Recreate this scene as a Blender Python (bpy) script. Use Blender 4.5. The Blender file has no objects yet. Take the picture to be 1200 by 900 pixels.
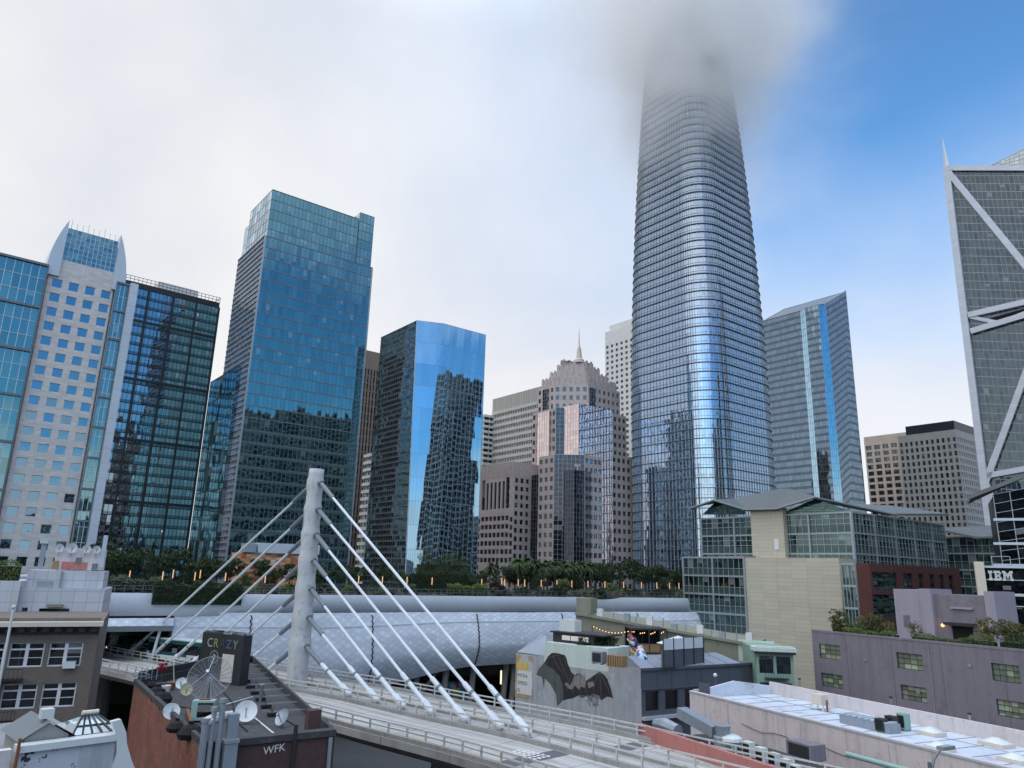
import bpy, math, random
import numpy as np
from mathutils import Vector as V
rad = math.radians
random.seed(11)
sc = bpy.context.scene
col = sc.collection
# ------------------------------------------------------------------ camera, world, sun, exposure
FPX, CAMH, PITCH, ROLL = 851.0, 26.0, rad(14.5), rad(1.6)
EYE = V((0, 0, CAMH))
FWD = V((0, math.cos(PITCH), math.sin(PITCH)))
R0, U0 = V((1, 0, 0)), V((0, -math.sin(PITCH), math.cos(PITCH)))
RGT = R0 * math.cos(ROLL) + U0 * math.sin(ROLL)
UPV = U0 * math.cos(ROLL) - R0 * math.sin(ROLL)
cam = bpy.data.cameras.new('Camera'); camo = bpy.data.objects.new('Camera', cam); col.objects.link(camo)
from mathutils import Matrix
camo.matrix_world = Matrix(((RGT.x, UPV.x, -FWD.x, EYE.x), (RGT.y, UPV.y, -FWD.y, EYE.y), (RGT.z, UPV.z, -FWD.z, EYE.z), (0, 0, 0, 1)))
cam.sensor_width = 36; cam.lens = FPX / 1200 * 36; cam.clip_start = .5; cam.clip_end = 20000
sc.camera = camo
SUN_EL, SUN_AZ = rad(28), rad(215)          # behind and to the left of the camera, veiled by cloud
sun = bpy.data.lights.new('Sun', 'SUN'); sun.energy = .8; sun.angle = rad(85); sun.color = (1, .9, .8)
suno = bpy.data.objects.new('Sun', sun); col.objects.link(suno)
sdir = V((math.sin(SUN_AZ) * math.cos(SUN_EL), math.cos(SUN_AZ) * math.cos(SUN_EL), math.sin(SUN_EL)))
suno.rotation_euler = sdir.to_track_quat('Z', 'Y').to_euler()
sc.view_settings.view_transform = 'Standard'; sc.view_settings.look = 'None'
sc.view_settings.exposure = 0.1; sc.view_settings.gamma = 1.0; sc.view_settings.use_curve_mapping = False
sc.cycles.use_denoising = True
sc.cycles.max_bounces = 64; sc.cycles.diffuse_bounces = 2; sc.cycles.glossy_bounces = 4; sc.cycles.volume_bounces = 64
sc.cycles.transparent_max_bounces = 6; sc.cycles.volume_step_rate = 1.0; sc.cycles.sample_clamp_indirect = 4


class N:
    """small node-tree writer"""
    def __init__(s, tree):
        s.t = tree; s.t.nodes.clear()
    def node(s, typ, ins=None, **at):
        n = s.t.nodes.new(typ)
        for k, v in at.items(): setattr(n, k, v)
        for k, v in (ins or {}).items(): s.put(n.inputs[k], v)
        return n
    def put(s, sock, v):
        if isinstance(v, bpy.types.NodeSocket): s.t.links.new(v, sock)
        elif isinstance(v, bpy.types.Node): s.t.links.new(v.outputs[0], sock)
        else:
            if sock.type == 'RGBA' and hasattr(v, '__len__') and len(v) == 3: v = (*v, 1)
            sock.default_value = v
    def m(s, op, a, b=None, c=None, clamp=False):
        n = s.node('ShaderNodeMath', operation=op, use_clamp=clamp)
        for i, x in enumerate((a, b, c)):
            if x is not None: s.put(n.inputs[i], x)
        return n.outputs[0]
    def vm(s, op, a, b=None, c=None):
        n = s.node('ShaderNodeVectorMath', operation=op)
        for i, x in enumerate((a, b, c)):
            if x is not None: s.put(n.inputs[3 if (op == 'SCALE' and i == 1) else i], x)
        return n.outputs[1] if op in ('DOT_PRODUCT', 'LENGTH') else n.outputs[0]
    def mix(s, f, a, b, blend='MIX'):
        n = s.node('ShaderNodeMix', data_type='RGBA', blend_type=blend)
        s.put(n.inputs[0], f); s.put(n.inputs[6], a); s.put(n.inputs[7], b)
        return n.outputs[2]
    def smooth(s, x, lo, hi, a=0.0, b=1.0):
        n = s.node('ShaderNodeMapRange', interpolation_type='SMOOTHSTEP')
        for i, v in enumerate((x, lo, hi, a, b)): s.put(n.inputs[i], v)
        return n.outputs[0]
    def noise(s, vec, scale, detail=3, rough=.55):
        n = s.node('ShaderNodeTexNoise', {'Vector': vec, 'Scale': scale, 'Detail': detail, 'Roughness': rough})
        return n
    def sep(s, v):
        return s.node('ShaderNodeSeparateXYZ', {0: v}).outputs
    def comb(s, x, y, z):
        return s.node('ShaderNodeCombineXYZ', {0: x, 1: y, 2: z}).outputs[0]


world = bpy.data.worlds.new('World'); sc.world = world; world.use_nodes = True
w = N(world.node_tree)
wd = w.node('ShaderNodeTexCoord').outputs['Generated']
wx, wy, wz = w.sep(wd)
sky = w.node('ShaderNodeTexSky', sky_type='NISHITA', sun_disc=False, sun_elevation=SUN_EL, sun_rotation=SUN_AZ, altitude=20, air_density=1.3, dust_density=.6, ozone_density=2.0)
skyb = w.node('ShaderNodeBackground', {'Color': w.mix(1.0, sky.outputs[0], (.52, .95, 1.30), 'MULTIPLY'), 'Strength': .14})
n1 = w.noise(w.vm('MULTIPLY', wd, (1, 1, 1.7)), 1.6, 6, .52).outputs['Fac']
n2 = w.noise(w.vm('MULTIPLY', w.vm('ADD', wd, (3, 1, 2)), (1, 1, 2.6)), 3.6, 7, .55).outputs['Fac']
# ahead: fog bank on the left and low down, clearing towards the upper right
q = w.m('ADD', w.m('ADD', w.m('MULTIPLY', wx, .95), w.m('MULTIPLY', wz, .85)), w.m('MULTIPLY', w.m('SUBTRACT', n1, .5), 1.25))
front = w.m('MAXIMUM', w.smooth(q, .50, 1.12, 1.0, 0.03), w.smooth(w.m('ADD', wz, w.m('MULTIPLY', w.m('SUBTRACT', n1, .5), .45)), .26, .66, .95, 0))
# behind: blue with a bank of cloud low down and a grey sheet overhead
zz = w.m('ADD', wz, w.m('MULTIPLY', w.m('SUBTRACT', n2, .5), .24))
low = w.smooth(zz, .10, .20, .85, 0)
high = w.smooth(zz, .31, .43, 0, .9)
back = w.m('MAXIMUM', w.m('MAXIMUM', low, high), w.smooth(w.m('ADD', wx, w.m('MULTIPLY', w.m('SUBTRACT', n2, .5), .5)), -.85, -.3, .8, 0))
side = w.smooth(wy, -.12, .38, 0, 1)
mask = w.m('ADD', w.m('MULTIPLY', front, side), w.m('MULTIPLY', back, w.m('SUBTRACT', 1, side)))
n3 = w.noise(wd, 2.4, 5, .5).outputs['Fac']
cc = w.mix(w.smooth(n3, .3, .7), (.68, .71, .77), (.85, .85, .86))
cc = w.mix(w.smooth(w.m('ADD', wx, w.m('MULTIPLY', wz, .5)), -.15, .45, 0, .95), cc, w.mix(w.smooth(n3, .3, .7), (.50, .62, .82), (.66, .75, .90)))
cc = w.mix(w.smooth(w.m('ADD', wz, w.m('MULTIPLY', w.m('SUBTRACT', n2, .5), .2)), .18, .40, .85, 0), cc, (.86, .85, .85))
cloudb = w.node('ShaderNodeBackground', {'Color': cc, 'Strength': w.smooth(wz, .64, .86, 1.02, 3.2)})      # an overcast sky is brightest overhead
wout = w.node('ShaderNodeOutputWorld', {'Surface': w.node('ShaderNodeMixShader', {0: mask, 1: skyb.outputs[0], 2: cloudb.outputs[0]}).outputs[0]})

# ------------------------------------------------------------------ pixel -> place (photo pixels, 1200 x 900)
def ray(px, py): return (FWD * FPX + RGT * (px - 600) + UPV * (450 - py)).normalized()
def lay(px, py, Y):                      # the point at forward distance Y
    d = ray(px, py); return EYE + d * (Y / d.y)
def on_z(px, py, z):
    d = ray(px, py); return EYE + d * ((z - CAMH) / d.z)
def on_plane(px, py, p, n):
    d = ray(px, py); return EYE + d * ((p - EYE).dot(n) / d.dot(n))
def proj(p):
    d = p - EYE; k = FPX / d.dot(FWD); return 600 + d.dot(RGT) * k, 450 - d.dot(UPV) * k
def head(deg): a = rad(deg); return V((math.sin(a), math.cos(a), 0))
def reach(p, e, px):                     # how far along e from p until the picture column px
    d = p - EYE; k = px - 600
    return -(d.dot(RGT) * FPX - k * d.dot(FWD)) / (e.dot(RGT) * FPX - k * e.dot(FWD))
def height_at(p, py):                    # z above p's plan position that shows at picture row py
    a, b = 0.0, 600.0
    for _ in range(50):
        c = (a + b) / 2
        if proj(V((p.x, p.y, c)))[1] > py: a = c
        else: b = c
    return a
Z = V((0, 0, 1))
def flat(p, z=0.0): return V((p.x, p.y, z))

# ------------------------------------------------------------------ objects
ORG = {}
def thing(name, label, cat, loc, group=None):
    o = bpy.data.objects.new(name, None); col.objects.link(o); o.location = loc; o.empty_display_size = .5
    ORG[o] = V(loc); o['label'] = label; o['category'] = cat; o['kind'] = 'thing'
    if group: o['group'] = group
    return o
def tag(o, label, cat, group=None):
    o['label'] = label; o['category'] = cat; o['kind'] = 'thing'
    if group: o['group'] = group
    return o
def kind(o, k): o['kind'] = k; return o
def dup(o, loc, rz=None, scale=None, label=None):
    def cp(a, par):
        b = a.copy(); col.objects.link(b)
        if par is not None: b.parent = par
        for ch in a.children: cp(ch, b)
        return b
    r = cp(o, None); r.location = loc
    if rz is not None: r.rotation_euler = (0, 0, rz)
    if scale is not None: r.scale = (scale,) * 3 if not hasattr(scale, '__len__') else scale
    if label: r['label'] = label
    ORG[r] = V(loc)
    return r


class MB:
    def __init__(s): s.v = []; s.f = []; s.uv = []; s.mi = []; s.cur = 0
    def poly(s, pts, uv=None):
        i = len(s.v); pts = [V(p) for p in pts]
        s.v += pts; s.f.append(list(range(i, i + len(pts)))); s.mi.append(s.cur)
        if uv is None:
            n = V((0, 0, 0))
            for k in range(len(pts)):
                a, b = pts[k], pts[(k + 1) % len(pts)]
                n += a.cross(b)
            n = n.normalized() if n.length > 0 else Z
            if abs(n.z) > .75: ua, va = V((1, 0, 0)), V((0, 1, 0))
            else:
                ua = Z.cross(n).normalized(); va = n.cross(ua)
            uv = [(p.dot(ua), p.dot(va)) for p in pts]
        s.uv += list(uv)
    def box(s, o, a, b, c):
        o, a, b, c = V(o), V(a), V(b), V(c)
        if a.cross(b).dot(c) < 0: a, b = b, a
        p = lambda i, j, k: o + a * i + b * j + c * k
        s.poly([p(0,0,0), p(0,1,0), p(1,1,0), p(1,0,0)]); s.poly([p(0,0,1), p(1,0,1), p(1,1,1), p(0,1,1)])
        s.poly([p(0,0,0), p(1,0,0), p(1,0,1), p(0,0,1)]); s.poly([p(1,0,0), p(1,1,0), p(1,1,1), p(1,0,1)])
        s.poly([p(1,1,0), p(0,1,0), p(0,1,1), p(1,1,1)]); s.poly([p(0,1,0), p(0,0,0), p(0,0,1), p(0,1,1)])
        return s
    def cbox(s, c, ex, sx, sy, sz):       # box standing on c, long axis ex
        ex = V(ex).normalized(); ey = Z.cross(ex)
        return s.box(V(c) - ex * sx / 2 - ey * sy / 2, ex * sx, ey * sy, Z * sz)
    def bar(s, p, q, wd, dp, n=Z):        # square bar p->q; wd across, dp along n (from n*0 outwards)
        p, q, n = V(p), V(q), V(n)
        t = (q - p); a = t.cross(n)
        if a.length < 1e-6: a = t.cross(V((1, 0, 0)))
        a.normalize(); n = a.cross(t).normalized()
        return s.box(p - a * wd / 2, t, a * wd, n * dp)
    def tube(s, pts, rs, n=8, cap=True):
        pts = [V(p) for p in pts]
        if not hasattr(rs, '__len__'): rs = [rs] * len(pts)
        t = (pts[-1] - pts[0]).normalized(); ref = V((1, 0, 0)) if abs(t.x) < .8 else V((0, 1, 0))
        rings = []
        for i, p in enumerate(pts):
            tt = (pts[min(i + 1, len(pts) - 1)] - pts[max(i - 1, 0)])
            tt = tt.normalized() if tt.length > 1e-9 else t
            a = tt.cross(ref).normalized(); b = tt.cross(a)
            rings.append([p + (a * math.cos(2 * math.pi * k / n) + b * math.sin(2 * math.pi * k / n)) * rs[i] for k in range(n)])
        acc = 0
        for i in range(len(rings) - 1):
            L = (pts[i + 1] - pts[i]).length; per = 2 * math.pi * max(rs[i], .01)
            for k in range(n):
                k2 = (k + 1) % n
                s.poly([rings[i][k2], rings[i][k], rings[i + 1][k], rings[i + 1][k2]],
                       [((k + 1) / n * per, acc), (k / n * per, acc), (k / n * per, acc + L), ((k + 1) / n * per, acc + L)])
            acc += L
        if cap: s.poly(rings[0]); s.poly(rings[-1][::-1])
        return s
    def prism(s, xy, z0, z1, top=True, bottom=True):
        n = len(xy)
        for i in range(n):
            a, b = xy[i], xy[(i + 1) % n]
            s.poly([(a[0], a[1], z0), (b[0], b[1], z0), (b[0], b[1], z1), (a[0], a[1], z1)])
        if top: s.poly([(p[0], p[1], z1) for p in xy])
        if bottom: s.poly([(p[0], p[1], z0) for p in xy][::-1])
        return s
    def lathe(s, c, prof, n=16, axis=Z):   # prof: list of (r, h) along axis
        c = V(c); axis = V(axis).normalized()
        ref = V((1, 0, 0)) if abs(axis.x) < .8 else V((0, 1, 0))
        a = axis.cross(ref).normalized(); b = axis.cross(a)
        R = [[c + axis * h + (a * math.cos(2 * math.pi * k / n) + b * math.sin(2 * math.pi * k / n)) * r for k in range(n)] for r, h in prof]
        for i in range(len(R) - 1):
            for k in range(n):
                k2 = (k + 1) % n; s.poly([R[i][k], R[i][k2], R[i + 1][k2], R[i + 1][k]])
        return s
    def build(s, name, mat, parent=None, smooth=False, loc=None):
        base = ORG[parent] if parent is not None else (V(loc) if loc is not None else V((0, 0, 0)))
        if parent is None and loc is None and s.v:
            xs = [p.x for p in s.v]; ys = [p.y for p in s.v]; zs = [p.z for p in s.v]
            base = V(((min(xs) + max(xs)) / 2, (min(ys) + max(ys)) / 2, min(zs)))
        me = bpy.data.meshes.new(name)
        me.from_pydata([p - base for p in s.v], [], s.f)
        uvl = me.uv_layers.new(name='UVMap')
        uvl.data.foreach_set('uv', np.array(s.uv, dtype=np.float32).ravel())
        mats = mat if isinstance(mat, (list, tuple)) else [mat]
        for m_ in mats: me.materials.append(m_)
        if len(mats) > 1: me.polygons.foreach_set('material_index', s.mi)
        if smooth:
            me.polygons.foreach_set('use_smooth', [True] * len(me.polygons))
            if smooth == 2:
                import bmesh
                bm = bmesh.new(); bm.from_mesh(me); bmesh.ops.remove_doubles(bm, verts=bm.verts, dist=1e-4); bm.to_mesh(me); bm.free()
        me.update()
        o = bpy.data.objects.new(name, me); col.objects.link(o)
        if parent is not None: o.parent = parent
        else: o.location = base
        ORG[o] = base
        return o


class Face:
    """a flat (or gently twisted) facade seen from outside: corners bottom-left, bottom-right, top-right, top-left"""
    def __init__(s, bl, br, tr, tl):
        s.bl, s.br, s.tr, s.tl = V(bl), V(br), V(tr), V(tl)
        s.W = ((s.br - s.bl).length + (s.tr - s.tl).length) / 2; s.H = ((s.tl - s.bl).length + (s.tr - s.br).length) / 2
        s.r = ((s.br - s.bl) + (s.tr - s.tl)).normalized(); up = ((s.tl - s.bl) + (s.tr - s.br)).normalized()
        s.n = s.r.cross(up).normalized()
    def P(s, u, v, d=0.0):
        a = s.bl.lerp(s.br, u); b = s.tl.lerp(s.tr, u)
        return a.lerp(b, v) + s.n * d
    def M(s, u, v, d=0.0): return s.P(u / s.W, v / s.H, d)      # metres
def wall_face(p, r, w_, z0, z1):
    p = V(p); r = V(r)
    a = flat(p, z0); b = flat(p + r * w_, z0); return Face(a, b, flat(b, z1), flat(a, z1))
def foot_faces(xy, z0, z1):
    n = len(xy); return [Face((*xy[i][:2], z0), (*xy[(i + 1) % n][:2], z0), (*xy[(i + 1) % n][:2], z1), (*xy[i][:2], z1)) for i in range(n)]

def glazing(th, f, nb, nf, gm, mm, vw=.12, vd=.1, hw=.2, hd=.12, name='glass_facade', vstep=1, hstep=1, sub=True, d0=0.0):
    g = MB(); g.poly([f.P(0, 0, d0), f.P(1, 0, d0), f.P(1, 1, d0), f.P(0, 1, d0)], [(0, 0), (nb, 0), (nb, nf), (0, nf)])
    o = g.build(name, gm, th)
    if sub and (vw or hw):
        b = MB()
        if vw:
            for i in range(0, nb + 1, vstep): b.bar(f.P(i / nb, 0, d0), f.P(i / nb, 1, d0), vw, vd, f.n)
        if hw:
            for j in range(0, nf + 1, hstep): b.bar(f.P(0, j / nf, d0 - .003), f.P(1, j / nf, d0 - .003), hw, hd, f.n)
        b.build('mullion_grid', mm, o)
    return o

def punched(th, f, rects, wm, gm, depth=.3, frame=None, fw=.07, sill=None, cap=100, wname='wall', used=None, cross=(1, 1), mid=0, uvoff=0, rails=()):
    """a wall of real openings: reveals, and every window a part of its own up to cap"""
    us = sorted({0.0, f.W, *[round(x, 4) for r in rects for x in r[:2]]}); vs = sorted({0.0, f.H, *[round(x, 4) for r in rects for x in r[2:4]]})
    U = np.array(us); W_ = np.array(vs); uc = (U[1:] + U[:-1]) / 2; vc = (W_[1:] + W_[:-1]) / 2
    hole = np.zeros((len(uc), len(vc)), bool)
    for r in rects:
        hole |= ((uc > r[0]) & (uc < r[1]))[:, None] & ((vc > r[2]) & (vc < r[3]))[None, :]
    b = MB()
    for j in range(len(vc)):
        i = 0
        while i < len(uc):
            if hole[i, j]: i += 1; continue
            k = i
            while k + 1 < len(uc) and not hole[k + 1, j]: k += 1
            b.poly([f.M(us[i], vs[j]), f.M(us[k + 1], vs[j]), f.M(us[k + 1], vs[j + 1]), f.M(us[i], vs[j + 1])],
                   [(us[i] + uvoff, vs[j]), (us[k + 1] + uvoff, vs[j]), (us[k + 1] + uvoff, vs[j + 1]), (us[i] + uvoff, vs[j + 1])])
            i = k + 1
    for (a, c, d, e) in [r[:4] for r in rects]:
        for p, q_ in (((a, d), (c, d)), ((c, d), (c, e)), ((c, e), (a, e)), ((a, e), (a, d))):
            b.poly([f.M(*p), f.M(*p, -depth), f.M(*q_, -depth), f.M(*q_)])
    wo = b.build(wname, wm, th)
    cen = sorted(range(len(rects)), key=lambda i: (f.M((rects[i][0] + rects[i][1]) / 2, rects[i][2]) - EYE).length)
    rest = MB(); restf = MB(); cnt = used if used is not None else [0]
    for i in cen:
        a, c, d, e = rects[i][:4]
        single = cnt[0] < cap
        g = MB() if single else rest; fb = MB() if single else restf
        k = random.randint(0, 900)
        g.poly([f.M(a, d, -depth), f.M(c, d, -depth), f.M(c, e, -depth), f.M(a, e, -depth)], [(k + .02, .02), (k + cross[0] - .02, .02), (k + cross[0] - .02, cross[1] - .02), (k + .02, cross[1] - .02)])
        if frame:
            z_ = -depth + .002
            fb.bar(f.M(a, d + fw / 2, z_), f.M(c, d + fw / 2, z_), fw, .06, f.n); fb.bar(f.M(a, e - fw / 2, z_), f.M(c, e - fw / 2, z_), fw, .06, f.n)
            for x in (a + fw / 2, c - fw / 2): fb.bar(f.M(x, d + fw, z_), f.M(x, e - fw, z_), fw, .06, f.n)
            for x in range(1, cross[0]): u_ = a + (c - a) * x / cross[0]; fb.bar(f.M(u_, d + fw, z_), f.M(u_, e - fw, z_), fw * (mid or .7), .05, f.n)
            for fr_, rw in rails: v_ = d + (e - d) * fr_; fb.bar(f.M(a + fw, v_, z_ - .006), f.M(c - fw, v_, z_ - .006), rw, .07, f.n)
            for y in range(1, cross[1]): v_ = d + (e - d) * y / cross[1]; fb.bar(f.M(a + fw, v_, z_ - .004), f.M(c - fw, v_, z_ - .004), fw * .7, .05, f.n)
        if sill: fb.bar(f.M(a - .08, d - .05, .0), f.M(c + .08, d - .05, .0), .12, .12, f.n)
        if single:
            cnt[0] += 1
            o = g.build('window', gm, th)
            if fb.v: fb.build('window_frame', frame or sill, o)
    if rest.v:
        o = kind(rest.build('window', gm, th), 'stuff')
        if restf.v: restf.build('window_frame', frame or sill, o)
    return wo
USE_CLOUD = True
# ------------------------------------------------------------------ materials
def newmat(name):
    m = bpy.data.materials.new(name); m.use_nodes = True
    return m, N(m.node_tree)
def out(n, sh): n.node('ShaderNodeOutputMaterial', {'Surface': sh})

def surf(name, c, rough=.7, var=.18, scale=.35, streak=0.0, bump=.0, metal=0.0, fine=.10, dirt=None):
    """a solid with broad blotches, fine grain and, on walls, rain streaks"""
    m, n = newmat(name)
    p = n.node('ShaderNodeTexCoord').outputs['Object']
    a = n.noise(p, scale, 5, .6).outputs['Fac']; b = n.noise(p, scale * 14, 4, .6).outputs['Fac']
    k = n.m('ADD', n.m('MULTIPLY', n.m('SUBTRACT', a, .5), var * 2.4), n.m('MULTIPLY', n.m('SUBTRACT', b, .5), fine * 2.4))
    if streak:
        s_ = n.noise(n.vm('MULTIPLY', p, (1, 1, .07)), 1.7, 4, .6).outputs['Fac']
        k = n.m('ADD', k, n.m('MULTIPLY', n.smooth(s_, .45, .75), -streak))
    cc = n.vm('SCALE', (c[0], c[1], c[2]), n.m('MAXIMUM', n.m('ADD', 1.0, k), .15))
    if dirt:
        d = n.noise(n.vm('ADD', p, (9, 4, 2)), scale * 2.2, 6, .65).outputs['Fac']
        cc = n.mix(n.smooth(d, .54, .68, 0, dirt[1]), cc, dirt[0])
    ins = {'Base Color': cc, 'Roughness': rough, 'Metallic': metal}
    if bump: ins['Normal'] = n.node('ShaderNodeBump', {'Height': b, 'Strength': bump, 'Distance': .05}).outputs[0]
    out(n, n.node('ShaderNodeBsdfPrincipled', ins).outputs[0]); return m

def brick(name, c1, c2, mortar, bw=.22, bh=.075, var=.35, dirt=None):
    m, n = newmat(name)
    uv = n.node('ShaderNodeTexCoord').outputs['UV']; p = n.node('ShaderNodeTexCoord').outputs['Object']
    b = n.node('ShaderNodeTexBrick', {'Vector': uv, 'Color1': c1, 'Color2': c2, 'Mortar': mortar, 'Scale': 1.0, 'Mortar Size': .008, 'Brick Width': bw, 'Row Height': bh, 'Mortar Smooth': .2, 'Bias': 0.0})
    a = n.noise(p, .5, 6, .65).outputs['Fac']; s_ = n.noise(n.vm('MULTIPLY', p, (1, 1, .12)), 2.2, 5, .6).outputs['Fac']
    k = n.m('ADD', 1.0, n.m('ADD', n.m('MULTIPLY', n.m('SUBTRACT', a, .5), var * 2.2), n.m('MULTIPLY', n.m('SUBTRACT', s_, .5), var * 1.6)))
    cc = n.vm('SCALE', b.outputs['Color'], n.m('MAXIMUM', k, .2))
    if dirt: cc = n.mix(n.smooth(n.noise(n.vm('MULTIPLY', p, (1, 1, .35)), .9, 7, .7).outputs['Fac'], .5, .72, 0, dirt[1]), cc, dirt[0])
    bp = n.node('ShaderNodeBump', {'Height': b.outputs['Fac'], 'Strength': .35, 'Distance': -.02})
    out(n, n.node('ShaderNodeBsdfPrincipled', {'Base Color': cc, 'Roughness': .85, 'Normal': bp.outputs[0]}).outputs[0]); return m

def panels(name, c, gw, gh, line=.45, lw=.03, rough=.55, var=.08, pane_var=.12, streak=.12, offset=0.0, metal=0.0):
    """cladding panels or tiles laid on the wall's own metre grid"""
    m, n = newmat(name)
    uv = n.node('ShaderNodeTexCoord').outputs['UV']; p = n.node('ShaderNodeTexCoord').outputs['Object']
    g = n.vm('DIVIDE', uv, (gw, gh, 1)); x, y, _ = n.sep(g)
    row = n.m('FLOOR', y); x = n.m('ADD', x, n.m('MULTIPLY', row, offset))
    cell = n.comb(n.m('FLOOR', x), row, 0); wn = n.node('ShaderNodeTexWhiteNoise', {'Vector': cell}, noise_dimensions='3D')
    fx, fy = n.m('FRACT', x), n.m('FRACT', y)
    ln = n.m('MAXIMUM', n.m('LESS_THAN', fx, lw / gw), n.m('LESS_THAN', fy, lw / gh))
    a = n.noise(p, .25, 5, .6).outputs['Fac']; s_ = n.noise(n.vm('MULTIPLY', p, (1, 1, .05)), 1.3, 4, .6).outputs['Fac']
    k = n.m('ADD', 1.0, n.m('ADD', n.m('MULTIPLY', n.m('SUBTRACT', a, .5), var * 2.4), n.m('MULTIPLY', n.m('SUBTRACT', wn.outputs['Value'], .5), pane_var * 2)))
    k = n.m('SUBTRACT', k, n.m('MULTIPLY', n.smooth(s_, .5, .75), streak))
    k = n.m('MULTIPLY', k, n.m('SUBTRACT', 1, n.m('MULTIPLY', ln, line)))
    out(n, n.node('ShaderNodeBsdfPrincipled', {'Base Color': n.vm('SCALE', c, n.m('MAXIMUM', k, .1)), 'Roughness': rough, 'Metallic': metal}).outputs[0]); return m

def glass(name, tint, inner, r0=.45, tilt=.02, sp=0.0, spcol=(.03, .04, .05), lit=0.0, blind=.12, wob=.02, rough=.015, blindcol=(.22, .24, .25), litcol=(1, .72, .36), ivar=2.6):
    """coated curtain-wall glass: every pane (one UV unit) sits at its own slight tilt; rooms and blinds show faintly behind"""
    m, n = newmat(name)
    tc = n.node('ShaderNodeTexCoord'); uv = tc.outputs['UV']; p = tc.outputs['Object']
    cell = n.vm('FLOOR', uv); fr = n.sep(n.vm('FRACTION', uv))
    wn = n.node('ShaderNodeTexWhiteNoise', {'Vector': cell}, noise_dimensions='3D'); r, g, b = n.sep(wn.outputs['Color'])
    wob_ = n.noise(p, .09, 2, .5).outputs['Color']; pill = n.noise(n.vm('ADD', uv, (0, 0, 3)), 1.3, 1, .5).outputs['Color']
    nn = n.node('ShaderNodeNewGeometry').outputs['Normal']
    nn = n.vm('ADD', nn, n.vm('SCALE', n.vm('SUBTRACT', wn.outputs['Color'], (.5, .5, .5)), tilt))
    nn = n.vm('ADD', nn, n.vm('SCALE', n.vm('SUBTRACT', wob_, (.5, .5, .5)), wob)); nn = n.vm('ADD', nn, n.vm('SCALE', n.vm('SUBTRACT', pill, (.5, .5, .5)), wob * .6))
    nn = n.vm('NORMALIZE', nn)
    ic = n.vm('SCALE', inner, n.m('ADD', .35, n.m('MULTIPLY', n.m('POWER', r, 3), ivar)))
    bl = n.m('MULTIPLY', n.m('GREATER_THAN', g, 1 - blind), n.m('GREATER_THAN', fr[1], n.m('ADD', .3, n.m('MULTIPLY', b, .5))))
    ic = n.mix(n.m('MULTIPLY', bl, .75), ic, blindcol)
    fac = n.m('ADD', r0, n.m('MULTIPLY', 1 - r0, n.m('POWER', n.node('ShaderNodeLayerWeight', {'Blend': .5}).outputs['Facing'], 4.0)))
    fac = n.m('MULTIPLY', fac, n.m('ADD', .88, n.m('MULTIPLY', b, .24)), clamp=True)
    if sp:
        sm = n.m('LESS_THAN', fr[1], sp); ic = n.mix(sm, ic, spcol); fac = n.m('MULTIPLY', fac, n.m('SUBTRACT', 1, n.m('MULTIPLY', sm, .55)))
    df = n.node('ShaderNodeBsdfDiffuse', {'Color': ic}); gl = n.node('ShaderNodeBsdfGlossy', {'Color': tint, 'Roughness': rough, 'Normal': nn})
    sh = n.node('ShaderNodeMixShader', {0: fac, 1: df.outputs[0], 2: gl.outputs[0]}).outputs[0]
    if lit:
        lo = n.noise(uv, .35, 3, .6).outputs['Fac']
        lm = n.m('MULTIPLY', n.m('GREATER_THAN', n.m('MULTIPLY', n.m('ADD', b, n.m('MULTIPLY', lo, .8)), .6), 1 - lit), n.m('MULTIPLY', n.m('GREATER_THAN', fr[1], .62), n.m('LESS_THAN', fr[1], .78)))
        lm = n.m('MULTIPLY', lm, n.m('MULTIPLY', n.m('GREATER_THAN', fr[0], .25), n.m('LESS_THAN', fr[0], .75)))
        em = n.node('ShaderNodeEmission', {'Color': litcol, 'Strength': n.m('MULTIPLY', lm, .55)})
        sh = n.node('ShaderNodeAddShader', {0: sh, 1: em.outputs[0]}).outputs[0]
    out(n, sh); return m

def emit(name, c, s_):
    m, n = newmat(name); out(n, n.node('ShaderNodeEmission', {'Color': c, 'Strength': s_}).outputs[0]); return m

def leaf(name, c, c2, rough=.55):
    m, n = newmat(name)
    g = n.node('ShaderNodeNewGeometry'); oi = n.node('ShaderNodeObjectInfo').outputs['Random']
    wn = g.outputs['Random Per Island']
    p = n.node('ShaderNodeTexCoord').outputs['Object']
    a = n.noise(p, .9, 3, .5).outputs['Fac']
    k = n.m('ADD', n.m('MULTIPLY', wn, .55), n.m('MULTIPLY', n.smooth(a, .35, .65), .45))
    cc = n.mix(k, c, c2); cc = n.vm('SCALE', cc, n.m('ADD', .75, n.m('MULTIPLY', oi, .5)))
    pr = n.node('ShaderNodeBsdfPrincipled', {'Base Color': cc, 'Roughness': rough})
    tr = n.node('ShaderNodeBsdfTranslucent', {'Color': cc})
    out(n, n.node('ShaderNodeMixShader', {0: .22, 1: pr.outputs[0], 2: tr.outputs[0]}).outputs[0]); return m

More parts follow.
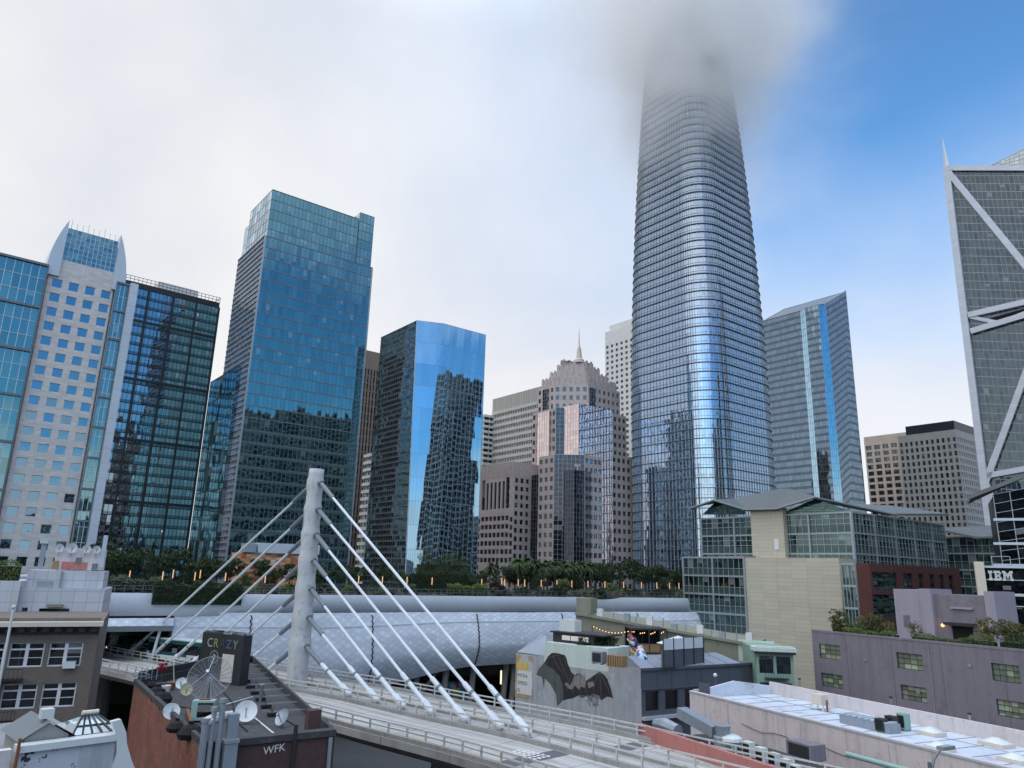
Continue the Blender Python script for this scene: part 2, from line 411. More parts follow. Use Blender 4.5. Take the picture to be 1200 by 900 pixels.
M = {}
M['asphalt'] = surf('asphalt', (.045, .047, .05), .9, .2, .2, fine=.15)
M['concrete'] = surf('concrete', (.30, .30, .29), .85, .22, .3, streak=.22, bump=.1)
M['mast_concrete'] = surf('mast_concrete', (.50, .52, .53), .8, .16, .7, streak=.22, bump=.15, dirt=((.26, .27, .27), .6))
M['deck_concrete'] = surf('deck_concrete', (.40, .40, .38), .85, .2, .25, fine=.14, dirt=((.16, .16, .16), .6))
def deckmat():
    m, n = newmat('worn_deck'); tc = n.node('ShaderNodeTexCoord'); s_, o_, _ = n.sep(tc.outputs['UV']); p = tc.outputs['Object']
    lanes = n.noise(n.comb(n.m('MULTIPLY', s_, .012), n.m('MULTIPLY', o_, .55), 0), 3.0, 3, .6).outputs['Fac']; a = n.noise(p, .3, 6, .65).outputs['Fac']; f = n.noise(p, 5, 4, .6).outputs['Fac']
    st = n.noise(n.comb(n.m('MULTIPLY', s_, .05), n.m('MULTIPLY', o_, 2.2), 3), 2.0, 4, .6).outputs['Fac']
    k = n.m('ADD', 1.0, n.m('ADD', n.m('MULTIPLY', n.m('SUBTRACT', lanes, .5), 1.5), n.m('ADD', n.m('MULTIPLY', n.m('SUBTRACT', a, .5), .5), n.m('MULTIPLY', n.m('SUBTRACT', f, .5), .3))))
    k = n.m('SUBTRACT', k, n.m('MULTIPLY', n.smooth(st, .48, .66), .38))
    jt = n.m('LESS_THAN', n.m('FRACT', n.m('DIVIDE', s_, 9.0)), .012); k = n.m('MULTIPLY', k, n.m('SUBTRACT', 1, n.m('MULTIPLY', jt, .5)))
    out(n, n.node('ShaderNodeBsdfPrincipled', {'Base Color': n.vm('SCALE', (.40, .40, .385), n.m('MAXIMUM', k, .2)), 'Roughness': .85}).outputs[0]); return m
M['deck_road'] = deckmat()
M['deck_patch'] = surf('deck_patch', (.10, .105, .115), .8, .15, .6)
M['white_steel'] = surf('white_steel', (.62, .67, .72), .4, .07, .6, streak=.08)
M['rail_steel'] = surf('rail_steel', (.50, .50, .49), .45, .12, .8, dirt=((.25, .19, .14), .7))
M['sleeve'] = surf('sleeve', (.16, .19, .22), .45, .1, 1)
M['yellow_paint'] = surf('yellow_paint', (.62, .42, .12), .7, .2, 2, fine=.3)
M['white_paint'] = surf('white_paint', (.62, .62, .6), .7, .15, 2, fine=.25)
M['dark_metal'] = surf('dark_metal', (.022, .024, .028), .5, .2, .5)
M['mid_metal'] = surf('mid_metal', (.16, .18, .20), .45, .12, .6, metal=.3)
M['black_steel'] = surf('black_steel', (.012, .014, .018), .4, .2, .4)
M['alu'] = surf('alu', (.36, .40, .44), .35, .06, .5, metal=.5)
M['alu_pale'] = surf('alu_pale', (.50, .56, .62), .35, .06, .5, metal=.2)
M['galv'] = surf('galv', (.30, .34, .39), .45, .14, 1.2, metal=.4, streak=.1)
M['roof_grey'] = surf('roof_grey', (.22, .23, .24), .8, .2, .3)
M['tar'] = surf('tar', (.040, .041, .045), .8, .25, .5, fine=.2, dirt=((.10, .10, .105), .5))
M['white_roof'] = surf('white_roof', (.54, .59, .67), .6, .16, .2, dirt=((.30, .33, .37), .75), fine=.12)
M['white_wall'] = surf('white_wall', (.60, .56, .57), .8, .08, .4, streak=.16, dirt=((.42, .40, .40), .5))
M['pale_pink'] = surf('pale_pink', (.60, .53, .54), .85, .12, .35, streak=.28, dirt=((.42, .38, .38), .7))
M['red_wall'] = surf('red_wall', (.42, .17, .15), .85, .15, .5, streak=.18)
M['purple'] = surf('purple', (.195, .178, .212), .8, .12, .3, streak=.22, dirt=((.145, .135, .155), .7))
M['purple_lt'] = surf('purple_lt', (.30, .275, .33), .8, .08, .35, streak=.12)
M['olive'] = surf('olive', (.225, .225, .175), .85, .12, .4, streak=.2)
M['mint'] = surf('mint', (.54, .62, .57), .8, .08, .5, streak=.15)
M['mint_dark'] = surf('mint_dark', (.22, .33, .27), .7, .1, .6, streak=.1)
M['slate_wall'] = surf('slate_wall', (.085, .095, .12), .7, .12, .5, streak=.15)
M['mural_wall'] = surf('mural_wall', (.36, .375, .40), .8, .2, .35, streak=.25, dirt=((.50, .53, .48), .6))
M['beige'] = panels('beige_panels', (.47, .44, .36), 3.2, .75, .32, .05, .7, .05, .06, .08)
M['beige_plain'] = surf('beige_plain', (.60, .54, .46), .7, .08, .4)
M['red_brick'] = brick('red_brick', (.27, .080, .045), (.14, .050, .038), (.17, .13, .11), .26, .09, .6, dirt=((.13, .105, .075), .75))
M['dark_brick'] = brick('dark_brick', (.085, .036, .03), (.05, .028, .026), (.07, .06, .06))
M['brown_brick'] = brick('brown_brick', (.185, .15, .125), (.145, .12, .10), (.14, .125, .11), var=.12)
M['maroon'] = brick('maroon_brick', (.10, .03, .026), (.075, .025, .024), (.06, .03, .03), .4, .13, .15)
M['tile_white'] = panels('tile_white', (.48, .50, .54), 1.1, 1.0, .35, .05, .6, .12, .05, .15)
M['stone'] = panels('stone', (.58, .555, .54), 1.5, .55, .10, .05, .75, .05, .09, .04, .37)
M['pinkstone'] = panels('pinkstone', (.46, .395, .38), 1.6, .9, .15, .04, .6, .06, .08, .05)
M['whitestone'] = panels('whitestone', (.62, .62, .61), 3, 2, .08, .05, .7, .05, .04, .04)
M['tan'] = panels('tan', (.55, .46, .38), 3, 2, .08, .05, .7, .05, .05, .05)
M['greycon'] = panels('greycon', (.36, .35, .335), 3, 3.4, .08, .05, .75, .06, .05, .08)
M['stripe_con'] = panels('stripe_con', (.46, .445, .41), 2.2, 3.6, .1, .05, .75, .06, .05, .05)
M['browncon'] = surf('browncon', (.24, .185, .145), .7, .1, .1, streak=.1)
M['winframe'] = surf('winframe', (.66, .68, .70), .6, .08, 1)
M['black'] = surf('black', (.006, .006, .007), .9, .1, 1)
M['wood'] = surf('wood', (.30, .19, .09), .7, .2, 3)
M['rust'] = surf('rust', (.20, .075, .035), .8, .25, 3)
M['dishwhite'] = surf('dishwhite', (.55, .58, .60), .5, .12, 2, dirt=((.32, .30, .27), .6))
M['plastic_green'] = surf('plastic_green', (.25, .40, .37), .5, .1, 2)
M['bus_green'] = surf('bus_green', (.012, .085, .075), .25, .05, 1)
M['bus_white'] = surf('bus_white', (.62, .66, .66), .3, .05, 1)
M['tyre'] = surf('tyre', (.012, .012, .012), .9, .1, 1)
M['bark'] = surf('bark', (.09, .065, .045), .9, .25, 3)
M['leaf_dark'] = leaf('leaf_dark', (.012, .030, .011), (.035, .072, .020))
M['leaf_mid'] = leaf('leaf_mid', (.020, .046, .012), (.060, .105, .026))
M['leaf_light'] = leaf('leaf_light', (.075, .125, .030), (.17, .22, .060))
M['leaf_grey'] = leaf('leaf_grey', (.045, .060, .045), (.105, .125, .095))
M['leaf_purple'] = leaf('leaf_purple', (.016, .010, .012), (.045, .022, .024))
M['leaf_olive'] = leaf('leaf_olive', (.060, .070, .018), (.150, .140, .045))
M['soil'] = surf('soil', (.035, .028, .02), .95, .2, 1)
M['lamp_glow'] = emit('lamp_glow', (1.0, .58, .33), .85)
M['tube_glow'] = emit('tube_glow', (1.0, .86, .55), 1.3)
M['bulb_glow'] = emit('bulb_glow', (1.0, .55, .22), 2.2)
M['screen_glow'] = emit('screen_glow', (.9, .92, .95), .55)
M['pearl'] = None

# glass kinds
M['g_teal'] = glass('g_teal', (.46, .80, .86), (.030, .060, .062), .40, .02, .0, lit=.06, blind=.10)
M['g_tower'] = glass('g_tower', (.34, .70, .80), (.012, .026, .028), .44, .010, .0, lit=.08, blind=.06, wob=.02)
M['g_towerL'] = glass('g_towerL', (.62, .68, .76), (.07, .075, .08), .42, .010, .45, (.20, .21, .22), lit=0, blind=0)
M['g_black'] = glass('g_black', (.60, .78, .95), (.012, .014, .016), .48, .03, .32, (.010, .011, .013), lit=.10, blind=.12)
M['g_blue'] = glass('g_blue', (.52, .80, 1.0), (.02, .03, .04), .72, .012, .0, lit=.0, blind=.02, wob=.010)
M['g_blueL'] = glass('g_blueL', (.55, .58, .62), (.02, .02, .022), .45, .045, .30, (.10, .10, .105), lit=.0, blind=.03, wob=.05)
M['g_sales'] = glass('g_sales', (.60, .76, .96), (.02, .024, .03), .55, .03, .0, lit=.02, blind=.04, wob=.02)
M['g_east'] = glass('g_east', (.42, .54, .66), (.03, .04, .05), .44, .008, .35, (.05, .065, .085), lit=.03, blind=.03, wob=.012)
M['g_frem'] = glass('g_frem', (.33, .42, .48), (.012, .018, .020), .20, .010, .0, lit=.05, blind=.03, wob=.012)
M['g_pinkdark'] = glass('g_pinkdark', (.36, .40, .50), (.008, .008, .010), .13, .02, .0, lit=.02, blind=.0)
M['g_pinkpale'] = glass('g_pinkpale', (.95, .78, .76), (.10, .08, .08), .72, .006, .0, blind=0)
M['g_green'] = glass('g_green', (.42, .58, .56), (.012, .022, .021), .22, .02, .38, (.045, .075, .070), lit=.04, blind=.15)
M['g_dark'] = glass('g_dark', (.50, .56, .62), (.008, .010, .010), .16, .03, .0, lit=.03, blind=.15)
M['g_ibm'] = glass('g_ibm', (.40, .46, .50), (.006, .007, .008), .14, .02, .0, lit=.0, blind=.06)
M['g_win'] = glass('g_win', (.45, .72, .95), (.015, .020, .022), .45, .05, .0, lit=.0, blind=.06, wob=.03)
M['g_windark'] = glass('g_windark', (.5, .55, .6), (.010, .010, .011), .18, .03, .0, lit=.0, blind=.12)
M['g_factory'] = glass('g_factory', (.45, .50, .48), (.46, .52, .38), .10, .03, .0, lit=.0, blind=.10, blindcol=(.10, .11, .09), ivar=.6)
M['g_clear'] = glass('g_clear', (.8, .9, .95), (.22, .28, .30), .35, .02, .0, blind=0)
M['g_frost'] = surf('frosted_glass', (.58, .64, .69), .25, .05, .5)

def pearl():
    """perforated white awning panels, diamond-laid, each dot a bright boss"""
    m, n = newmat('perforated_panel')
    tc = n.node('ShaderNodeTexCoord'); x, y, _ = n.sep(tc.outputs['UV'])
    a = n.m('ADD', n.m('DIVIDE', x, 1.7), n.m('DIVIDE', y, 1.15)); b = n.m('SUBTRACT', n.m('DIVIDE', x, 1.7), n.m('DIVIDE', y, 1.15))
    wn = n.node('ShaderNodeTexWhiteNoise', {'Vector': n.comb(n.m('FLOOR', a), n.m('FLOOR', b), 0)}, noise_dimensions='3D')
    fa, fb = n.m('SUBTRACT', n.m('FRACT', a), .5), n.m('SUBTRACT', n.m('FRACT', b), .5)
    dd = n.m('SQRT', n.m('ADD', n.m('MULTIPLY', fa, fa), n.m('MULTIPLY', fb, fb)))
    ln = n.m('MAXIMUM', n.m('GREATER_THAN', n.m('ABSOLUTE', fa), .47), n.m('GREATER_THAN', n.m('ABSOLUTE', fb), .47))
    big = n.noise(n.vm('MULTIPLY', tc.outputs['UV'], (.07, .12, 0)), 1, 4, .6).outputs['Fac']
    k = n.m('ADD', .86, n.m('ADD', n.m('MULTIPLY', n.m('SUBTRACT', wn.outputs['Value'], .5), .16), n.m('MULTIPLY', n.m('SUBTRACT', big, .5), .5)))
    k = n.m('MULTIPLY', k, n.m('SUBTRACT', 1, n.m('MULTIPLY', ln, .26)))
    cc = n.mix(n.m('MULTIPLY', n.m('LESS_THAN', dd, n.m('ADD', .05, n.m('MULTIPLY', wn.outputs['Value'], .09))), .7), n.vm('SCALE', (.60, .66, .75), k), (.82, .86, .90))
    out(n, n.node('ShaderNodeBsdfPrincipled', {'Base Color': cc, 'Roughness': .7}).outputs[0]); return m
M['pearl'] = pearl()
def mosaic():
    m, n = newmat('orange_mosaic'); uv = n.node('ShaderNodeTexCoord').outputs['UV']
    wn = n.node('ShaderNodeTexWhiteNoise', {'Vector': n.vm('FLOOR', n.vm('DIVIDE', uv, (.9, .45, 1)))}, noise_dimensions='3D')
    r = n.node('ShaderNodeValToRGB', {0: wn.outputs['Value']}); e = r.color_ramp.elements
    e[0].color = (.30, .09, .04, 1); e[1].color = (.60, .50, .42, 1); x = e.new(.4); x.color = (.48, .19, .08, 1); x = e.new(.7); x.color = (.55, .28, .14, 1)
    out(n, n.node('ShaderNodeBsdfPrincipled', {'Base Color': r.outputs[0], 'Roughness': .7}).outputs[0]); return m
M['mosaic'] = mosaic()
def splash(name, cols, scale, thr=None, base=None):
    """sprayed paint: blotches in several colours (graffiti, murals, painted sculpture)"""
    m, n = newmat(name); p = n.node('ShaderNodeTexCoord').outputs['Object']
    v = n.node('ShaderNodeTexVoronoi', {'Vector': n.vm('ADD', p, n.vm('SCALE', n.noise(p, scale * 1.3, 3).outputs['Color'], .8 / scale)), 'Scale': scale})
    f = n.sep(v.outputs['Color'])[0]
    r = n.node('ShaderNodeValToRGB', {0: f}); r.color_ramp.interpolation = 'CONSTANT'; e = r.color_ramp.elements
    for i, c in enumerate(cols):
        x = e[0] if i == 0 else (e[1] if i == 1 else e.new(i / len(cols)))
        x.position = i / len(cols); x.color = (*c, 1)
    cc = r.outputs[0]
    if base is not None:
        cc = n.mix(n.smooth(n.noise(n.vm('ADD', p, (4, 4, 4)), scale * .8, 4, .6).outputs['Fac'], thr, thr + .03), base, cc)
    out(n, n.node('ShaderNodeBsdfPrincipled', {'Base Color': cc, 'Roughness': .7}).outputs[0]); return m
M['sculpture'] = splash('sculpture_paint', [(.04, .16, .4), (.6, .65, .7), (.5, .42, .06), (.03, .05, .12), (.35, .5, .65), (.35, .06, .06)], 2.2)
M['graffiti'] = splash('graffiti_art', [(.08, .25, .4), (.45, .5, .55), (.3, .06, .2), (.05, .3, .28), (.5, .4, .1), (.03, .03, .05)], .9)
M['tagwall'] = splash('tagged_white_wall', [(.04, .045, .06), (.20, .22, .26), (.03, .03, .05)], 1.6, .53, (.48, .51, .56))
M['poster'] = splash('poster_wall', [(.45, .30, .08), (.45, .44, .42), (.35, .28, .22), (.28, .25, .25)], 1.1)
# ------------------------------------------------------------------ the setting
def slab(name, pts, z, mat, th_=.3, k='structure'):
    b = MB(); xy = [(p[0], p[1]) for p in pts]
    b.prism(xy, z - th_, z); return kind(b.build(name, mat, loc=(0, 0, 0)), k)
slab('ground', [(-6000, -6000), (6000, -6000), (6000, 9000), (-6000, 9000)], 0, M['asphalt'], 1.0)

AL, AR = -38, 52
eL, eR = head(AL), head(AR)
def corner(px, py, Y, xL, xR, aL=AL, aR=AR, wL=None, wR=None):
    K = lay(px, py, Y); a, b = head(aL), head(aR)
    wL = reach(K, a, xL) if wL is None else wL; wR = reach(K, b, xR) if wR is None else wR
    pL, pR = K + a * wL, K + b * wR; pB = pL + b * wR
    return K, [(p.x, p.y) for p in (pL, K, pR, pB)], K.z
def roofcap(th, xy, z, mat, name='roof', t=.25):
    b = MB(); b.prism(xy, z - t, z + .02); return b.build(name, mat, th)
def tgrid(th, xy, z0, z1, bay, fl, gms, mm, **kw):
    """glaze every side of a footprint"""
    for i, f in enumerate(foot_faces(xy, z0, z1)):
        g = gms[i] if isinstance(gms, (list, tuple)) else gms
        glazing(th, f, max(1, round(f.W / bay)), max(1, round(f.H / fl)), g, mm, **kw)

# ---- 1 stone and glass tower on the left
A = lay(61, 301, 150); eS = head(50); nS = V((eS.y, -eS.x, 0))
Ws = reach(A, eS, 136.5); B = A + eS * Ws
t1 = thing('office_tower', 'pale stone tower with square blue windows, teal glass flanks and two curved crown fins', 'building', flat((A + B) / 2))
zt = A.z
f = wall_face(A, eS, Ws, 0, zt)
fl = 3.33; ncol = 4; rects = []
cw = Ws / ncol
for j in range(1, 26):
    v = zt - 2.9 - j * fl - .5
    if v < 2: break
    for i in range(ncol): u = cw * (i + .5) + .25; rects.append((u - .98, u + .98, v, v + 1.95))
punched(t1, f, rects, M['stone'], M['g_win'], .28, M['alu_pale'], .09, cap=100, wname='stone_wall', cross=(1, 1))
# glass flanks
zl = lay(57, 309, 148).z
fL = wall_face(A - eS * 34 + nS * .6, eS, 33.7, 0, zl)
glazing(t1, fL, 22, max(1, round(zl / fl)) , M['g_teal'], M['alu_pale'], vw=.13, vd=.12, hw=.12, hd=.12)
bb = MB()
for j in range(0, round(zl / (fl * 3)) + 1):
    bb.bar(fL.M(0, min(fL.H, j * fL.H / round(zl / (fl * 3))), .03), fL.M(fL.W, min(fL.H, j * fL.H / round(zl / (fl * 3))), .03), .5, .5, fL.n)
for u_ in (.1, fL.W - .1): bb.bar(fL.M(u_, 0, .02), fL.M(u_, fL.H, .02), .25, .45, fL.n)
bb.build('floor_band', M['mid_metal'], t1)
C2 = B + eS * .3 + nS * .6; zr = lay(140, 331, C2.y).z; wr = reach(V((C2.x, C2.y, zr)), eS, 152.0)
fR = wall_face(C2, eS, wr, 0, zr)
glazing(t1, fR, 3, round(zr / fl), M['g_teal'], M['alu_pale'], vw=.13, vd=.12, hw=.12, hd=.12)
bb = MB()
for j in range(0, round(zr / (fl * 2)) + 1): bb.bar(fR.M(0, j * fR.H / round(zr / (fl * 2)), .03), fR.M(fR.W, j * fR.H / round(zr / (fl * 2)), .03), .45, .4, fR.n)
for u_ in (.1, fR.W - .1): bb.bar(fR.M(u_, 0, .02), fR.M(u_, fR.H, .02), .2, .35, fR.n)
bb.build('floor_band', M['mid_metal'], t1)
fin = C2 + eS * wr
bb = MB(); bb.box(flat(fin - nS * .9), eS * 1.6, nS * 2.4, Z * (zr + .3)); bb.build('edge_fin', panels('fin_panels', (.50, .56, .64), 9, 3.33, .35, .08, .5, .05, .04, .05), t1)
# the body behind, crown glass and its two sails
bb = MB(); bb.box(flat(A - eS * 33) - nS * 24, eS * (33 + Ws + .6 + wr), nS * 23.3, Z * (zl - 1)); bb.build('tower_body', M['stone'], t1)
bb = MB(); bb.box(flat(A) - nS * 14, eS * Ws, nS * 13.3, Z * (zt - .1)); bb.build('tower_shaft', M['stone'], t1)
ct = lay(77, 268, 152); zc = ct.z
Ac, Bc = A + eS * 1.9 - nS * .5, B - eS * .5 - nS * .5
bl_, br_ = V((Ac.x, Ac.y, zt)), V((Bc.x, Bc.y, zt)); tl_, tr_ = V((Ac.x, Ac.y, zc)) + eS * .2, V((Bc.x, Bc.y, zc)) - eS * .2
fc = Face(bl_, br_, tr_, tl_)
glazing(t1, fc, 11, 7, M['g_teal'], M['alu_pale'], vw=.10, vd=.1, hw=.10, hd=.1, name='crown_glass')
bb = MB(); bb.box(bl_ - nS * 10, br_ - bl_, nS * 9.8, Z * (zc - zt - 1.5)); bb.build('plant_room', M['mid_metal'], t1)
for base, sgn in ((bl_, -1), (br_, 1)):
    sb = MB(); N_ = 12; pr, pi = [], []
    for k in range(N_ + 1):
        q_ = k / N_; h_ = (zc - zt + 1.2) * q_ * 1.03 - 4.2 * (1 - q_); o_ = 2.6 * (1 - q_ ** 2.2) + .05
        pr.append(V((base.x, base.y, zt + h_)) + eS * sgn * o_)
    for k in range(N_):
        a, b = pr[k], pr[k + 1]; d_ = nS * 1.0; e_ = -nS * 9
        ia, ib = V((base.x, base.y, a.z)), V((base.x, base.y, b.z))
        sb.poly([a + d_, ia + d_, ib + d_, b + d_]); sb.poly([a + e_, a + d_, b + d_, b + e_]); sb.poly([ia + d_, ia + e_, ib + e_, ib + d_]); sb.poly([a + e_, b + e_, ib + e_, ia + e_])
    sb.build('crown_fin', M['alu_pale'], t1)
for k in range(9):
    p = tl_.lerp(tr_, .05 + k * .11); m_ = MB(); m_.tube([p, p + Z * (1.6 if k % 3 else 2.3)], .05, 5); m_.build('antenna', M['alu'], t1)

# ---- 2 black tower
Pb = lay(258, 350, 292); eB = head(50); wb = -reach(Pb, -eB, 118) * -1
Ab = Pb - eB * wb; nB = V((eB.y, -eB.x, 0)); zb = Pb.z
t2 = thing('office_tower', 'black gridded office tower with blue reflections behind the pale stone tower', 'building', flat(Pb - eB * wb / 2))
f = wall_face(Ab, eB, wb, 0, zb - 4.2)
glazing(t2, f, round(wb / 1.5), round((zb - 4) / 3.9), M['g_black'], M['black_steel'], vw=.12, vd=.15, hw=.28, hd=.22)
bb = MB()
nbk = round(wb / 8.4)
for i in range(nbk + 1): bb.bar(f.M(i * wb / nbk, 0), f.M(i * wb / nbk, f.H), .75, .55, f.n)
for j in (0, 5, 6, 12, 18, 24, 30, 36): 
    if j * 3.9 < f.H: bb.bar(f.M(0, j * 3.9 + 1, .01), f.M(wb, j * 3.9 + 1, .01), .9, .5, f.n)
bb.build('steel_frame', M['black_steel'], t2)
fe = wall_face(Pb, -nB, 36, 0, zb - 4.2); glazing(t2, fe, 24, round((zb - 4) / 3.9), M['g_black'], M['black_steel'], vw=.12, vd=.15, hw=.8, hd=.3)
bb = MB(); bb.box(flat(Ab, zb - 4.2) - nB * 36, eB * wb, nB * 36.3, Z * 2.2); bb.build('parapet', M['black_steel'], t2)
bb = MB(); bb.box(flat(Ab) - nB * 36, eB * (wb - .1), nB * 35.9, Z * (zb - 4.3)); bb.build('tower_core', M['black_steel'], t2)
bb = MB(); b0 = flat(Ab, zb - 2.0)
for r_ in (1.1, 2.3): bb.bar(b0 + Z * r_, b0 + eB * wb + Z * r_, .16, .16, nB)
for i in range(31): bb.bar(b0 + eB * wb * i / 30, b0 + eB * wb * i / 30 + Z * 2.4, .14, .14, nB)
for i in range(15): bb.bar(b0 + eB * wb - nB * 36 * i / 14, b0 + eB * wb - nB * 36 * i / 14 + Z * 2.4, .14, .14, eB)
bb.bar(b0 + eB * wb + Z * 2.3, b0 + eB * wb - nB * 36 + Z * 2.3, .16, .16, Z)
bb.build('roof_railing', M['black_steel'], t2)
bb = MB(); pp = flat(Ab, zb - 2) + eB * wb * .52 - nB * 12; bb.box(pp, eB * 16, -nB * 12, Z * 7.2); bb.build('penthouse', M['whitestone'], t2)
# small outriggers down the right edge
bb = MB()
for z_ in (zb - 6, zb - 14, zb - 22, zb - 30, zb - 38): bb.box(flat(Pb, z_) - nB * 2, eB * 1.1, -nB * 5, Z * 2.0)
bb.build('balcony_stack', M['black_steel'], t2)

# ---- 3 tall teal glass tower and its annex
K3, xy3, z3 = corner(311, 276, 235, 279.5, 436)
t3 = thing('glass_tower', 'tall teal glass tower with stepped top standing behind the bridge mast', 'building', flat(K3))
fs = foot_faces(xy3, 0, z3); nf = round(z3 / 4.05)
glazing(t3, fs[0], round(fs[0].W / 1.5), nf * 2, M['g_towerL'], M['alu'], vw=.06, vd=.12, hw=.22, hd=.35)
glazing(t3, fs[1], round(fs[1].W / 1.5), nf, M['g_tower'], M['mid_metal'], vw=.10, vd=.10, hw=.32, hd=.12)
glazing(t3, fs[2], round(fs[2].W / 1.5), nf, M['g_tower'], M['mid_metal'], vw=.10, vd=.10, hw=.3, hd=.12)
glazing(t3, fs[3], round(fs[3].W / 1.5), nf, M['g_tower'], M['mid_metal'], sub=False)
bb = MB()
for j in range(1, nf // 2 + 1): bb.bar(fs[1].P(0, 0) + Z * (j * z3 / nf - .35), fs[1].P(1, 0) + Z * (j * z3 / nf - .35), 1.0, .06, fs[1].n)
for u_ in (.004, .996): bb.bar(fs[1].P(u_, 0, .02), fs[1].P(u_, .5, .02), .3, .06, fs[1].n)
bb.build('spandrel_band', surf('teal_spandrel', (.055, .115, .125), .3, .1, .3), t3)
bb = MB()
for u in (0.0, 1.0): bb.bar(fs[1].P(u, 0, .0), fs[1].P(u, 1, .0), .55, .35, fs[1].n)
bb.build('corner_post', M['alu'], t3)
roofcap(t3, xy3, z3, M['roof_grey'])
# upper box, set back from the corner
Ku = lay(324, 222, 241); Ku2 = K3 + eR * 1.2 + eL * 2.0
wRu = reach(V((Ku2.x, Ku2.y, Ku.z)), eR, 421); wLu = min(fs[0].W - 3, reach(V((Ku2.x, Ku2.y, Ku.z)), eL, 295))
pL, pR = Ku2 + eL * wLu, Ku2 + eR * wRu; xyu = [(p.x, p.y) for p in (pL, Ku2, pR, pR + eL * wLu)]
zu = height_at(Ku2, 222)
fu = foot_faces(xyu, z3 + .05, zu); nfu = round((zu - z3) / 4.05)
glazing(t3, fu[0], 8, nfu, M['g_clear'], M['alu'], vw=.08, vd=.08, hw=.08, hd=.08, name='crown_glass')
glazing(t3, fu[1], round(fu[1].W / 1.5), nfu, M['g_tower'], M['mid_metal'], vw=.12, vd=.1, hw=.18, hd=.12, name='crown_glass')
for k in (2, 3): glazing(t3, fu[k], 10, nfu, M['g_tower'], M['mid_metal'], sub=False, name='crown_glass')
roofcap(t3, xyu, zu, M['dark_metal'], 'crown_roof')
bb = MB(); pk = pR + eR * .3; wk = reach(V((pk.x, pk.y, zu)), eR, 438)
za = height_at(pk, 249)
bb = MB(); bb.prism([(p.x, p.y) for p in (pk + eL * 9, pk, pk + eR * wk, pk + eR * wk + eL * 9)], z3 + .04, za)
o = bb.build('corner_turret', M['g_clear'], t3)
ftt = Face(flat(pk, z3 + .05), flat(pk + eR * wk, z3 + .05), flat(pk + eR * wk, za), flat(pk, za)); glazing(t3, ftt, 4, 6, M['g_tower'], M['mid_metal'], d0=.05, name='turret_glass', vw=.12, hw=.15)
bb = MB(); bb.prism([(p.x, p.y) for p in (pL + eL * 1 , pL + eR * 1.5 , pL + eR * 1.5 + eL * 5, pL + eL * 5)], z3, height_at(pL, 263)); bb.build('rear_turret', M['g_clear'], t3)
# annex
K4, xy4, z4 = corner(279, 429, 240, 247, 285)
K4 = K4 - eR * 0
t4 = thing('glass_annex', 'low slanting teal glass wing attached between the black tower and the tall teal tower', 'building', flat(K4))
tgrid(t4, xy4, 0, z4, 3.0, 8.1, [M['g_teal'], M['g_black'], M['g_teal'], M['g_teal']], M['dark_metal'], vw=.05, vd=.06, hw=.22, hd=.12)
roofcap(t4, xy4, z4, M['roof_grey'])

# ---- 5 brown tower behind
K5, xy5, z5 = corner(424, 409, 345, 415, 452)
t5 = thing('office_tower', 'slim brown concrete tower with vertical ribs showing behind the teal glass tower', 'building', flat(K5))
for i, f in enumerate(foot_faces(xy5, 0, z5 - 9)):
    glazing(t5, f, round(f.W / 1.7), round(f.H / 3.8), M['g_dark'], M['browncon'], vw=.75, vd=.8, hw=.9, hd=.15)
bb = MB(); bb.prism(xy5, z5 - 9, z5); bb.build('parapet', M['browncon'], t5)

# ---- 6 bright blue faceted tower
K6 = lay(478, 655, 245); wL6 = reach(K6, eL, 427); wR6 = reach(K6, eR, 559)
def up_at(p, py): return height_at(p, py)
# top of the left face where it meets the chamfer, and of the right face
def find_on(K, e, px, py):
    n_ = e.cross(Z); return on_plane(px, py, K, n_)
TL = find_on(K6, eL, 489, 375.5); z6 = TL.z
TRt = 0
lo_, hi_ = 0, 60
for _ in range(50):
    m_ = (lo_ + hi_) / 2
    if proj(flat(K6, z6) + eR * m_)[0] < 520: lo_ = m_
    else: hi_ = m_
TR = flat(K6, z6) + eR * lo_
EL_, ER_ = K6 + eL * wL6, K6 + eR * wR6
t6 = thing('glass_tower', 'bright blue mirrored tower with a leaning triangular corner facet', 'building', flat(K6))
nf = round(z6 / 3.95)
fl6 = Face(flat(EL_), flat(K6), TL, flat(EL_, z6)); fr6 = Face(flat(K6), flat(ER_), flat(ER_, z6), TR)
glazing(t6, fl6, round(fl6.W / 1.6), nf * 2, M['g_blueL'], M['mid_metal'], vw=.05, vd=.05, hw=.16, hd=.12)
glazing(t6, fr6, 12, nf // 2, M['g_blue'], M['alu'], vw=.07, vd=.06, hw=.09, hd=.06)
tri = Face(flat(K6), flat(K6) + V((.02, 0, 0)), TR, TL); tri.n = (TR - flat(K6)).cross(TL - flat(K6)).normalized()
glazing(t6, tri, 4, nf // 2, M['g_blue'], M['alu'], vw=.07, vd=.06, hw=.09, hd=.06)
bb = MB(); bb.bar(flat(K6), TL, .35, .25, fl6.n); bb.build('facet_edge', M['alu_pale'], t6)
PB6 = EL_ + eR * wR6
c6 = ER_ + eL * 6 + eR * 3.0
fx = Face(flat(ER_), flat(c6), flat(c6, z6 - 2), flat(ER_, z6)); glazing(t6, fx, 4, nf, M['g_blueL'], M['mid_metal'], vw=.06, hw=.3)
fx = Face(flat(c6), flat(PB6), flat(PB6, z6 - 2), flat(c6, z6 - 2)); glazing(t6, fx, 10, nf, M['g_blueL'], M['mid_metal'], sub=False)
fx = Face(flat(PB6), flat(EL_), flat(EL_, z6), flat(PB6, z6)); glazing(t6, fx, 10, nf, M['g_blueL'], M['mid_metal'], sub=False)
